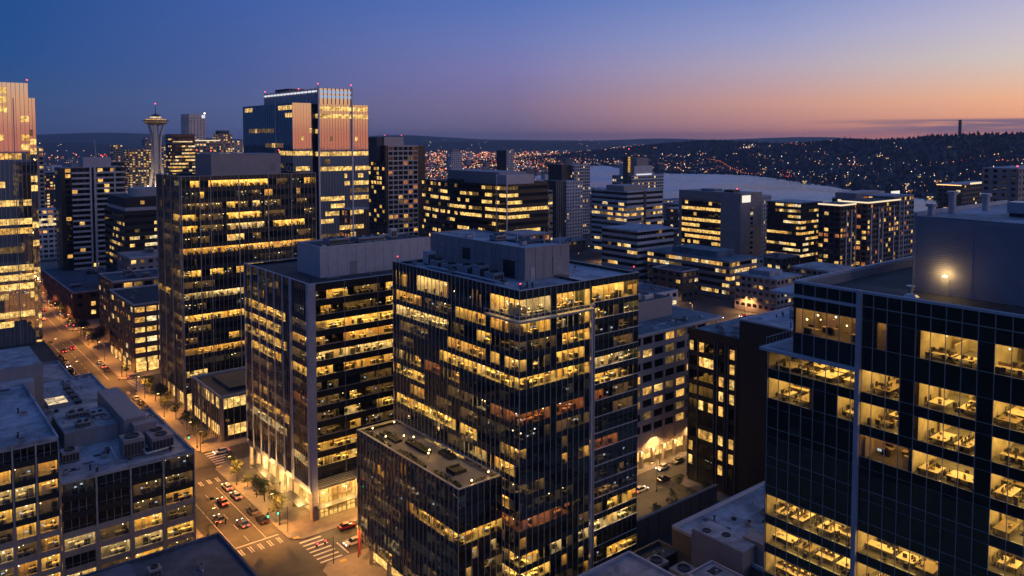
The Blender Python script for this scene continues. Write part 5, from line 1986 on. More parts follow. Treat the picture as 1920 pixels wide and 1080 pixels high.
clutter_roof(b, 133, 169, 77, 104, 13.4, 26, random.Random(3))
b.done()
b = Bld('equipment_yard', 'sunken roof yard with boxy cooling units below the central tower', 'building', (118, 95))
b.bx('wall', 103, 129.4, 70, 108.5, 0, 8.6, 'concrete_dark')
b.bx('roof', 103.3, 129.1, 70.3, 108.2, 8.6, 8.8, 'roof_dark')
rim(b, 103, 129.4, 70, 108.5, 8.8, 9.6, 'concrete_dark', 0.4)
hvac(b, 117.6, 99.0, 8.8, 3.6, 3.4, 2.8, 1, 'hvac')
hvac(b, 119.2, 93.6, 8.8, 4.2, 3.6, 2.8, 1, 'hvac')
hvac(b, 121.8, 101.0, 8.8, 4.6, 1.4, 2.2, 0, 'steel_dark')
p = b.bx('plant_box', 116.6, 124.0, 82.5, 90.8, 8.8, 14.0, 'metal_panel_light')
b.bx('plant_roof', 116.9, 123.7, 82.8, 90.5, 14.0, 14.06, 'roof', p)
mb = MB()
for q in ((116.5, 116.9, 82.4, 90.9), (123.7, 124.1, 82.4, 90.9), (116.9, 123.7, 82.4, 82.8), (116.9, 123.7, 90.5, 90.9)):
    mb.box(*q, 14.0, 14.4, 'metal_panel_light')
b.part('coping', mb, p)
mb = MB()
mb.box(116.2, 116.58, 87.2, 87.6, 12.6, 12.8, 'lamp_warm')
b.part('wall_lamp', mb, p)
point(b.root, (116.0 - 118, 87.4 - 95, 12.4), 160)
b.beacon(112.4, 100.5, 8.9, 'lamp_warm', 0.3)
b.beacon(117.0, 95.6, 8.9, 'lamp_warm', 0.3)
clutter_roof(b, 104, 129, 90, 108, 8.8, 30, random.Random(4))
clutter_roof(b, 117, 123.6, 83, 90.4, 14.06, 5, random.Random(5))
b.done()
b = Bld('blue_roof_annex', 'low annex with a blue grey flat roof in the bottom centre corner', 'building', (103, 88))
b.bx('wall', 90, 114.6, 60, 103.6, 0, 13.4, 'granite_brown')
b.bx('roof', 90.3, 114.3, 60.3, 103.3, 13.4, 13.6, 'roof')
rim(b, 90, 114.6, 60, 103.6, 13.6, 14.2, 'parapet', 0.45)
clutter_roof(b, 91, 114, 61, 103, 13.6, 22, random.Random(6))
b.done()
b = Bld('garden_wall', 'plain grey retaining wall along the service street right of the central tower', 'wall', (145, 118))
b.bx('wall_panel', 129.6, 168, 121.6, 122.2, 0, 6.0, 'concrete_dark')
b.bx('coping', 129.5, 168.1, 121.5, 122.3, 6.0, 6.2, 'concrete')
for i in range(9):
    b.bx('wall_joint', 133 + i * 4, 133.06 + i * 4, 121.55, 121.6, 0.1, 5.9, 'spandrel')
b.done()

# ---- concrete frame office, right of the tower
rg = random.Random(81)
b = Bld('concrete_frame_office', 'beige concrete office block with deep square windows and overhanging roof slab', 'office building', (187, 166))
QX0, QX1, QY0, QY1, QZ = 166.0, 206.0, 150.6, 180.0, 40.0
F = front(QX0, QY0)
grid_face(b, F, QX1 - QX0, 5.2, QZ - 0.8, 3.7, 5.0, 4.0, 2.15, 'concrete_beige', rg, litp=0.42, mats=('win_gold', 'win_yellow', 'win_dim', 'win_dim'), dark='glass_dark', proud=0.28, top=0.7)
b.bx('wall', QX0 + 0.1, QX1, QY0 + 0.1, QY1, 5.2, QZ - 0.8, 'concrete')
b.bx('roof_slab', QX0 - 1.2, QX1 + 1.4, QY0 - 1.6, QY1, QZ - 0.8, QZ, 'concrete_pale')
b.bx('roof', QX0 - 0.8, QX1 + 1.0, QY0 - 1.2, QY1 - 0.4, QZ, QZ + 0.06, 'roof_teal')
p = b.bx('screen_wall', QX0, 196.0, 160.0, 160.5, QZ + 0.06, QZ + 6.0, 'metal_panel')
b.bx('screen_return', 195.6, 196.0, 160.5, 176, QZ + 0.06, QZ + 6.0, 'metal_panel', p)
hvac(b, 170, 164, QZ + 0.06, 8, 6, 5.0, 2)
hvac(b, 181, 165, QZ + 0.06, 6, 5, 6.6, 2, 'galvanised')
hvac(b, 189, 165, QZ + 0.06, 4, 4, 6.2, 1, 'needle_white')
for i in range(9):
    b.bx('column', QX0 + 0.1 + i * 5, QX0 + 1.0 + i * 5, QY0 - 0.4, QY0 + 0.6, 0.15, 5.2, 'concrete')
b.bx('shop_front', QX0 + 1, QX1 - 1, QY0 + 3.6, QY0 + 3.7, 0.15, 5.0, 'shop_window')
b.bx('soffit', QX0, QX1, QY0 + 0.7, QY0 + 3.6, 5.0, 5.2, 'concrete_pale')
clutter_roof(b, QX0, QX1, QY0, 159, QZ + 0.06, 20, random.Random(8))
b.done()
for x in (171, 176, 181, 186):
    point(b.root, (x - 187, QY0 - 0.9 - 166, 4.3), 260, (1.0, 0.50, 0.14), 0.2)
    mb = MB()
    mb.octa(x - 187, QY0 - 0.7 - 166, 5.0, 0.3, 'lamp_warm')
    link('sconce', mb.mesh('sconce'), b.root)

# ---- dark clad block beside it
rg = random.Random(91)
b = Bld('dark_clad_block', 'black clad office block with narrow lit windows beside the near right building', 'office building', (190, 122))
RX0 = 176.0
LF = left(RX0, 137.5)
b.bx('wall', RX0 + 0.12, 206, 121.0, 137.5, 0, 42.6, 'dark_cladding')
b.bx('roof', RX0 + 0.4, 205.6, 121.3, 137.2, 42.6, 42.8, 'roof_teal')
b.fx('parapet_band', LF, 0, 16.5, -0.3, 0.1, 41.0, 43.4, 'dark_cladding')
b.bx('stair_tower', RX0 - 0.3, 200, 106.0, 120.9, 0, 48.2, 'dark_cladding')
b.bx('stair_roof', RX0 - 0.1, 199.8, 106.2, 120.7, 48.2, 48.4, 'roof')
rim(b, RX0 - 0.3, 200, 106, 120.9, 48.4, 48.8, 'parapet', 0.35)
hvac(b, 188, 111, 48.4, 8, 3, 2.2, 2)
for r in range(9):
    z = 38.6 - r * 4.05
    for (u0, u1, kind) in ((0.4, 1.6, 'a'), (1.8, 2.9, 'a'), (3.6, 5.1, 'b'), (5.2, 6.7, 'b'), (6.8, 8.3, 'b'), (10.2, 11.6, 'c'), (13.6, 15.0, 'd')):
        pr = {'a': .15, 'b': (0.8 if r in (0, 1, 4, 6) else 0.08), 'c': .6, 'd': .75}[kind]
        m_ = rg.choice(['win_yellow', 'win_gold']) if rg.random() < pr else 'glass_dark'
        b.pane(LF, (u0 + u1) / 2, z, u1 - u0, 2.6, m_, 'window', n=0.0)
    b.fx('spandrel', LF, 0, 9.0, -0.2, 0.04, z - 2.75, z - 1.3, 'dark_cladding')
for u in (0, 3.2, 8.6, 9.6, 12.2, 13.1, 15.6):
    b.fx('facade_fin', LF, u, u + 0.14, 0.02, 0.35, 1, 41.0, 'mullion_dark')
clutter_roof(b, 177, 205, 122, 137, 42.8, 14, random.Random(9))
clutter_roof(b, 177, 199, 107, 120, 48.4, 14, random.Random(10))
b.done()

# ---- roofs behind (brick warehouse rows)
def low_block(name, label, x0, x1, y0, y1, z, wall, roof, group=None, units=2, rg=random.Random(5), litp=0.25, bay=4.0, fh=3.8, maxp=60, mats=('win_yellow', 'win_gold', 'win_dim'), rf='parapet', cat='building', litfront=None, ww=2.2):
    b = Bld(name, label, cat, ((x0 + x1) / 2, (y0 + y1) / 2), group, maxp)
    shell(b, x0, x1, y0, y1, z, wall, roof, 0.7, rf)
    zb = 0.2
    if z - 0.75 > fh:
        grid_face(b, left(x0, y1), y1 - y0, zb, z - 0.72, fh, bay, ww, fh * 0.5, wall, rg, litp, mats, top=0.7)
        grid_face(b, front(x0, y0), x1 - x0, zb, z - 0.72, fh, bay, ww, fh * 0.5, wall, rg, litp if litfront is None else litfront, mats, top=0.7)
    for k in range(units):
        w, d, h = rg.uniform(2, 5), rg.uniform(2, 4), rg.uniform(1.2, 2.6)
        if x1 - x0 < w + 4 or y1 - y0 < d + 4:
            continue
        hvac(b, rg.uniform(x0 + 1.5, x1 - w - 1.5), rg.uniform(y0 + 1.5, y1 - d - 1.5), z - 0.6, w, d, h, rg.choice([0, 1, 2]))
    clutter_roof(b, x0, x1, y0, y1, z - 0.65, 5 if name == 'town_block' else 14, rg)
    b.done()
    return b


low_block('brick_warehouse', 'brick warehouse with wide pale roof behind the concrete frame office', 214, 262, 152, 196, 14, 'brick', 'roof', units=5, rg=random.Random(1))
low_block('brick_shop_building', 'low brick building with orange lamp-lit wall below the grey mid-rise', 290, 330, 182, 210, 10, 'brick', 'roof_navy', units=1, rg=random.Random(2), litp=0.1)
low_block('white_roof_block', 'black block with a pale roof left of the near right building', 208, 250, 112, 137, 27, 'dark_cladding', 'roof', units=4, rg=random.Random(3))
low_block('dark_gable_hall', 'low hall with black roof and a glowing pink side behind the concrete frame office', 225, 258, 205, 234, 9, 'concrete_dark', 'roof_dark', units=0, rg=random.Random(4))
low_block('pale_roof_block', 'pale roofed block with rooftop tank right behind the central tower', 140, 175, 186, 222, 44, 'concrete', 'roof', units=4, rg=random.Random(6), litp=0.2)
for o_ in list(COL.objects):
    if o_.name in ('brick_shop_building', 'dark_gable_hall'):
        if o_.name == 'brick_shop_building':
            spots = [(289.2, 208, 5.2), (289.2, 200, 5.2), (289.2, 190, 5.2)]
            colr = (1.0, .42, .10)
        else:
            spots = [(233, 204, 4.6), (243, 204, 4.6), (252, 204, 4.6)]
            colr = (1.0, .36, .26)
        for (x, y, z) in spots:
            mb = MB()
            mb.octa(x - o_.location[0], y - o_.location[1], z, .35, 'lamp_warm')
            link('wall_lamp', mb.mesh('wall_lamp'), o_)
            point(o_, (x - o_.location[0] - .5, y - o_.location[1] - .5, z), 2600, colr, .3)

# ------------------------------------------------------------------ left side
rg = random.Random(101)
EM = {'L': 'win_yellow', 'D': 'win_dim', 'O': 'win_gold'}
b = Bld('mirror_glass_tower', 'tall glass tower cut by the left edge, its crown mirroring the sunset', 'tower', (30, 410))
F = front(5.0, 390.0)
rows = rnd_rows(26, rg, 0.62, 0.25, 0.1, 0.25)
for r in (0, 1, 2):
    rows[r] = [(.76, .84, 'L')]
curtain(b, F, 48.2, 119.5, 30, 3.95, 2.6, 2.0, 1.55, rows, rg, dark='glass_mirror', sp='glass_mirror', mul=('mullion', 0.12, 0.1), emis=EM)
b.fx('facade_fin', F, 42.5, 42.8, 0.03, 0.4, 0, 113, 'mullion')
b.bx('wall', 5.1, 53.1, 390.3, 430, 0, 119.0, 'spandrel')
F2 = front(53.3, 391.0)
rows2 = rnd_rows(27, rg, 0.6, 0.25, 0.1, 0.3)
rows2[0] = []
rows2[1] = []
curtain(b, F2, 2.5, 113.3, 28, 3.95, 2.6, 1.6, 1.25, rows2, rg, dark='glass_mirror', sp='glass_mirror', mul=('mullion', 0.12, 0.1), emis=EM)
b.bx('wall', 53.4, 55.7, 391.3, 430, 0, 112.8, 'spandrel')
b.beacon(53.0, 390.6, 119.6, r=0.6)
b.done()

rg = random.Random(111)
J = low_block('beige_corner_building', 'beige stone six-storey building with bright ground floor shops on the far street corner', 81.5, 118, 344.2, 386, 28.5, 'granite_brown', 'roof_dark',
              units=2, rg=rg, litp=0.3, bay=4.6, fh=4.2, maxp=120, litfront=0.95, ww=3.8, mats=('win_yellow', 'win_gold', 'win_yellow', 'win_pale'))
for u in (0.4, 5.2, 10):
    J.fx('shop_window', front(81.5, 344.2), u, u + 4.0, 0.22, 0.3, 0.4, 4.2, 'shop_window')
for u in (2, 9, 16, 24, 32):
    J.fx('shop_window', left(81.5, 386), u, u + 4.0, 0.22, 0.3, 0.4, 3.6, 'shop_window')
rg = random.Random(112)
low_block('brown_stepped_building', 'dark brown mid-rise with blue roof behind the beige corner building', 85.5, 121, 398, 426, 30, 'granite_brown', 'roof_navy', units=3, rg=rg, litp=0.25, bay=4.6, fh=4.2, litfront=0.55, ww=3.6)
low_block('grey_set_back_block', 'grey block with a plain upper wall right of the brown mid-rise', 100, 140, 428, 452, 36, 'metal_panel', 'roof', units=3, rg=rg, litp=0.2, litfront=0.3)
low_block('red_brick_theatre', 'long red brick theatre building beside the glowing street', 80.5, 112, 463, 560, 15.5, 'brick', 'roof_navy', units=4, rg=rg, litp=0.12, bay=6, fh=4.5)
low_block('brick_row_building', 'tall plain brick-grey apartment slab behind the far-left tower', 66, 80, 610, 640, 46, 'concrete', 'roof', units=2, rg=rg, litp=0.18, bay=5)

# white balcony condo tower
rg = random.Random(121)
b = Bld('white_balcony_tower', 'dark apartment tower with white balcony bands and vertical piers at left', 'apartment tower', (107, 555))
SX0, SX1, SY0, SY1, SZ = 90.0, 126.0, 546.0, 566.0, 78.0
b.bx('wall', SX0 + 0.12, SX1, SY0 + 0.12, SY1, 0, SZ, 'spandrel')
F = front(SX0, SY0)
for r in range(23):
    z = SZ - 3.3 * (r + 1)
    b.fx('balcony_slab', F, 6.0, 15.8, -0.05, 1.1, z - 0.4, z + 0.75, 'concrete_pale')
    b.fx('balcony_slab', F, 19.0, 36, -0.05, 1.1, z - 0.4, z + 0.75, 'concrete_pale')
    for i in range(9):
        on = rg.random() < (0.75 if (r == 0 and i in (5, 6, 7)) or (r == 1 and i in (1, 2)) else 0.10)
        b.pane(F, 4.0 + i * 3.6, z + 1.7, 2.8, 2.2, rg.choice(['win_yellow', 'win_gold']) if on else 'glass_dark', 'window', n=0.0)
for u, w in ((15.8, 1.0), (18.2, 1.2), (29.6, 0.8)):
    b.fx('pier', F, u, u + w, 0.02, 1.3, 0, SZ + 0.5, 'concrete_pale')
b.bx('roof', SX0 + 0.3, SX1 - 0.3, SY0 + 0.3, SY1 - 0.3, SZ, SZ + 0.3, 'roof')
b.bx('penthouse', 103, 119, 549, 562, SZ + 0.3, SZ + 6.2, 'metal_panel_light')
b.bx('penthouse', 97, 102.9, 551, 562, SZ + 0.3, SZ + 2.6, 'metal_panel')
b.beacon(114, 552, SZ + 6.2, r=0.6)
mb = MB()
mb.tube((112, 556, SZ + 6), (111.0, 556, SZ + 17), 0.3, 0.2, 'galvanised')
b.part('crane_mast', mb)
LFc = left(SX0, SY1)
for r in range(20):
    b.pane(LFc, 6, SZ - 3 - r * 3.6, 8, 2.2, 'glass_dark' if rg.random() < .85 else 'win_dim', 'window', n=0)
b.done()

# dark banded office with drum
rg = random.Random(131)
b = Bld('stepped_banded_office', 'black stepped office with pale drum on its roof and thin lit bands', 'office building', (115, 478))
b.bx('wall', 104.4, 132, 455.4, 500, 0, 56, 'dark_cladding')
grid_face(b, front(104.4, 455.4), 27.6, 0.2, 55.9, 3.9, 2.6, 2.2, 1.7, 'dark_cladding', rg, mats=('win_yellow', 'win_pale', 'win_dim'), ribbon=True, rowp=[0, .1, .6, .5, .7, .55, .8, .9, .9, .6, .3])
grid_face(b, left(104.4, 500), 44.6, 0.2, 55.9, 3.9, 2.6, 2.2, 1.7, 'dark_cladding', rg, mats=('win_yellow', 'win_dim'), ribbon=True, rowp=[0, .2, .3, .3, .4, .3, .4, .3])
b.bx('setback_storey', 105.5, 131, 457, 498, 56, 64.2, 'dark_cladding')
b.bx('setback_band', 105.3, 131.1, 456.8, 498.2, 57.2, 59.0, 'concrete_pale')
b.bx('window', 113, 115, 456.7, 456.8, 60.6, 62.4, 'win_gold')
mb = MB()
mb.lathe(118, 472, [(7.5, 64.2), (7.5, 68.8)], 20, 'concrete_pale')
b.part('roof_drum', mb)
b.done()

# ---- sunset mirroring tower
rg = random.Random(141)
b = Bld('sunset_mirror_tower', 'tall glass tower with lit white crown, its front mirroring the orange sunset', 'tower', (195, 430))
FX0, FX1, FY0, FZ = 184.0, 213.4, 387.0, 114.3
F = front(FX0, FY0)
fr_rows = {0: [(.0, 1, 'L')], 1: [(0, 1, 'L')], 2: [], 3: [], 4: [(.25, .3, 'D'), (.7, .76, 'L')], 5: [], 6: [(0, 1, 'L')], 7: [(.1, .2, 'D')], 8: [(0, .66, 'L'), (.7, 1, 'L')], 9: [(.5, .56, 'L'), (.8, .9, 'L')], 10: [(.5, .62, 'L'), (.68, 1, 'L')],
           11: [(.6, 1, 'D')], 12: [(0, .5, 'L'), (.6, 1, 'L')], 13: [(.2, .5, 'L')], 14: [(.1, .4, 'L'), (.6, .9, 'L')], 15: [(0, .3, 'L')], 16: [(.4, .9, 'L')]}
fr_rows.update({k: rnd_rows(1, rg)[0] for k in range(17, 27)})
curtain(b, F, FX1 - FX0, FZ, 27, 4.0, 2.3, 1.2, 1.63, fr_rows, rg, dark='glass_mirror', sp='glass_mirror', mul=('mullion', 0.10, 0.12), emis=EM)
b.bx('wall', FX0 + 0.3, FX1, FY0 + 0.3, 440, 0, FZ - 0.3, 'spandrel')
curtain(b, left(FX0, 390.7), 3.7, FZ, 27, 4.0, 2.3, 1.2, 2.5, {1: [(.5, 1, 'L')], 3: [(.5, 1, 'L')], 4: [(.6, 1, 'L')], 6: [(0, 1, 'L')]}, rg, dark='glass_dark', sp='spandrel', mul=None, emis=EM)
# side bay
F3 = front(171.2, 390.5)
curtain(b, F3, 10.8, FZ + 0.4, 27, 4.0, 2.3, 1.2, 1.55, {3: [(.85, 1, 'L')], 6: [(0, 1, 'L')], 4: [(.4, .6, 'L')], 8: [(.2, .8, 'L')]}, rg, dark='glass_mirror', sp='glass_mirror', mul=('mullion', 0.06, 0.06), emis=EM)
b.bx('wall', 171.5, 184.2, 390.8, 460, 0, FZ, 'spandrel')
lr = rnd_rows(27, rg, 0.2, 0.35, 0.0, 0.0)
lr[0] = [(.05, .2, 'L'), (.75, .9, 'L'), (.92, 1, 'L')]
lr[1] = [(.86, 1, 'L')]
lr[6] = [(.74, 1, 'L')]
curtain(b, left(171.2, 460.0), 69.5, FZ + 0.4, 27, 4.0, 2.3, 1.2, 3.0, lr, rg, dark='glass_bluemirror', sp='glass_bluemirror', mul=('mullion_dark', 0.10, 0.10), emis=EM)
b.fx('facade_fin', left(171.2, 460.0), 48, 48.6, 0.03, 0.6, 0, FZ + 0.4, 'fin_silver')
for x in (FX0 - 0.4, 203.0):
    b.bx('facade_fin', x, x + 0.8, FY0 - 0.9, FY0 - 0.1, 0, 123.4, 'fin_silver')
# crown
for i in range(9):
    b.bx('crown_fin', FX0 + 0.5 + i * 2.35, FX0 + 0.7 + i * 2.35, FY0 - 0.5, FY0 - 0.1, FZ, 123.0, 'mullion')
b.bx('crown_screen', FX0, 203.6, FY0 - 0.1, FY0 + 0.2, FZ, 122.6, 'glass_mirror')
b.bx('crown_light_band', FX0 + 0.4, 203.0, FY0 - 0.16, FY0 - 0.1, 117.4, 119.0, 'lamp_cool')
b.bx('crown_light_band', FX0 + 0.4, 203.0, FY0 - 0.16, FY0 - 0.1, 119.9, 121.6, 'win_crown' if 'win_crown' in MATS else 'lamp_cool')
b.bx('crown_wall', FX0 - 0.2, FX0 + 0.1, FY0 + 0.2, 459, FZ, 122.4, 'metal_panel_light')
b.bx('crown_strip_light', FX0 - 0.5, FX0 - 0.2, FY0 + 1, 459, 120.6, 121.5, 'crown_light')
for i in range(16):
    b.bx('crown_fin', FX0 - 0.7, FX0 - 0.2, FY0 + 2 + i * 4.6, FY0 + 2.2 + i * 4.6, FZ, 122.9, 'mullion')
b.bx('roof', 171.8, 213, 391, 459, FZ, FZ + 0.3, 'roof')
b.bx('plant_box', 186, 196, 430, 448, 122, 124.5, 'steel_dark')
for q in ((FX0, FY0, 123.6), (203.2, FY0, 123.6), (FX0, 458.5, 122.6), (FX0 + 4, 420, 122.6)):
    b.beacon(*q, r=0.6)
b.done()

# ---- beige gridded tower
rg = random.Random(151)
b = Bld('beige_grid_tower', 'beige concrete apartment tower with a square window grid right of the sunset tower', 'apartment tower', (300, 505))
b.bx('wall', 284.5, 318, 491.5, 516, 0, 91.0, 'spandrel')
grid_face(b, front(286.5, 491.4), 25.0, 0.2, 91.0, 3.5, 4.2, 3.5, 2.5, 'concrete_beige', rg, litp=0.16, mats=('win_gold', 'win_dim', 'win_orange'), proud=0.4)
grid_face(b, front(311.6, 494.0), 6.4, 0.2, 88.0, 3.5, 3.2, 2.6, 2.5, 'concrete_beige', rg, litp=0.3, mats=('win_gold', 'win_dim'), proud=0.3)
grid_face(b, left(284.4, 516), 24, 0.2, 90.0, 3.4, 4.0, 3.2, 2.2, 'dark_cladding', rg, litp=0.2, mats=('win_yellow', 'win_gold'), proud=0.2)
b.bx('roof', 286, 317.5, 493, 515.6, 91, 91.2, 'roof')
b.bx('penthouse', 287.0, 303, 497, 512, 91.2, 97.2, 'concrete_beige')
b.bx('penthouse_side', 281.5, 286.9, 498, 512, 80, 97.0, 'concrete_dark')
b.beacon(288, 498, 97.2, r=0.5)
b.beacon(302, 498, 97.2, r=0.5)
b.done()

# ---- curved green glass block
rg = random.Random(161)
b = Bld('curved_glass_block', 'curved dark glass office block with yellow lit bands behind the central tower', 'office building', (280, 380))
arc = []
for i in range(9):
    t = i / 8
    arc.append((269.1 - 7.5 * sin(pi * t) * 0.55 - 3.0 * t * (1 - t), 334.5 + 85 * (1 - t)))
LZ = 71.0
for i in range(8):
    (xa, ya), (xb, yb) = arc[i], arc[i + 1]
    f = Face(xa, ya, xb - xa, yb - ya)
    Ls = sqrt((xb - xa) ** 2 + (yb - ya) ** 2)
    rows = {r: [] for r in range(17)}
    for r, pr in enumerate((.55, .35, .75, .7, .8, .3, .4, .3, .4, .4, .4, .4, .4, .4, .4, .4)):
        x = 0
        while x < 1:
            if rg.random() < pr:
                rows[r].append((x, x + 0.3, 'L' if rg.random() < 0.75 else 'D'))
            x += 0.3
    curtain(b, f, Ls, LZ, 17, 4.0, 1.9, 1.2, 2.7, rows, rg, mul=None, emis=EM)
poly = [(p_[0] + 0.3, p_[1]) for p_ in arc] + [(300, 334.8), (300, 419)]
mb = MB()
mb.prism(list(reversed([(p_[0] + 0.4, p_[1]) for p_ in arc])) [::-1] + [(300, 335), (300, 419.4)], 0, LZ - 1.0, 'spandrel', 'roof_dark')
b.part('wall', mb)
f = front(269.1, 334.5)
curtain(b, f, 30, LZ, 17, 4.0, 1.9, 1.2, 2.7, {0: [(.0, .3, 'D')], 1: [(0, .3, 'L')], 2: [(0, .4, 'L')], 3: [(0, 1, 'L')], 4: [(0, .5, 'L')], 6: [(.2, .8, 'L')]}, rg, mul=None, emis=EM)
for q in ((268.7, 334.0), (267.5, 341.5)):
    b.bx('facade_fin', q[0], q[0] + 0.5, q[1], q[1] + 0.5, 0, 76.5, 'fin_silver')
b.bx('penthouse', 272, 292, 345, 395, LZ - 1, 77.2, 'metal_panel')
b.bx('penthouse', 270.0, 290, 336, 344.8, LZ - 1, 76.0, 'metal_panel_light')
hvac(b, 262 + 6, 378, LZ - 1, 5, 12, 2, 0, 'steel_dark')
b.done()

# ---- observation tower with saucer top
b = Bld('observation_tower', 'slender white observation tower with lit saucer top and spire on the left skyline', 'tower')
nx, ny = 368.0, 1380.0
b.org = (nx, ny, 0.0)
b.root.location = b.org


def leg(angle):
    mb = MB()
    prof = [(0, 15.5, 2.2), (25, 11.6, 2.3), (48, 7.8, 2.6), (66, 5.8, 3.2), (82, 5.6, 3.4), (98, 7.4, 2.8), (110, 10.2, 2.4), (119, 13.2, 2.2)]
    ax, ay = cos(angle), sin(angle)
    for (z0, r0, w0), (z1, r1, w1) in zip(prof, prof[1:]):
        def c(r, w, s_, q, z):
            return (nx + ax * (r + q) - ay * w * s_, ny + ay * (r + q) + ax * w * s_, z)
        mb.hexa([c(r0, w0, -1, -1.2, z0), c(r0, w0, -1, 1.2, z0), c(r0, w0, 1, 1.2, z0), c(r0, w0, 1, -1.2, z0),
                 c(r1, w1, -1, -1.2, z1), c(r1, w1, -1, 1.2, z1), c(r1, w1, 1, 1.2, z1), c(r1, w1, 1, -1.2, z1)], 'needle_white')
    return mb


for k in range(3):
    b.part('leg', leg(radians(-110 + 120 * k)))
mb = MB()
mb.box(nx - 3.2, nx + 3.2, ny - 3.2, ny + 3.2, 0, 122, 'concrete_warm')
b.part('core_shaft', mb)
b.part('saucer', (lambda m: (m.lathe(nx, ny, [(6, 117.5, 'needle_dark'), (12.5, 119.5, 'needle_dark'), (16.5, 121.0, 'needle_dark'), (17.2, 122.2, 'win_dim'), (18.2, 124.4, 'needle_dark'), (21.5, 125.0, 'needle_dark'), (21.5, 125.5, 'needle_dark'), (16.5, 126.6, 'win_gold'), (15.5, 128.2, 'needle_white'), (9, 129.8, 'win_pale'), (8.4, 132.2, 'needle_white'), (9.2, 133.0, 'needle_dark'), (4.5, 135.6, 'needle_dark'), (1.0, 137.0)], 28, 'needle_dark'), m)[1])(MB()), smooth=False)
mb = MB()
mb.tube((nx, ny, 136.5), (nx, ny, 153), 0.7, 0.25, 'needle_dark', 6)
b.part('spire', mb)
mb = MB()
mb.octa(nx, ny, 153.6, 1.1, 'lamp_red')
b.part('beacon', mb)
b.done()
for k in range(3):
    a = radians(-110 + 120 * k)
    point(b.root, (cos(a) * 24, sin(a) * 24, 8), 60000, (1.0, 0.76, 0.52), 2.0)

# ------------------------------------------------------------------ the skyline and the middle distance
def tower(name, label, x0, x1, y0, y1, z, wall, rg, litp=0.25, bay=3.5, fh=3.6, ww=2.4, wh=1.9, roof='roof', mats=('win_yellow', 'win_gold', 'win_pale', 'win_dim'), ribbon=False, rowp=None, cat='tower',
          pent=None, dark='glass_dark', proud=0.25, maxp=140, group=None, wall2=None, z0=0.2, beac=False):
    b = Bld(name, label, cat, ((x0 + x1) / 2, (y0 + y1) / 2), group, maxp)
    b.bx('wall', x0 + 0.1, x1, y0 + 0.1, y1, 0, z, wall)
    grid_face(b, front(x0, y0), x1 - x0, z0, z, fh, bay, ww, wh, wall2 or wall, rg, litp, mats, dark, proud, ribbon=ribbon, rowp=rowp)
    grid_face(b, left(x0, y1), y1 - y0, z0, z, fh, bay, ww, wh, wall, rg, litp, mats, dark, proud, ribbon=ribbon, rowp=rowp)
    b.bx('roof', x0 + 0.2, x1 - 0.2, y0 + 0.2, y1 - 0.2, z, z + 0.25, roof)
    if pent:
        w, d = x1 - x0, y1 - y0
        b.bx('penthouse', x0 + w * pent[0], x0 + w * pent[1], y0 + d * pent[2], y0 + d * pent[3], z + 0.25, z + pent[4], pent[5])
    if beac:
        b.beacon(x0 + 1, y0 + 1, z + 0.25, r=0.9)
    return b


rg = random.Random(201)
t = tower('black_banded_tower', 'black office tower with lit bands right of the observation tower', 268, 294, 943, 966, 101, 'dark_cladding', rg, 0.5, fh=4, ribbon=True, rowp=[0, .1, .1, .2, .7, .1, .7, .7, .7, .8, .7, .8, .9, .7, .8, .6])
t.bx('lit_band', 269.5, 291, 942.6, 942.8, 92.0, 93.2, 'win_pale')
t.done()
t = tower('pale_slab_tower', 'pale grey slab tower with bright corner light, tallest on the left skyline', 470, 500, 1539, 1590, 136, 'concrete_pale', rg, 0.04, bay=6, fh=4, ww=3, maxp=60, pent=(0.0, .95, 0, 1, 7, 'concrete_pale'))
t.bx('roof_light', 493, 499, 1538, 1538.8, 135, 141, 'crown_light')
t.beacon(499, 1540, 142, 'lamp_white', 1.6)
t.done()
t = tower('round_top_tower', 'brown apartment tower with chamfered top on the left skyline', 430, 452, 1263, 1290, 103, 'concrete_warm', rg, 0.45, bay=4, maxp=100, pent=(.15, .85, .15, .85, 6, 'concrete_dark'))
t.done()
sky = [('slim_grey_tower', 'slim grey tower left of the observation tower', 340.8, 356.42, 1553.48, 1573.36, 84.64, 'concrete', .3), ('orange_lit_tower', 'apartment tower speckled with orange windows just left of the observation tower', 345.06, 380.56, 1458.34, 1491, 77.54, 'concrete_dark', .5),
       ('grey_blue_tower', 'grey blue tower touching the left side of the observation tower', 406.12, 424.58, 1590.4, 1618.8, 94.58, 'metal_panel', .3), ('narrow_tower', 'narrow tower between the observation tower and the black banded one', 468.6, 491.32, 1722.46, 1746.6, 83.22, 'concrete', .4),
       ('wide_lit_block', 'wide pale block with a bright roof line right of the black banded tower', 318, 352, 1030, 1050, 94, 'concrete', .35), ('speckled_block', 'speckled pale block behind the dark street tower', 464, 486, 1300, 1320, 93, 'concrete_pale', .4),
       ('grey_slab', 'grey slab peeking out right of the far-left tower', 112, 121, 809, 830, 88, 'concrete', .15), ('low_striped_block', 'low block with two bright window strips right of the far-left tower', 100, 116, 714, 730, 40, 'concrete_pale', .3),
       ('dark_tower', 'dark tower between the white balcony tower and the orange windows', 198, 222, 960, 985, 70, 'dark_cladding', .3), ('speckled_wide_tower', 'broad grey tower behind the white balcony tower', 150, 186, 900, 930, 62, 'concrete_dark', .35),
       ('tan_block', 'tan block in the haze left of the white balcony tower', 104, 140, 990, 1020, 56, 'concrete', .35), ('brown_block', 'brown block below the dark hills at left', 150, 190, 1180, 1220, 52, 'concrete_dark', .4)]
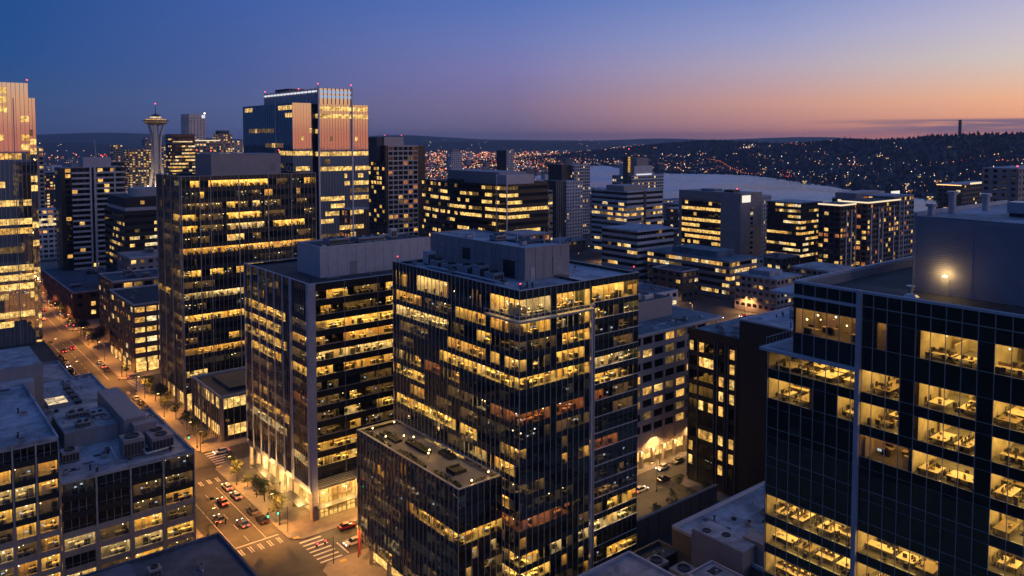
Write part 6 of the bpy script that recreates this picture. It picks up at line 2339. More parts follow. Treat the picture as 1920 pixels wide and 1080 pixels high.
for nm, lb, x0, x1, y0, y1, z, w, lp in sky:
    t = tower(nm, lb, x0, x1, y0, y1, z, w, rg, lp, bay=4.2, fh=3.9, ww=2.9, wh=2.1, mats=('win_yellow', 'win_gold', 'win_orange', 'win_pale'), maxp=90, beac=rg.random() < 0.4)
    if nm == 'wide_lit_block':
        t.bx('roof_light_line', 318, 352, 1029.6, 1029.9, 93, 94.2, 'eave_light')
    if nm == 'low_striped_block':
        t.bx('lit_strip', 101, 116, 713.6, 713.75, 31.5, 33.0, 'win_pale')
        t.bx('lit_strip', 101, 116, 713.6, 713.75, 27.2, 29.0, 'win_pale')
    t.done()

rg = random.Random(211)
t = tower('white_ribbed_slab', 'slim slab with dark side and white ribs in front of the far lights', 690, 702.5, 858, 880, 79.7, 'concrete_pale', rg, .1, bay=2.4, ww=1.1, fh=3.4, wh=2.6, wall2='concrete_pale', maxp=80)
t.bx('side_cladding', 689.5, 689.75, 858, 880, 0, 79.7, 'dark_cladding')
t.done()
tower('small_white_tower', 'small white ribbed tower left among the far lights', 859, 884, 1236, 1252, 70, 'concrete_pale', rg, .1, bay=5, ww=2.2, fh=4, pent=(.2, .8, .2, .8, 6, 'concrete'), maxp=60).done()
t = tower('pink_column_tower', 'pinkish apartment tower with white window columns, left of the lake', 484, 504, 516, 534, 57.5, 'concrete_pale', rg, .05, bay=3.2, ww=1.5, fh=3.1, wh=1.5, maxp=140)
t.bx('dark_wing', 472.5, 484, 517.5, 534, 0, 58.5, 'dark_cladding')
for i in range(5):
    t.bx('rib', 473 + i * 2.3, 473.3 + i * 2.3, 517.2, 517.5, 0, 58, 'mullion')
t.done()
t = tower('checker_tower', 'tall gridded apartment tower behind the pinkish one', 541, 563, 566, 590, 69.7, 'concrete_pale', rg, .10, bay=2.4, ww=1.6, fh=3.1, wh=2.0, maxp=160)
t.bx('dark_side', 528, 540.5, 570, 590, 0, 70.5, 'dark_cladding')
t.done()
t = tower('white_band_office', 'office block with white horizontal bands and bright strips left of the crane tower', 476, 520, 436, 476, 53, 'concrete_pale', rg, .5, fh=4.3, ribbon=True, wh=2.2, bay=3, rowp=[0, .12, .2, .7, .95, .15, .4, .1], maxp=200, wall2='concrete_pale', pent=(.02, .6, .1, .6, 4.5, 'metal_panel'))
t.bx('dark_joint', 496, 499, 435.4, 435.6, 0, 52.6, 'dark_cladding')
t.done()
t = tower('crane_topped_tower', 'unfinished tower with stepped white top and lit hoist beside the lake', 600, 649, 543, 570, 58, 'concrete_pale', rg, .12, fh=3.3, bay=3, ww=2.2, wh=2.0, maxp=200)
t.bx('upper_block', 606, 634, 545, 566, 58.2, 68, 'concrete_pale')
t.bx('upper_block', 612, 630, 547, 564, 68, 76, 'concrete')
t.bx('hoist_tower', 596.5, 603.5, 545, 552, 0, 78, 'concrete_dark')
for r in range(9):
    t.bx('hoist_light', 596.3, 599.5, 544.8, 545.0, 62 + r * 1.8, 63.2 + r * 1.8, 'win_gold')
t.bx('site_light', 609, 632, 544.5, 544.9, 58.6, 59.8, 'crown_light')
mb = MB()
mb.tube((601, 548, 78), (601, 548, 84), 0.5, 0.5, 'steel_dark')
mb.tube((601, 548, 80), (640, 556, 78.5), 0.45, 0.3, 'steel_dark')
t.part('crane_jib', mb)
t.beacon(601, 548, 84, 'lamp_red', 1.0)
t.done()

# hospital with framed dark front
rg = random.Random(221)
b = Bld('framed_clinic_block', 'tan framed clinic block with dark curved glazing and a lit sign panel near the lake', 'building', (490, 357))
b.bx('wall', 479.5, 506, 331, 384, 0, 56.5, 'concrete')
LFh = left(479, 384.5)
b.fx('frame_top', LFh, 0, 53, 0, 0.9, 51.0, 57.2, 'concrete')
b.fx('frame_side', LFh, 0, 2.4, 0, 0.9, 0, 51.0, 'concrete')
b.fx('frame_side', LFh, 38, 53.6, 0, 0.9, 0, 51.0, 'concrete')
for r in range(10):
    z = 48.2 - r * 4.2
    on = False
    pr = [.12, .95, .35, .95, .4, .8, .8, .6, .5, .5][r]
    for i in range(13):
        on = rg.random() < (pr if not on else min(.97, pr + .25))
        if r in (2, 4) and i > 5:
            on = False
        b.pane(LFh, 2.4 + (i + .5) * 2.74, z, 2.6, 2.3, rg.choice(['win_yellow', 'win_yellow', 'win_gold']) if on else 'glass_dark', 'window', n=0.15)
    b.fx('spandrel', LFh, 2.4, 38, 0, 0.3, z - 3.05, z - 1.15, 'spandrel')
b.bx('side_wall', 479, 505.6, 330.4, 330.9, 0, 57.2, 'concrete')
b.bx('sign_panel', 481, 491, 330.1, 330.4, 50.4, 55.4, 'sign_light')
for r in range(12):
    b.bx('window', 491.5, 494.5, 330.2, 330.4, 6 + r * 3.5, 8 + r * 3.5, 'glass_dark' if rg.random() < .8 else 'win_pale')
b.bx('roof', 480, 505.4, 332, 384, 56.5, 57.0, 'roof')
hvac(b, 484, 340, 57, 8, 8, 1.8, 0, 'steel_dark')
hvac(b, 486, 358, 57, 10, 12, 1.4, 0)
b.beacon(486, 338, 58.4, 'lamp_red', 0.8)
b.done()
tower('white_window_tower', 'narrow white apartment block right of the framed clinic', 543, 556, 355, 375, 51, 'concrete_pale', rg, .05, bay=2.6, ww=1.1, fh=3.2, wh=2, maxp=60, cat='building').done()
t = tower('four_storey_office', 'four-storey office with lit window strips and teal rooftop box at a bright junction', 396, 424, 280, 344, 22.5, 'concrete', rg, .6, fh=4.2, ribbon=True, wh=2.2, bay=2.6, rowp=[.7, .45, .08, .08, .15], maxp=200, cat='building', roof='roof_teal', pent=(.2, .8, .2, .75, 4.2, 'roof_teal'))
t.done()
t = tower('white_striped_office', 'low office with white horizontal stripes left of the framed clinic', 391, 428, 348.6, 381, 35, 'concrete_pale', rg, .15, fh=4.2, ribbon=True, wh=2.2, bay=3, rowp=[.02, .12, .1, .1, .1], maxp=160, cat='building', wall2='concrete_pale')
t.done()
# twin condo blocks with glowing eaves
rg = random.Random(231)
for k, (lab, x0, x1, y0, y1, z) in enumerate((('condo block with glowing eave line, left half of the lakeside pair', 453, 470, 242, 256, 55.5), ('dark glass link between the two glowing-eave condo blocks', 470.3, 478, 245, 258, 55.8),
                                              ('long condo block with glowing eave line, right half of the lakeside pair', 478.3, 520, 238, 256, 56.0), ('tan condo end block behind the glowing eaves', 520.3, 548, 241, 262, 58.0))):
    t = tower('lakeside_condo', lab, x0, x1, y0, y1, z, ('dark_cladding', 'concrete_dark', 'concrete_dark', 'concrete')[k], rg, (.28, .55, .22, .2)[k], fh=3.3, bay=3.4, ww=2.7, wh=2.0, maxp=120, cat='building', group='lakeside condo blocks',
              mats=('win_yellow', 'win_gold', 'win_orange'), proud=0.3)
    if k in (0, 2):
        t.bx('eave_light_line', x0 - 0.8, x1, y0 - 1.2, y0 - 0.9, z, z + 0.9, 'eave_light')
        t.bx('eave_light_line', x0 - 1.1, x0 - 0.8, y0 - 1.2, y1, z, z + 0.9, 'eave_light')
        t.bx('eave', x0 - 0.8, x1, y0 - 0.9, y1, z + 0.26, z + 0.7, 'roof_dark')
    for x in ([x0 + 6, x0 + 12] if k != 2 else [482, 492, 497, 512]):
        t.bx('pier', x, x + 0.9, y0 - 0.9, y0 - 0.3, 0, z - 3, 'concrete_pale')
    t.done()
t = tower('rooftop_sign_block', 'block with a lit white panel on its top corner behind the condos', 531, 590, 268, 290, 54, 'concrete', rg, .15, maxp=80, cat='building', pent=(.0, .7, .2, .9, 4.0, 'metal_panel'))
t.bx('sign_panel', 572, 585, 267.3, 267.6, 54.4, 58.0, 'sign_light')
t.done()
tower('black_banded_block', 'black block with a few lit bands left of the condos', 512, 541, 303, 330, 50, 'dark_cladding', rg, .5, fh=4, ribbon=True, rowp=[.1, .5, .3, .4, .5, .9], maxp=80, cat='building').done()
t = tower('waterfront_eave_block', 'waterfront block with bright yellow roof edge in front of the hill', 751, 830, 289, 310, 55, 'concrete_dark', rg, .12, fh=4, bay=5, ww=3.4, maxp=100, cat='building')
t.bx('roof_edge_light', 768, 800, 288.2, 288.6, 54.8, 56.4, 'eave_light')
t.bx('roof_edge_light', 750.2, 750.6, 289, 310, 54.2, 54.8, 'dot_warm')
t.bx('frame', 806, 828, 288, 288.6, 53.5, 54.4, 'concrete_pale')
t.bx('frame', 827, 828.4, 288, 288.6, 0, 53.5, 'concrete_pale')
for i in range(5):
    t.beacon(806 + i * 4.6, 292, 55.2 + (i % 2), 'lamp_red', 0.9)
t.done()
tower('grey_tower', 'grey tower edge beyond the plant block at far right', 592, 676, 193, 215, 76, 'concrete', rg, .06, fh=4, bay=6, maxp=40, cat='building', beac=True).done()
tower('dark_office', 'dark office behind the curved block with a few lit bands', 357, 384, 430, 450, 60, 'concrete_dark', rg, .25, fh=4, ribbon=True, rowp=[.1, .3, .2, .5, .4], maxp=80, cat='building', pent=(0, 1, 0, 1, 5, 'dark_cladding')).done()
tower('grey_office', 'grey office left of the pinkish apartment tower', 392, 410, 453, 470, 56, 'concrete', rg, .25, fh=4, ribbon=True, rowp=[.1, .4, .2, .5], maxp=80, cat='building').done()
tower('theatre_front_block', 'low block with orange lit openings under a pale roof behind the central tower roof', 244, 262, 291, 310, 49, 'granite_brown', rg, .6, fh=5, bay=4, ww=2.6, wh=3, maxp=60, cat='building', mats=('win_gold', 'win_orange', 'win_orange')).done()
tower('tan_office', 'tan mid-rise between the clinic and the condos', 376, 402, 236, 262, 20, 'concrete', rg, .1, maxp=80, cat='building', pent=(.2, .7, .3, .8, 3, 'roof')).done()
tower('white_flat_block', 'white roofed low block below the condos', 412, 440, 226, 250, 22, 'concrete', rg, .12, maxp=60, cat='building').done()
t = tower('long_lit_hall', 'long low hall with a continuous lit strip near the shore', 566, 640, 362, 380, 17, 'concrete', rg, .9, fh=5, ribbon=True, rowp=[1, .9], maxp=80, cat='building')
t.done()
tower('long_dark_hall', 'long dark hall with a pale roof line on the shore', 620, 690, 395, 415, 20, 'dark_cladding', rg, .7, fh=6, ribbon=True, rowp=[.0, .8], maxp=60, cat='building').done()

# ------------------------------------------------------------------ infill: the many small blocks of the town between
boxes_taken = [(5, 60, 60, 440), (59, 76, 40, 900), (82, 172, 110, 320), (80, 122, 340, 570), (100, 142, 425, 505), (89, 127, 545, 567), (170, 214, 385, 462), (280, 320, 490, 517), (255, 302, 333, 420), (165, 262, 104, 236), (289, 331, 180, 211),
               (262, 276, 148, 700), (340, 354, 60, 900), (276, 900, 234, 254), (75, 900, 425, 442), (75, 250, 318, 339), (470, 521, 434, 477), (595, 650, 540, 571), (478, 507, 329, 385), (542, 557, 354, 376), (394, 426, 278, 346), (389, 430, 346, 383),
               (450, 550, 236, 263), (529, 592, 266, 292), (510, 543, 301, 332), (748, 832, 286, 312), (590, 680, 190, 217), (355, 386, 428, 452), (390, 412, 451, 472), (242, 264, 289, 312), (374, 404, 234, 264), (410, 442, 224, 252), (564, 642, 360, 382),
               (618, 692, 393, 417), (470, 506, 514, 536), (526, 565, 564, 592), (686, 704, 856, 882), (855, 886, 1234, 1254), (60, 82, 600, 645), (205, 252, 110, 140)]
boxes_taken += [(x0 - 2, x1 + 2, y0 - 2, y1 + 2) for _, _, x0, x1, y0, y1, _, _, _ in sky] + [(266, 296, 940, 968), (468, 502, 1537, 1592), (428, 454, 1261, 1292), (350, 386, 1362, 1398)]


def in_view(x, y, pad=0.05):
    d = x * 0.632 + y * 0.775
    if d < 30:
        return False
    k = (x * 0.775 - y * 0.632) / d
    return -0.65 - pad < k < 0.65 + pad


rg = random.Random(301)
WALLS = [('concrete', 'grey concrete'), ('concrete_warm', 'tan'), ('brick', 'red brick'), ('granite_brown', 'brown'), ('concrete_dark', 'dark grey'), ('concrete_pale', 'pale')]
ROOFS = ['roof', 'roof', 'roof_dark', 'roof_teal', 'roof_navy']
zones = [((120, 260, 240, 420), 'between the dark street tower and the curved block'), ((264, 470, 60, 330), 'in the low blocks right of centre'), ((440, 700, 60, 330), 'below the lakeside condos'),
         ((276, 480, 440, 700), 'behind the curved block'), ((480, 860, 380, 760), 'on the near side of the lake'), ((120, 300, 500, 900), 'behind the sunset tower'), ((300, 700, 700, 1300), 'on the flats before the far lights'), ((60, 420, 640, 1250), 'at the foot of the observation tower')]
n_in = 0
for (xa, xb, ya, yb), where in zones:
    cnt = 0
    x = xa
    while x < xb:
        y = ya
        while y < yb:
            w, d = rg.uniform(18, 32), rg.uniform(18, 32)
            x0, y0 = x + rg.uniform(0, 6), y + rg.uniform(0, 6)
            y_step = (33 if ya < 300 else 44) if ya < 700 else 62
            if ya < 300:
                w, d = rg.uniform(15, 25), rg.uniform(15, 25)
            ok = in_view(x0, y0) and rg.random() < 0.78 and not any(x0 < q[1] + 1 and x0 + w > q[0] - 1 and y0 < q[3] + 1 and y0 + d > q[2] - 1 for q in boxes_taken)
            ok = ok and not any(inside_lake(x0 + a * w, y0 + c_ * d) for a in (0, 1) for c_ in (0, 1))
            if ok and cnt < 34:
                wm, wn = rg.choice(WALLS)
                z = rg.choice([8, 9, 11, 12, 15, 18, 22]) * (1.0 if x0 > 60 else 1)
                boxes_taken.append((x0, x0 + w, y0, y0 + d))
                low_block('town_block', 'small %s flat-roofed block, %s' % (wn, where), x0, x0 + w, y0, y0 + d, z, wm, rg.choice(ROOFS), units=rg.choice([0, 1, 1]), rg=rg, litp=0.16, bay=5.5, fh=4.0, ww=3.2,
                          maxp=24, group='%s blocks %s' % (wn, where), mats=('win_yellow', 'win_gold', 'win_pale', 'win_orange', 'win_dim'))
                cnt += 1
                n_in += 1
            y += y_step
        x += (33 if ya < 300 else 44) if ya < 700 else 62

# far low-rise town on the flats: one mass, too small to tell apart
rg = random.Random(311)
mb = MB()
lt = MB()
placed = 0
tries = 0
while placed < 1500 and tries < 20000:
    tries += 1
    D = 1250 * (6.0 ** rg.random()) if rg.random() < .75 else rg.uniform(1200, 2600)
    k = rg.uniform(-.66, .30)
    x, y = D * (0.632 + .775 * k), D * (.775 - .632 * k)
    if inside_lake(x, y) or D > 6500:
        continue
    w, d, h = rg.uniform(10, 26), rg.uniform(10, 26), rg.uniform(5, 14) * (1 + (rg.random() < .06) * 1.5)
    mb.box(x, x + w, y, y + d, 0, h, rg.choice(['concrete', 'concrete_dark', 'granite_brown', 'concrete_pale']))
    placed += 1
o = link('town', mb.mesh('town'))
tag(o, 'low-rise town spreading over the flats beyond the towers', 'town', kind='stuff')
n = 0
while n < 2600:
    D = 900 * (7.5 ** rg.random())
    k = rg.uniform(-.68, .36)
    if D < 1500 and rg.random() < .5:
        continue
    x, y = D * (0.632 + .775 * k), D * (.775 - .632 * k)
    if inside_lake(x, y):
        continue
    if k < -.12 and rg.random() < .55:
        continue
    r = D * 0.00042 * rg.choice([.6, .8, 1, 1, 1.3, 1.8])
    lt.octa(x, y, rg.uniform(4, 16) + (12 if D > 3000 else 0) * rg.random(), r, rg.choice(['dot_warm', 'dot_warm', 'dot_white', 'dot_orange', 'dot_warm', 'dot_orange', 'dot_red']))
    n += 1
n = 0
while n < 3000:
    D = 1500 * (3.2 ** rg.random())
    k = rg.uniform(-.13, .17) if rg.random() < .8 else rg.uniform(-.2, .32)
    x, y = D * (0.632 + .775 * k), D * (.775 - .632 * k)
    n += 1
    if inside_lake(x, y):
        continue
    lt.octa(x, y, rg.uniform(4, 22), D * 0.00036 * rg.choice([.6, .8, 1, 1.2, 1.7]), rg.choice(['dot_warm', 'dot_warm', 'dot_white', 'dot_orange', 'dot_orange', 'dot_orange', 'dot_red']))
# rows of lamps along the shore and far roads
for (xa, ya), (xb, yb), m_ in (((1000, 1560), (1500, 1700), 22), ((1300, 1900), (2300, 2300), 40), ((1200, 2500), (2600, 3100), 50), ((900, 2100), (1700, 2900), 40), ((700, 1500), (1250, 1530), 24)):
    for i in range(m_):
        t = (i + rg.uniform(-.2, .2)) / m_
        lt.octa(xa + (xb - xa) * t, ya + (yb - ya) * t, 9, 1.6, 'dot_warm' if rg.random() < .7 else 'dot_orange')
o = link('town_lights', lt.mesh('town_lights'))
tag(o, 'dense orange and white lights of the far flat town', 'lights', kind='stuff')

# ------------------------------------------------------------------ hillside: forest, houses, lights, mast
HP = HILLS['hillside'][0]
HBVH = BVHS[0]
rg = random.Random(321)


def cone(mb, x, y, z, r, h, mat, seg=5):
    b_ = len(mb.v)
    a0 = rg.uniform(0, 6)
    for i in range(seg):
        a = a0 + 2 * pi * i / seg
        mb.v.append((x + r * cos(a) * rg.uniform(.8, 1.2), y + r * sin(a) * rg.uniform(.8, 1.2), z))
    mb.v.append((x + rg.uniform(-.2, .2) * r, y, z + h))
    k = mb.mi(mat)
    for i in range(seg):
        mb.f.append((b_ + i, b_ + (i + 1) % seg, b_ + seg))
        mb.m.append(k)


mb = MB()
for _ in range(13000):
    x, y, z = HP(rg.random(), rg.uniform(-.05, 1))
    if inside_lake(x, y):
        continue
    r = rg.uniform(2.5, 5.5)
    cone(mb, x, y, z - 1, r * rg.uniform(.9, 1.5), rg.uniform(5, 11), 'conifer_far', 6)
o = link('hillside_forest', mb.mesh('hillside_forest'))
tag(o, 'dark forest covering the far hillside', 'forest', kind='stuff')


# two conifer meshes for the ridge line
def conifer(h, r, seed):
    q = random.Random(seed)
    cr = MB()
    for k in range(170):
        t = q.random() ** 0.8
        z = h * (.14 + .86 * t)
        rr = r * (1 - t) * q.uniform(.45, 1.15) + .15
        a = q.uniform(0, 2 * pi)
        x, y = cos(a) * rr, sin(a) * rr
        s_ = .7 + 1.1 * (1 - t)
        cr.quad((x * .3, y * .3, z + .5 * s_), (x - y / (rr + .01) * s_, y + x / (rr + .01) * s_, z - .2), (x * 1.15, y * 1.15, z - .6 * s_), (x + y / (rr + .01) * s_, y - x / (rr + .01) * s_, z - .25), 'leaf_dark')
    tr = MB()
    tr.tube((0, 0, 0), (0, 0, h * .9), .4, .08, 'bark', 6)
    return cr.mesh('crown'), tr.mesh('trunk')


def roundtree(h, r, seed, n=420, mat='leaf', size=.32, trunk=.16):
    q = random.Random(seed)
    cr = MB()
    lob = [(0, 0, h * .68, r * .75)] + [(q.uniform(-.6, .6) * r, q.uniform(-.6, .6) * r, h * q.uniform(.5, .86), r * q.uniform(.35, .6)) for _ in range(6)]
    for _ in range(n):
        lx, ly, lz, lr = q.choice(lob)
        leaf_blob(cr, lx, ly, lz, lr, lr, lr * .85, 1, q, mat, size)
    tr = MB()
    tr.tube((0, 0, 0), (0, 0, h * .55), trunk, trunk * .6, 'bark', 7)
    for k in range(4):
        a = k * 1.6 + q.random()
        tr.tube((0, 0, h * .38), (cos(a) * r * .5, sin(a) * r * .5, h * .7), trunk * .5, trunk * .2, 'bark', 5)
    return cr.mesh('crown'), tr.mesh('trunk')


CON = [conifer(17, 4.2, 1), conifer(13, 3.6, 2), conifer(20, 4.5, 3), roundtree(13, 6, 4, 260, 'leaf_dark', 1.3, .4)]
for k in range(95):
    s_ = rg.uniform(.10, .97)
    x, y, z = HP(s_, rg.uniform(-.03, .05))
    c = rg.choice(CON)
    t = link('ridge_tree', None, loc=(x, y, z - .5), rz=rg.uniform(0, 6))
    t.scale = (rg.uniform(.75, 1.2),) * 2 + (rg.uniform(.45, .9),)
    tag(t, 'dark tree standing on the far hill ridge against the sunset', 'tree', 'trees along the far ridge')
    link('crown', c[0], t)
    link('trunk', c[1], t)

# hillside houses
H_WALL = mesh_box('house_wall', 'house_wall', (-6, 6, -5, 5, 0, 6))
hm = MB()
hm.prism([(-6.6, -5.6), (6.6, -5.6), (6.6, 5.6), (-6.6, 5.6)], 6, 6.2, 'house_roof')
for q in (((-6.6, -5.6, 6.2), (6.6, -5.6, 6.2), (5.4, 0, 9.2), (-5.4, 0, 9.2)), ((6.6, 5.6, 6.2), (-6.6, 5.6, 6.2), (-5.4, 0, 9.2), (5.4, 0, 9.2))):
    hm.quad(*q, 'house_roof')
hm.poly([(6.6, -5.6, 6.2), (6.6, 5.6, 6.2), (5.4, 0, 9.2)], 'house_roof')
hm.poly([(-6.6, 5.6, 6.2), (-6.6, -5.6, 6.2), (-5.4, 0, 9.2)], 'house_roof')
H_ROOF = hm.mesh('house_roof')
H_WIN = [mesh_box('house_window', m_, (-1.1, 1.1, -.06, .06, -.9, .9)) for m_ in ('win_pale', 'win_yellow', 'win_orange', 'glass_dark')]
placed = []
tries = 0
while len(placed) < 130 and tries < 4000:
    tries += 1
    s_, t_ = rg.uniform(.08, .98), rg.choice([rg.uniform(.15, .97), rg.uniform(.55, .97)])
    x, y, z = HP(s_, t_)
    if inside_lake(x, y) or any((x - a) ** 2 + (y - c_) ** 2 < 26 ** 2 for a, c_ in placed):
        continue
    placed.append((x, y))
    band = 'near the waterline' if t_ > .75 else 'halfway up' if t_ > .4 else 'close to the ridge'
    h = link('hillside_house', None, loc=(x, y, z - 1.2), rz=radians(-50 + rg.uniform(-25, 25)))
    tag(h, 'small house with lit windows among trees on the far hillside, ' + band, 'house', 'far hillside houses ' + band)
    h.scale = (rg.uniform(.9, 1.5), rg.uniform(.9, 1.3), rg.uniform(.9, 1.4))
    link('wall', H_WALL, h)
    link('roof', H_ROOF, h)
    for wx, wz in ((-3.6, 4.2), (0, 4.2), (3.6, 4.2), (-2, 1.8), (2.4, 1.8)):
        if rg.random() < .8:
            link('window', rg.choice(H_WIN), h, (wx, -5.06, wz))
lt = MB()
for _ in range(62):                              # strings of lights along contour streets
    s0, t0 = rg.random(), rg.choice([rg.uniform(.05, .9), rg.uniform(.3, .95), rg.uniform(.5, .97)])
    ds, dt = rg.uniform(.02, .09), rg.uniform(-.05, .05)
    n_ = rg.randint(4, 16)
    mat_ = rg.choice(['dot_warm', 'dot_white', 'dot_warm', 'dot_orange'])
    for q in range(n_):
        f_ = (q + rg.uniform(-.3, .3)) / n_
        s_, t_ = s0 + ds * f_, t0 + dt * f_ + rg.gauss(0, .006)
        if not (0 < s_ < 1 and .02 < t_ < 1):
            continue
        x, y, z = HP(s_, t_)
        if inside_lake(x, y):
            continue
        D = sqrt(x * x + y * y)
        lt.octa(x, y, z + rg.uniform(6, 12), D * .00036 * rg.choice([.5, .6, .8, 1, 1.6]), mat_ if rg.random() < .7 else rg.choice(['dot_white', 'dot_orange', 'dot_red']))
for _ in range(150):                             # single houses
    s_, t_ = rg.random(), rg.uniform(.03, 1)
    x, y, z = HP(s_, t_)
    if inside_lake(x, y):
        continue
    D = sqrt(x * x + y * y)
    lt.octa(x, y, z + rg.uniform(6, 12), D * .00036 * rg.choice([.5, .7, 1, 1.4]), rg.choice(['dot_warm', 'dot_white', 'dot_orange']))
# bright shore lights
for _ in range(60):
    s_ = rg.random()
    x, y, z = HP(s_, rg.uniform(.93, 1.0))
    if inside_lake(x, y):
        continue
    D = sqrt(x * x + y * y)
    lt.octa(x, y, z + rg.uniform(4, 12), D * .0005 * rg.choice([.7, 1, 1.4]), rg.choice(['dot_warm', 'dot_white']))
# flat strip of shore town at the hill's foot
for _ in range(520):
    k = rg.uniform(.15, .68)
    D = rg.uniform(1250, 2900)
    x, y = D * (0.632 + .775 * k), D * (.775 - .632 * k)
    if inside_lake(x, y) or not (inside_lake(x - 25, y) or inside_lake(x - 120, y) or inside_lake(x - 260, y) or inside_lake(x - 400, y)):
        continue
    hit = HBVH.ray_cast(Vector((x, y, 500)), Vector((0, 0, -1)))
    lt.octa(x, y, (hit[0].z if hit[0] else 0) + rg.uniform(4, 16), D * .00042 * rg.choice([.6, .7, .9, 1, 1.5]), rg.choice(['dot_warm', 'dot_warm', 'dot_white', 'dot_white', 'dot_orange']))
# a lamp-lit road running down the slope
for i in range(26):
    t = i / 26
    x, y, z = HP(.36 + .22 * t, .42 + .10 * t)
    lt.octa(x, y, z + 12, 0.95, 'dot_orange' if i % 4 else 'dot_red')
o = link('hillside_lights', lt.mesh('hillside_lights'))
tag(o, 'scattered house and street lights on the far hillside', 'lights', kind='stuff')
for hp, lo, hi in ((HILLS['hillside'][1], .1, .9), (HILLS['hillside'][2], .2, .95)):
    lt = MB()
    for _ in range(60):
        x, y, z = hp(rg.uniform(lo, hi), rg.uniform(.1, .95))
        lt.octa(x, y, z + 12, rg.uniform(1.2, 2.4), rg.choice(['dot_warm', 'dot_white']))
    o = link('hill_lights', lt.mesh('hill_lights'))
    tag(o, 'sparse lights on the %s' % ('distant hills behind the lake' if lo == .1 else 'dark hills at far left'), 'lights', kind='stuff')
m_ = link('ridge_mast', None, loc=(2254, 876, 96))
tag(m_, 'tall dark mast standing on the hill ridge against the sunset', 'mast')
mb = MB()
mb.lathe(0, 0, [(4.6, 0), (4.0, 20), (3.6, 46), (4.2, 46.5), (4.2, 50)], 10, 'steel_dark')
link('shaft', mb.mesh('shaft'), m_)
mb = MB()
for z in (18, 30, 40):
    mb.lathe(0, 0, [(5.2, z), (5.2, z + 1.2)], 10, 'steel_dark')
link('ring_platform', mb.mesh('ring_platform'), m_)

# ------------------------------------------------------------------ street life: trees, lamps, signals, cars
rg = random.Random(401)
STREET_TREES = [roundtree(6.5, 2.6, 11, 520, 'leaf', .26), roundtree(7.5, 2.9, 12, 560, 'leaf', .28), roundtree(5.6, 2.3, 13, 460, 'leaf', .24), roundtree(9, 3.6, 14, 620, 'leaf_dark', .34)]


def tree(x, y, label, group=None, k=None, sc=1.0, z=0.15):
    c = STREET_TREES[k if k is not None else rg.randrange(3)]
    t = link('street_tree', None, loc=(x, y, z), rz=rg.uniform(0, 6))
    s_ = sc * rg.uniform(.7, 1.2)
    t.scale = (s_ * rg.uniform(.85, 1.1), s_, s_ * rg.uniform(.85, 1.15))
    tag(t, label, 'tree', group)
    link('crown', c[0], t)
    link('trunk', c[1], t)


for i, y in enumerate((187.0, 192.2, 199.4, 203.0, 210.6, 216, 223.5)):
    tree(77.6 + (i * 37 % 5) * .25 - .5, y, 'small street tree lit amber beside the corner office block, number %d from the lobby corner' % (i + 1) if False else 'small street tree lit amber on the pavement, %s from the lobby corner' % ('first', 'second', 'third', 'fourth', 'fifth', 'sixth', 'seventh')[i],
         'street trees beside the corner office block', sc=.85)
for i, y in enumerate((250, 258, 266, 278)):
    tree(78.4, y, 'dark street tree in front of the glass pavilion, %s from its corner' % ('first', 'second', 'third', 'fourth')[i], 'street trees by the pavilion')
for i, y in enumerate((288, 295, 302, 310, 315)):
    tree(78.2, y, 'street tree at the foot of the dark street tower, %s along the kerb' % ('first', 'second', 'third', 'fourth', 'fifth')[i], 'street trees by the dark tower')
for i, y in enumerate((341, 392, 402, 413, 422, 446, 455, 466, 480, 495, 512)):
    tree(77.5, y, 'street tree on the right pavement up the glowing street', 'street trees up the glowing street', k=3 if 390 < y < 425 else None)
for i, y in enumerate((340, 352, 366, 382, 398, 415, 432, 452, 475, 500, 530)):
    tree(57.6, y, 'street tree on the left pavement up the glowing street', 'street trees on the left side of the glowing street')
for i, (x, y) in enumerate(((168, 134), (161, 131), (172, 128), (150, 127), (156, 125.5))):
    tree(x, y, 'dark tree by the service street below the black clad block', 'trees along the service street', sc=.7)
for i in range(26):
    for _ in range(40):
        x, y = rg.uniform(290, 760), rg.uniform(80, 420)
        if in_view(x, y) and not any(q[0] - 3 < x < q[1] + 3 and q[2] - 3 < y < q[3] + 3 for q in boxes_taken):
            tree(x, y, 'dark round tree between the low blocks of the middle distance', 'trees of the middle distance', k=3, sc=1.3, z=0)
            break

POLE = MB()
POLE.tube((0, 0, 0), (0, 0, 8.2), .11, .07, 'steel_dark', 7)
POLE.lathe(0, 0, [(.22, 0), (.2, .5), (.12, .55)], 8, 'steel_dark')
POLE = POLE.mesh('pole')
ARM = MB()
ARM.tube((0, 0, 8.1), (-1.7, 0, 8.6), .05, .045, 'steel_dark', 6)
ARM = ARM.mesh('arm')
HEAD = mesh_box('lamp_head', 'steel_dark', (-2.3, -1.5, -.16, .16, 8.56, 8.72))
LENS = mesh_box('lens', 'lamp_warm', (-2.25, -1.55, -.14, .14, 8.48, 8.56))


def lamp(x, y, flip, label, group, e=1500, col=(1.0, .38, .07)):
    r = link('street_lamp', None, loc=(x, y, .15), rz=pi if flip else 0)
    tag(r, label, 'street lamp', group)
    link('pole', POLE, r)
    link('arm', ARM, r)
    h = link('lamp_head', HEAD, r)
    link('lens', LENS, h)
    d = bpy.data.lights.new('bulb', 'SPOT')
    d.energy = e
    d.color = col
    d.shadow_soft_size = .2
    d.spot_size = radians(152)
    d.spot_blend = 0.5
    o = bpy.data.objects.new('bulb', d)
    COL.objects.link(o)
    o.location = (-1.9, 0, 8.3)
    o.parent = r


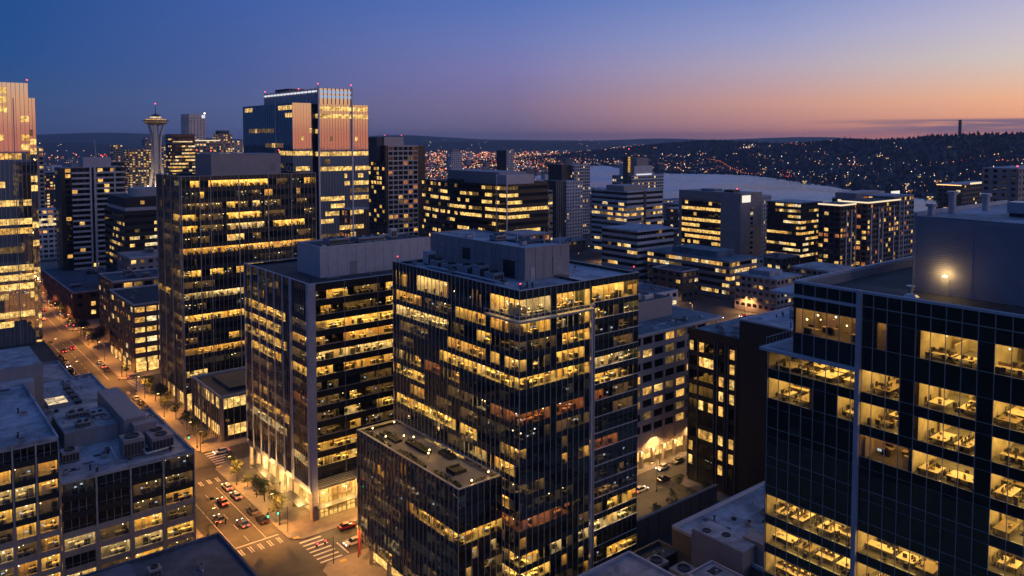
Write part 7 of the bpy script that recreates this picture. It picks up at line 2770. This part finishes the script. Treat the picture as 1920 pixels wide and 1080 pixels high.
for i, y in enumerate((184.5, 214, 248, 283, 308, 342, 372, 405, 440, 475, 512, 556)):
    lamp(76.0, y, False, 'street lamp on the right kerb, %s up the main street' % ('first', 'second', 'third', 'fourth', 'fifth', 'sixth', 'seventh', 'eighth', 'ninth', 'tenth', 'eleventh', 'twelfth')[i], 'lamps on the right kerb', e=15000 if i < 6 else 12500)
for i, y in enumerate((186, 230, 262, 300, 345, 390, 430, 470, 520, 580)):
    lamp(58.6, y, True, 'street lamp on the left kerb, %s up the main street' % ('first', 'second', 'third', 'fourth', 'fifth', 'sixth', 'seventh', 'eighth', 'ninth', 'tenth')[i], 'lamps on the left kerb', e=15000 if i < 5 else 12500)
lamp(84.0, 158.8, False, 'dark lamp post at the zebra crossing by the low glass wing', None, 8000)
lamp(98, 176.0, False, 'street lamp on the side street in front of the lobby', None, 8000)
for i, (x, y) in enumerate(((163, 137.6), (178, 149.2), (196, 149.2), (152, 137.4))):
    lamp(x, y, False, 'lamp by the service street, %s' % ('beside the dark trees', 'under the concrete frame office', 'at the far end of the arcade', 'near the grey retaining wall')[i], 'lamps of the service street', 5200, (1, .56, .2))
for i, (x, y) in enumerate(((338, 262), (338, 290), (356, 240), (372, 253), (390, 254), (410, 255), (430, 255), (300, 253), (318, 234), (278, 300), (278, 350), (352, 330), (352, 380), (352, 430), (470, 254), (520, 254), (340, 215), (338, 180), (282, 180), (279, 230), (300, 152), (330, 140), (338, 120), (356, 150), (278, 400), (360, 444), (400, 444), (440, 425), (560, 254), (356, 300))):
    lamp(x, y, bool(i % 2), 'street lamp %s in the middle distance' % ('on the street behind the concrete frame office' if x < 290 else 'beside the avenue past the brick warehouse' if x < 345 else 'on the avenue below the framed clinic' if x < 420 else 'along the road to the lakeside condos'), 'lamps of the middle distance', 16000, (1, .48, .15))


def signal(x, y, rz, lenses, label, arm=7.0):
    """post with mast arm and two signal heads; lenses: colour of the lit lamp"""
    r = link('traffic_signal', None, loc=(x, y, .15), rz=rz)
    tag(r, label, 'traffic light', 'traffic lights')
    mb = MB()
    mb.tube((0, 0, 0), (0, 0, 6.4), .12, .09, 'steel_dark', 7)
    link('post', mb.mesh('post'), r)
    mb = MB()
    mb.tube((0, 0, 6.0), (-arm, 0, 6.3), .08, .05, 'steel_dark', 6)
    link('mast_arm', mb.mesh('mast_arm'), r)
    for hx in (-arm, -arm * .5):
        mb = MB()
        mb.box(hx - .2, hx + .2, -.16, .16, 5.2, 6.4, 'steel_dark')
        h = link('signal_head', mb.mesh('signal_head'), r)
        mb = MB()
        zc = {'lamp_red': 6.15, 'lamp_green': 5.45}[lenses]
        mb.octa(hx, -.2, zc, .24, lenses)
        link('lens', mb.mesh('lens'), h)


signal(75.7, 243.6, 0, 'lamp_green', 'traffic light showing green at the pavilion corner')
signal(76.2, 180.0, 0, 'lamp_green', 'traffic light at the lobby corner by the parked cars', 5)
signal(76.0, 319.2, 0, 'lamp_red', 'traffic light showing red before the beige corner building', 6)
signal(58.2, 183.2, pi, 'lamp_red', 'traffic light showing red at the left kerb by the stone block', 4)
signal(76.6, 424.5, 0, 'lamp_red', 'traffic light showing red far up the glowing street', 6)
signal(78.2, 159.6, 0, 'lamp_red', 'traffic light by the zebra crossing at the low glass wing', 4)


def car_meshes():
    parts = {}
    prof_body = [(-2.2, .32), (-2.25, .62), (-2.15, .86), (-1.55, .93), (1.0, .90), (1.9, .78), (2.22, .62), (2.22, .34)]
    mb = MB()
    n = len(prof_body)
    rings = [(-.88, .94), (-.80, 1.0), (.80, 1.0), (.88, .94)]
    for xx, s_ in rings:
        for (py_, pz) in prof_body:
            mb.v.append((xx, py_ * (0.985 if s_ < 1 else 1), .32 + (pz - .32) * s_))
    for k in range(len(rings) - 1):
        for i in range(n):
            j = (i + 1) % n
            mb.f.append((k * n + i, k * n + j, (k + 1) * n + j, (k + 1) * n + i))
            mb.m.append(mb.mi('PAINT'))
    mb.f.append(tuple(range(n)))
    mb.m.append(0)
    mb.f.append(tuple(reversed(range(3 * n, 4 * n))))
    mb.m.append(0)
    # roof
    top = [(-1.25, 1.36), (-.9, 1.44), (.15, 1.43), (.45, 1.36)]
    b_ = len(mb.v)
    for xx in (-.60, .60):
        for (py_, pz) in top:
            mb.v.append((xx, py_, pz))
    for i in range(3):
        mb.f.append((b_ + i, b_ + i + 1, b_ + 4 + i + 1, b_ + 4 + i))
        mb.m.append(0)
    parts['body'] = mb
    g_ = MB()
    lo = [(-1.8, .92), (1.05, .90)]
    hi = [(-1.25, 1.36), (.45, 1.36)]
    A = [(-.78, lo[0][0], lo[0][1]), (.78, lo[0][0], lo[0][1]), (.78, lo[1][0], lo[1][1]), (-.78, lo[1][0], lo[1][1]), (-.60, hi[0][0], hi[0][1]), (.60, hi[0][0], hi[0][1]), (.60, hi[1][0], hi[1][1]), (-.60, hi[1][0], hi[1][1])]
    g_.hexa(A, 'car_glass')
    parts['cabin_window'] = g_
    w = MB()
    b_ = 0
    for xx in (-.1, .1):
        for i in range(12):
            a = 2 * pi * i / 12
            w.v.append((xx, .32 * cos(a), .32 * sin(a)))
    for i in range(12):
        j = (i + 1) % 12
        w.f.append((i, j, 12 + j, 12 + i))
        w.m.append(w.mi('rubber'))
    w.f.append(tuple(range(12)))
    w.m.append(0)
    w.f.append(tuple(reversed(range(12, 24))))
    w.m.append(0)
    parts['wheel'] = w
    return parts


CP = car_meshes()
BODY = {}
for nm in ('paint_white', 'paint_silver', 'paint_black', 'paint_red', 'paint_blue', 'paint_grey'):
    CP['body'].mats = [nm]
    BODY[nm] = CP['body'].mesh('body')
CABIN = CP['cabin_window'].mesh('cabin_window')
WHEEL = CP['wheel'].mesh('wheel')
LAMPS = {(k, on): mesh_box(k, m_, (-.22, .22, -.05, .05, -.08, .08)) for k, on, m_ in (('taillight', 1, 'tail_red'), ('taillight', 0, 'paint_red'), ('headlight', 1, 'head_white'), ('headlight', 0, 'galvanised'))}


def car(x, y, rz, paint, lit_, label, group=None, sc=1.0):
    r = link('car', None, loc=(x, y, .024), rz=rz)
    r.scale = (1, 1, sc)
    tag(r, label, 'car', group)
    link('body', BODY[paint], r)
    link('cabin_window', CABIN, r)
    for sx in (-.8, .8):
        for sy in (-1.35, 1.4):
            link('wheel', WHEEL, r, (sx, sy, .32))
    for sx in (-.62, .62):
        link('taillight', LAMPS[('taillight', lit_)], r, (sx, -2.24, .68))
        link('headlight', LAMPS[('headlight', lit_)], r, (sx, 2.2, .6))


UP, DOWN, EAST, WEST = 0, pi, -pi / 2, pi / 2
CARS = [(73.2, 213.6, UP, 'paint_white', 1, 'white car parked at the kerb, the farther of the pale pair'), (73.2, 206.8, UP, 'paint_silver', 1, 'silver car parked at the kerb, the nearer of the pale pair'),
        (73.3, 189.2, UP, 'paint_black', 0, 'black car parked at the kerb before the lobby'), (73.3, 195.4, UP, 'paint_grey', 0, 'dark grey car parked behind the black one'),
        (69.2, 205.5, UP, 'paint_red', 1, 'car with red tail lights driving up beside the pale parked pair'), (69.0, 190.5, UP, 'paint_blue', 1, 'car with red tail lights driving up past the lobby'),
        (65.3, 196.5, UP, 'paint_grey', 1, 'grey car with red tail lights in the middle lane'),
        (86.0, 165.0, WEST, 'paint_white', 1, 'white car with headlights waiting at the zebra crossing'), (88.5, 173.0, EAST, 'paint_red', 0, 'dark red car parked on the side street by the lobby'), (94.2, 173.0, EAST, 'paint_black', 0, 'black car parked behind the dark red one'),
        (73.3, 296, UP, 'paint_grey', 0, 'grey car parked below the dark street tower'), (73.3, 302.5, UP, 'paint_black', 0, 'black car parked below the dark street tower'), (73.3, 309, UP, 'paint_silver', 0, 'silver car parked nearest the upper crossing'),
        (69.2, 297, UP, 'paint_red', 1, 'car with red tail lights driving below the dark street tower'), (69.2, 289, UP, 'paint_white', 1, 'white car following with red tail lights below the dark street tower'),
        (80.5, 239.4, WEST, 'paint_white', 1, 'white car at the crossing by the glass pavilion'), (92, 234.2, EAST, 'paint_black', 0, 'black car on the side street between block and pavilion'), (98, 240.6, WEST, 'paint_grey', 0, 'grey car parked beside the pavilion'),
        (73.3, 355, UP, 'paint_black', 0, 'black car parked past the beige corner building'), (73.3, 362, UP, 'paint_silver', 1, 'silver car with lights on past the beige corner building'), (73.3, 369, UP, 'paint_white', 0, 'white car parked past the beige corner building'),
        (69.0, 403, UP, 'paint_red', 1, 'car with bright red tail lights far up the street'), (65.0, 399, UP, 'paint_black', 1, 'dark car with red tail lights far up the street'),
        (62.0, 372, DOWN, 'paint_white', 1, 'white car with headlights coming down the street'), (62.0, 470, DOWN, 'paint_grey', 1, 'grey car with headlights coming down by the theatre'),
        (176, 146.4, WEST, 'paint_white', 1, 'white car with headlights under the concrete frame office'), (183, 146.4, WEST, 'paint_grey', 0, 'grey car parked under the concrete frame office'), (170, 141.0, EAST, 'paint_black', 0, 'black car on the service street'),
        (160, 140.6, EAST, 'paint_silver', 1, 'silver car with tail lights on the service street')]
for q in CARS:
    car(q[0], q[1], q[2], q[3], q[4], q[5], sc=1.12 if q[3] == 'paint_black' else 1.0)
for i in range(14):
    car(rg.choice([65.2, 69.0, 72.9]), 478 + i * 8.5, UP, rg.choice(list(BODY)), 1, 'car with red tail lights in the far queue by the theatre', 'queue of cars by the theatre')
for i in range(16):
    car(283 + i * 13 + rg.uniform(-3, 3), rg.choice([240.5, 247.5]), rg.choice([EAST, WEST]), rg.choice(list(BODY)), 1, 'car with lights on in the bright junction of the middle distance', 'cars in the middle distance')
for i in range(12):
    car(rg.choice([344, 350]), 256 + i * 15 + rg.uniform(-3, 3), rg.choice([UP, DOWN]), rg.choice(list(BODY)), 1, 'car with lights on in the street behind the four-storey office', 'cars in the middle distance behind the four-storey office')

# small lights along mid-distance streets (shop signs, porch lamps): too many and small to tell apart
lt = MB()
for _ in range(520):
    x, y = rg.uniform(200, 800), rg.uniform(90, 800)
    if not in_view(x, y, 0) or inside_lake(x, y) or any(q[0] < x < q[1] and q[2] < y < q[3] and not (q[1] - q[0] < 17) for q in boxes_taken):
        continue
    D = sqrt(x * x + y * y)
    lt.octa(x, y, rg.uniform(2.5, 6), D * .00045 * rg.choice([.7, 1, 1.4]), rg.choice(['dot_warm', 'dot_warm', 'dot_white', 'dot_orange', 'dot_orange', 'dot_red']))
for _ in range(90):
    lt.octa(rg.choice([58.9, 76.2]) + rg.uniform(-.6, .6), rg.uniform(390, 640), rg.uniform(2, 5), rg.uniform(.14, .3), rg.choice(['dot_warm', 'dot_orange', 'dot_red', 'dot_white']))
o = link('street_level_lights', lt.mesh('street_level_lights'))
tag(o, 'small shop and porch lights dotted along the streets', 'lights', kind='stuff')

# ------------------------------------------------------------------ evening air
HAZE = 5.5e-5
if HAZE:
    mb = MB()
    mb.box(-6200, 13200, -6200, 13200, -5, 190, 'city_ground')
    me = mb.mesh('haze')
    me.materials.clear()
    mt = bpy.data.materials.new('haze')
    mt.use_nodes = True
    nt = mt.node_tree
    nt.nodes.clear()
    o_ = nt.nodes.new('ShaderNodeOutputMaterial')
    v = nt.nodes.new('ShaderNodeVolumePrincipled')
    v.inputs['Color'].default_value = (0.62, 0.76, 1.0, 1)
    v.inputs['Density'].default_value = HAZE
    v.inputs['Anisotropy'].default_value = 0.2
    nt.links.new(v.outputs[0], o_.inputs['Volume'])
    me.materials.append(mt)
    h = link('haze', me)
    tag(h, 'thin evening haze over the whole town', 'haze', kind='stuff')
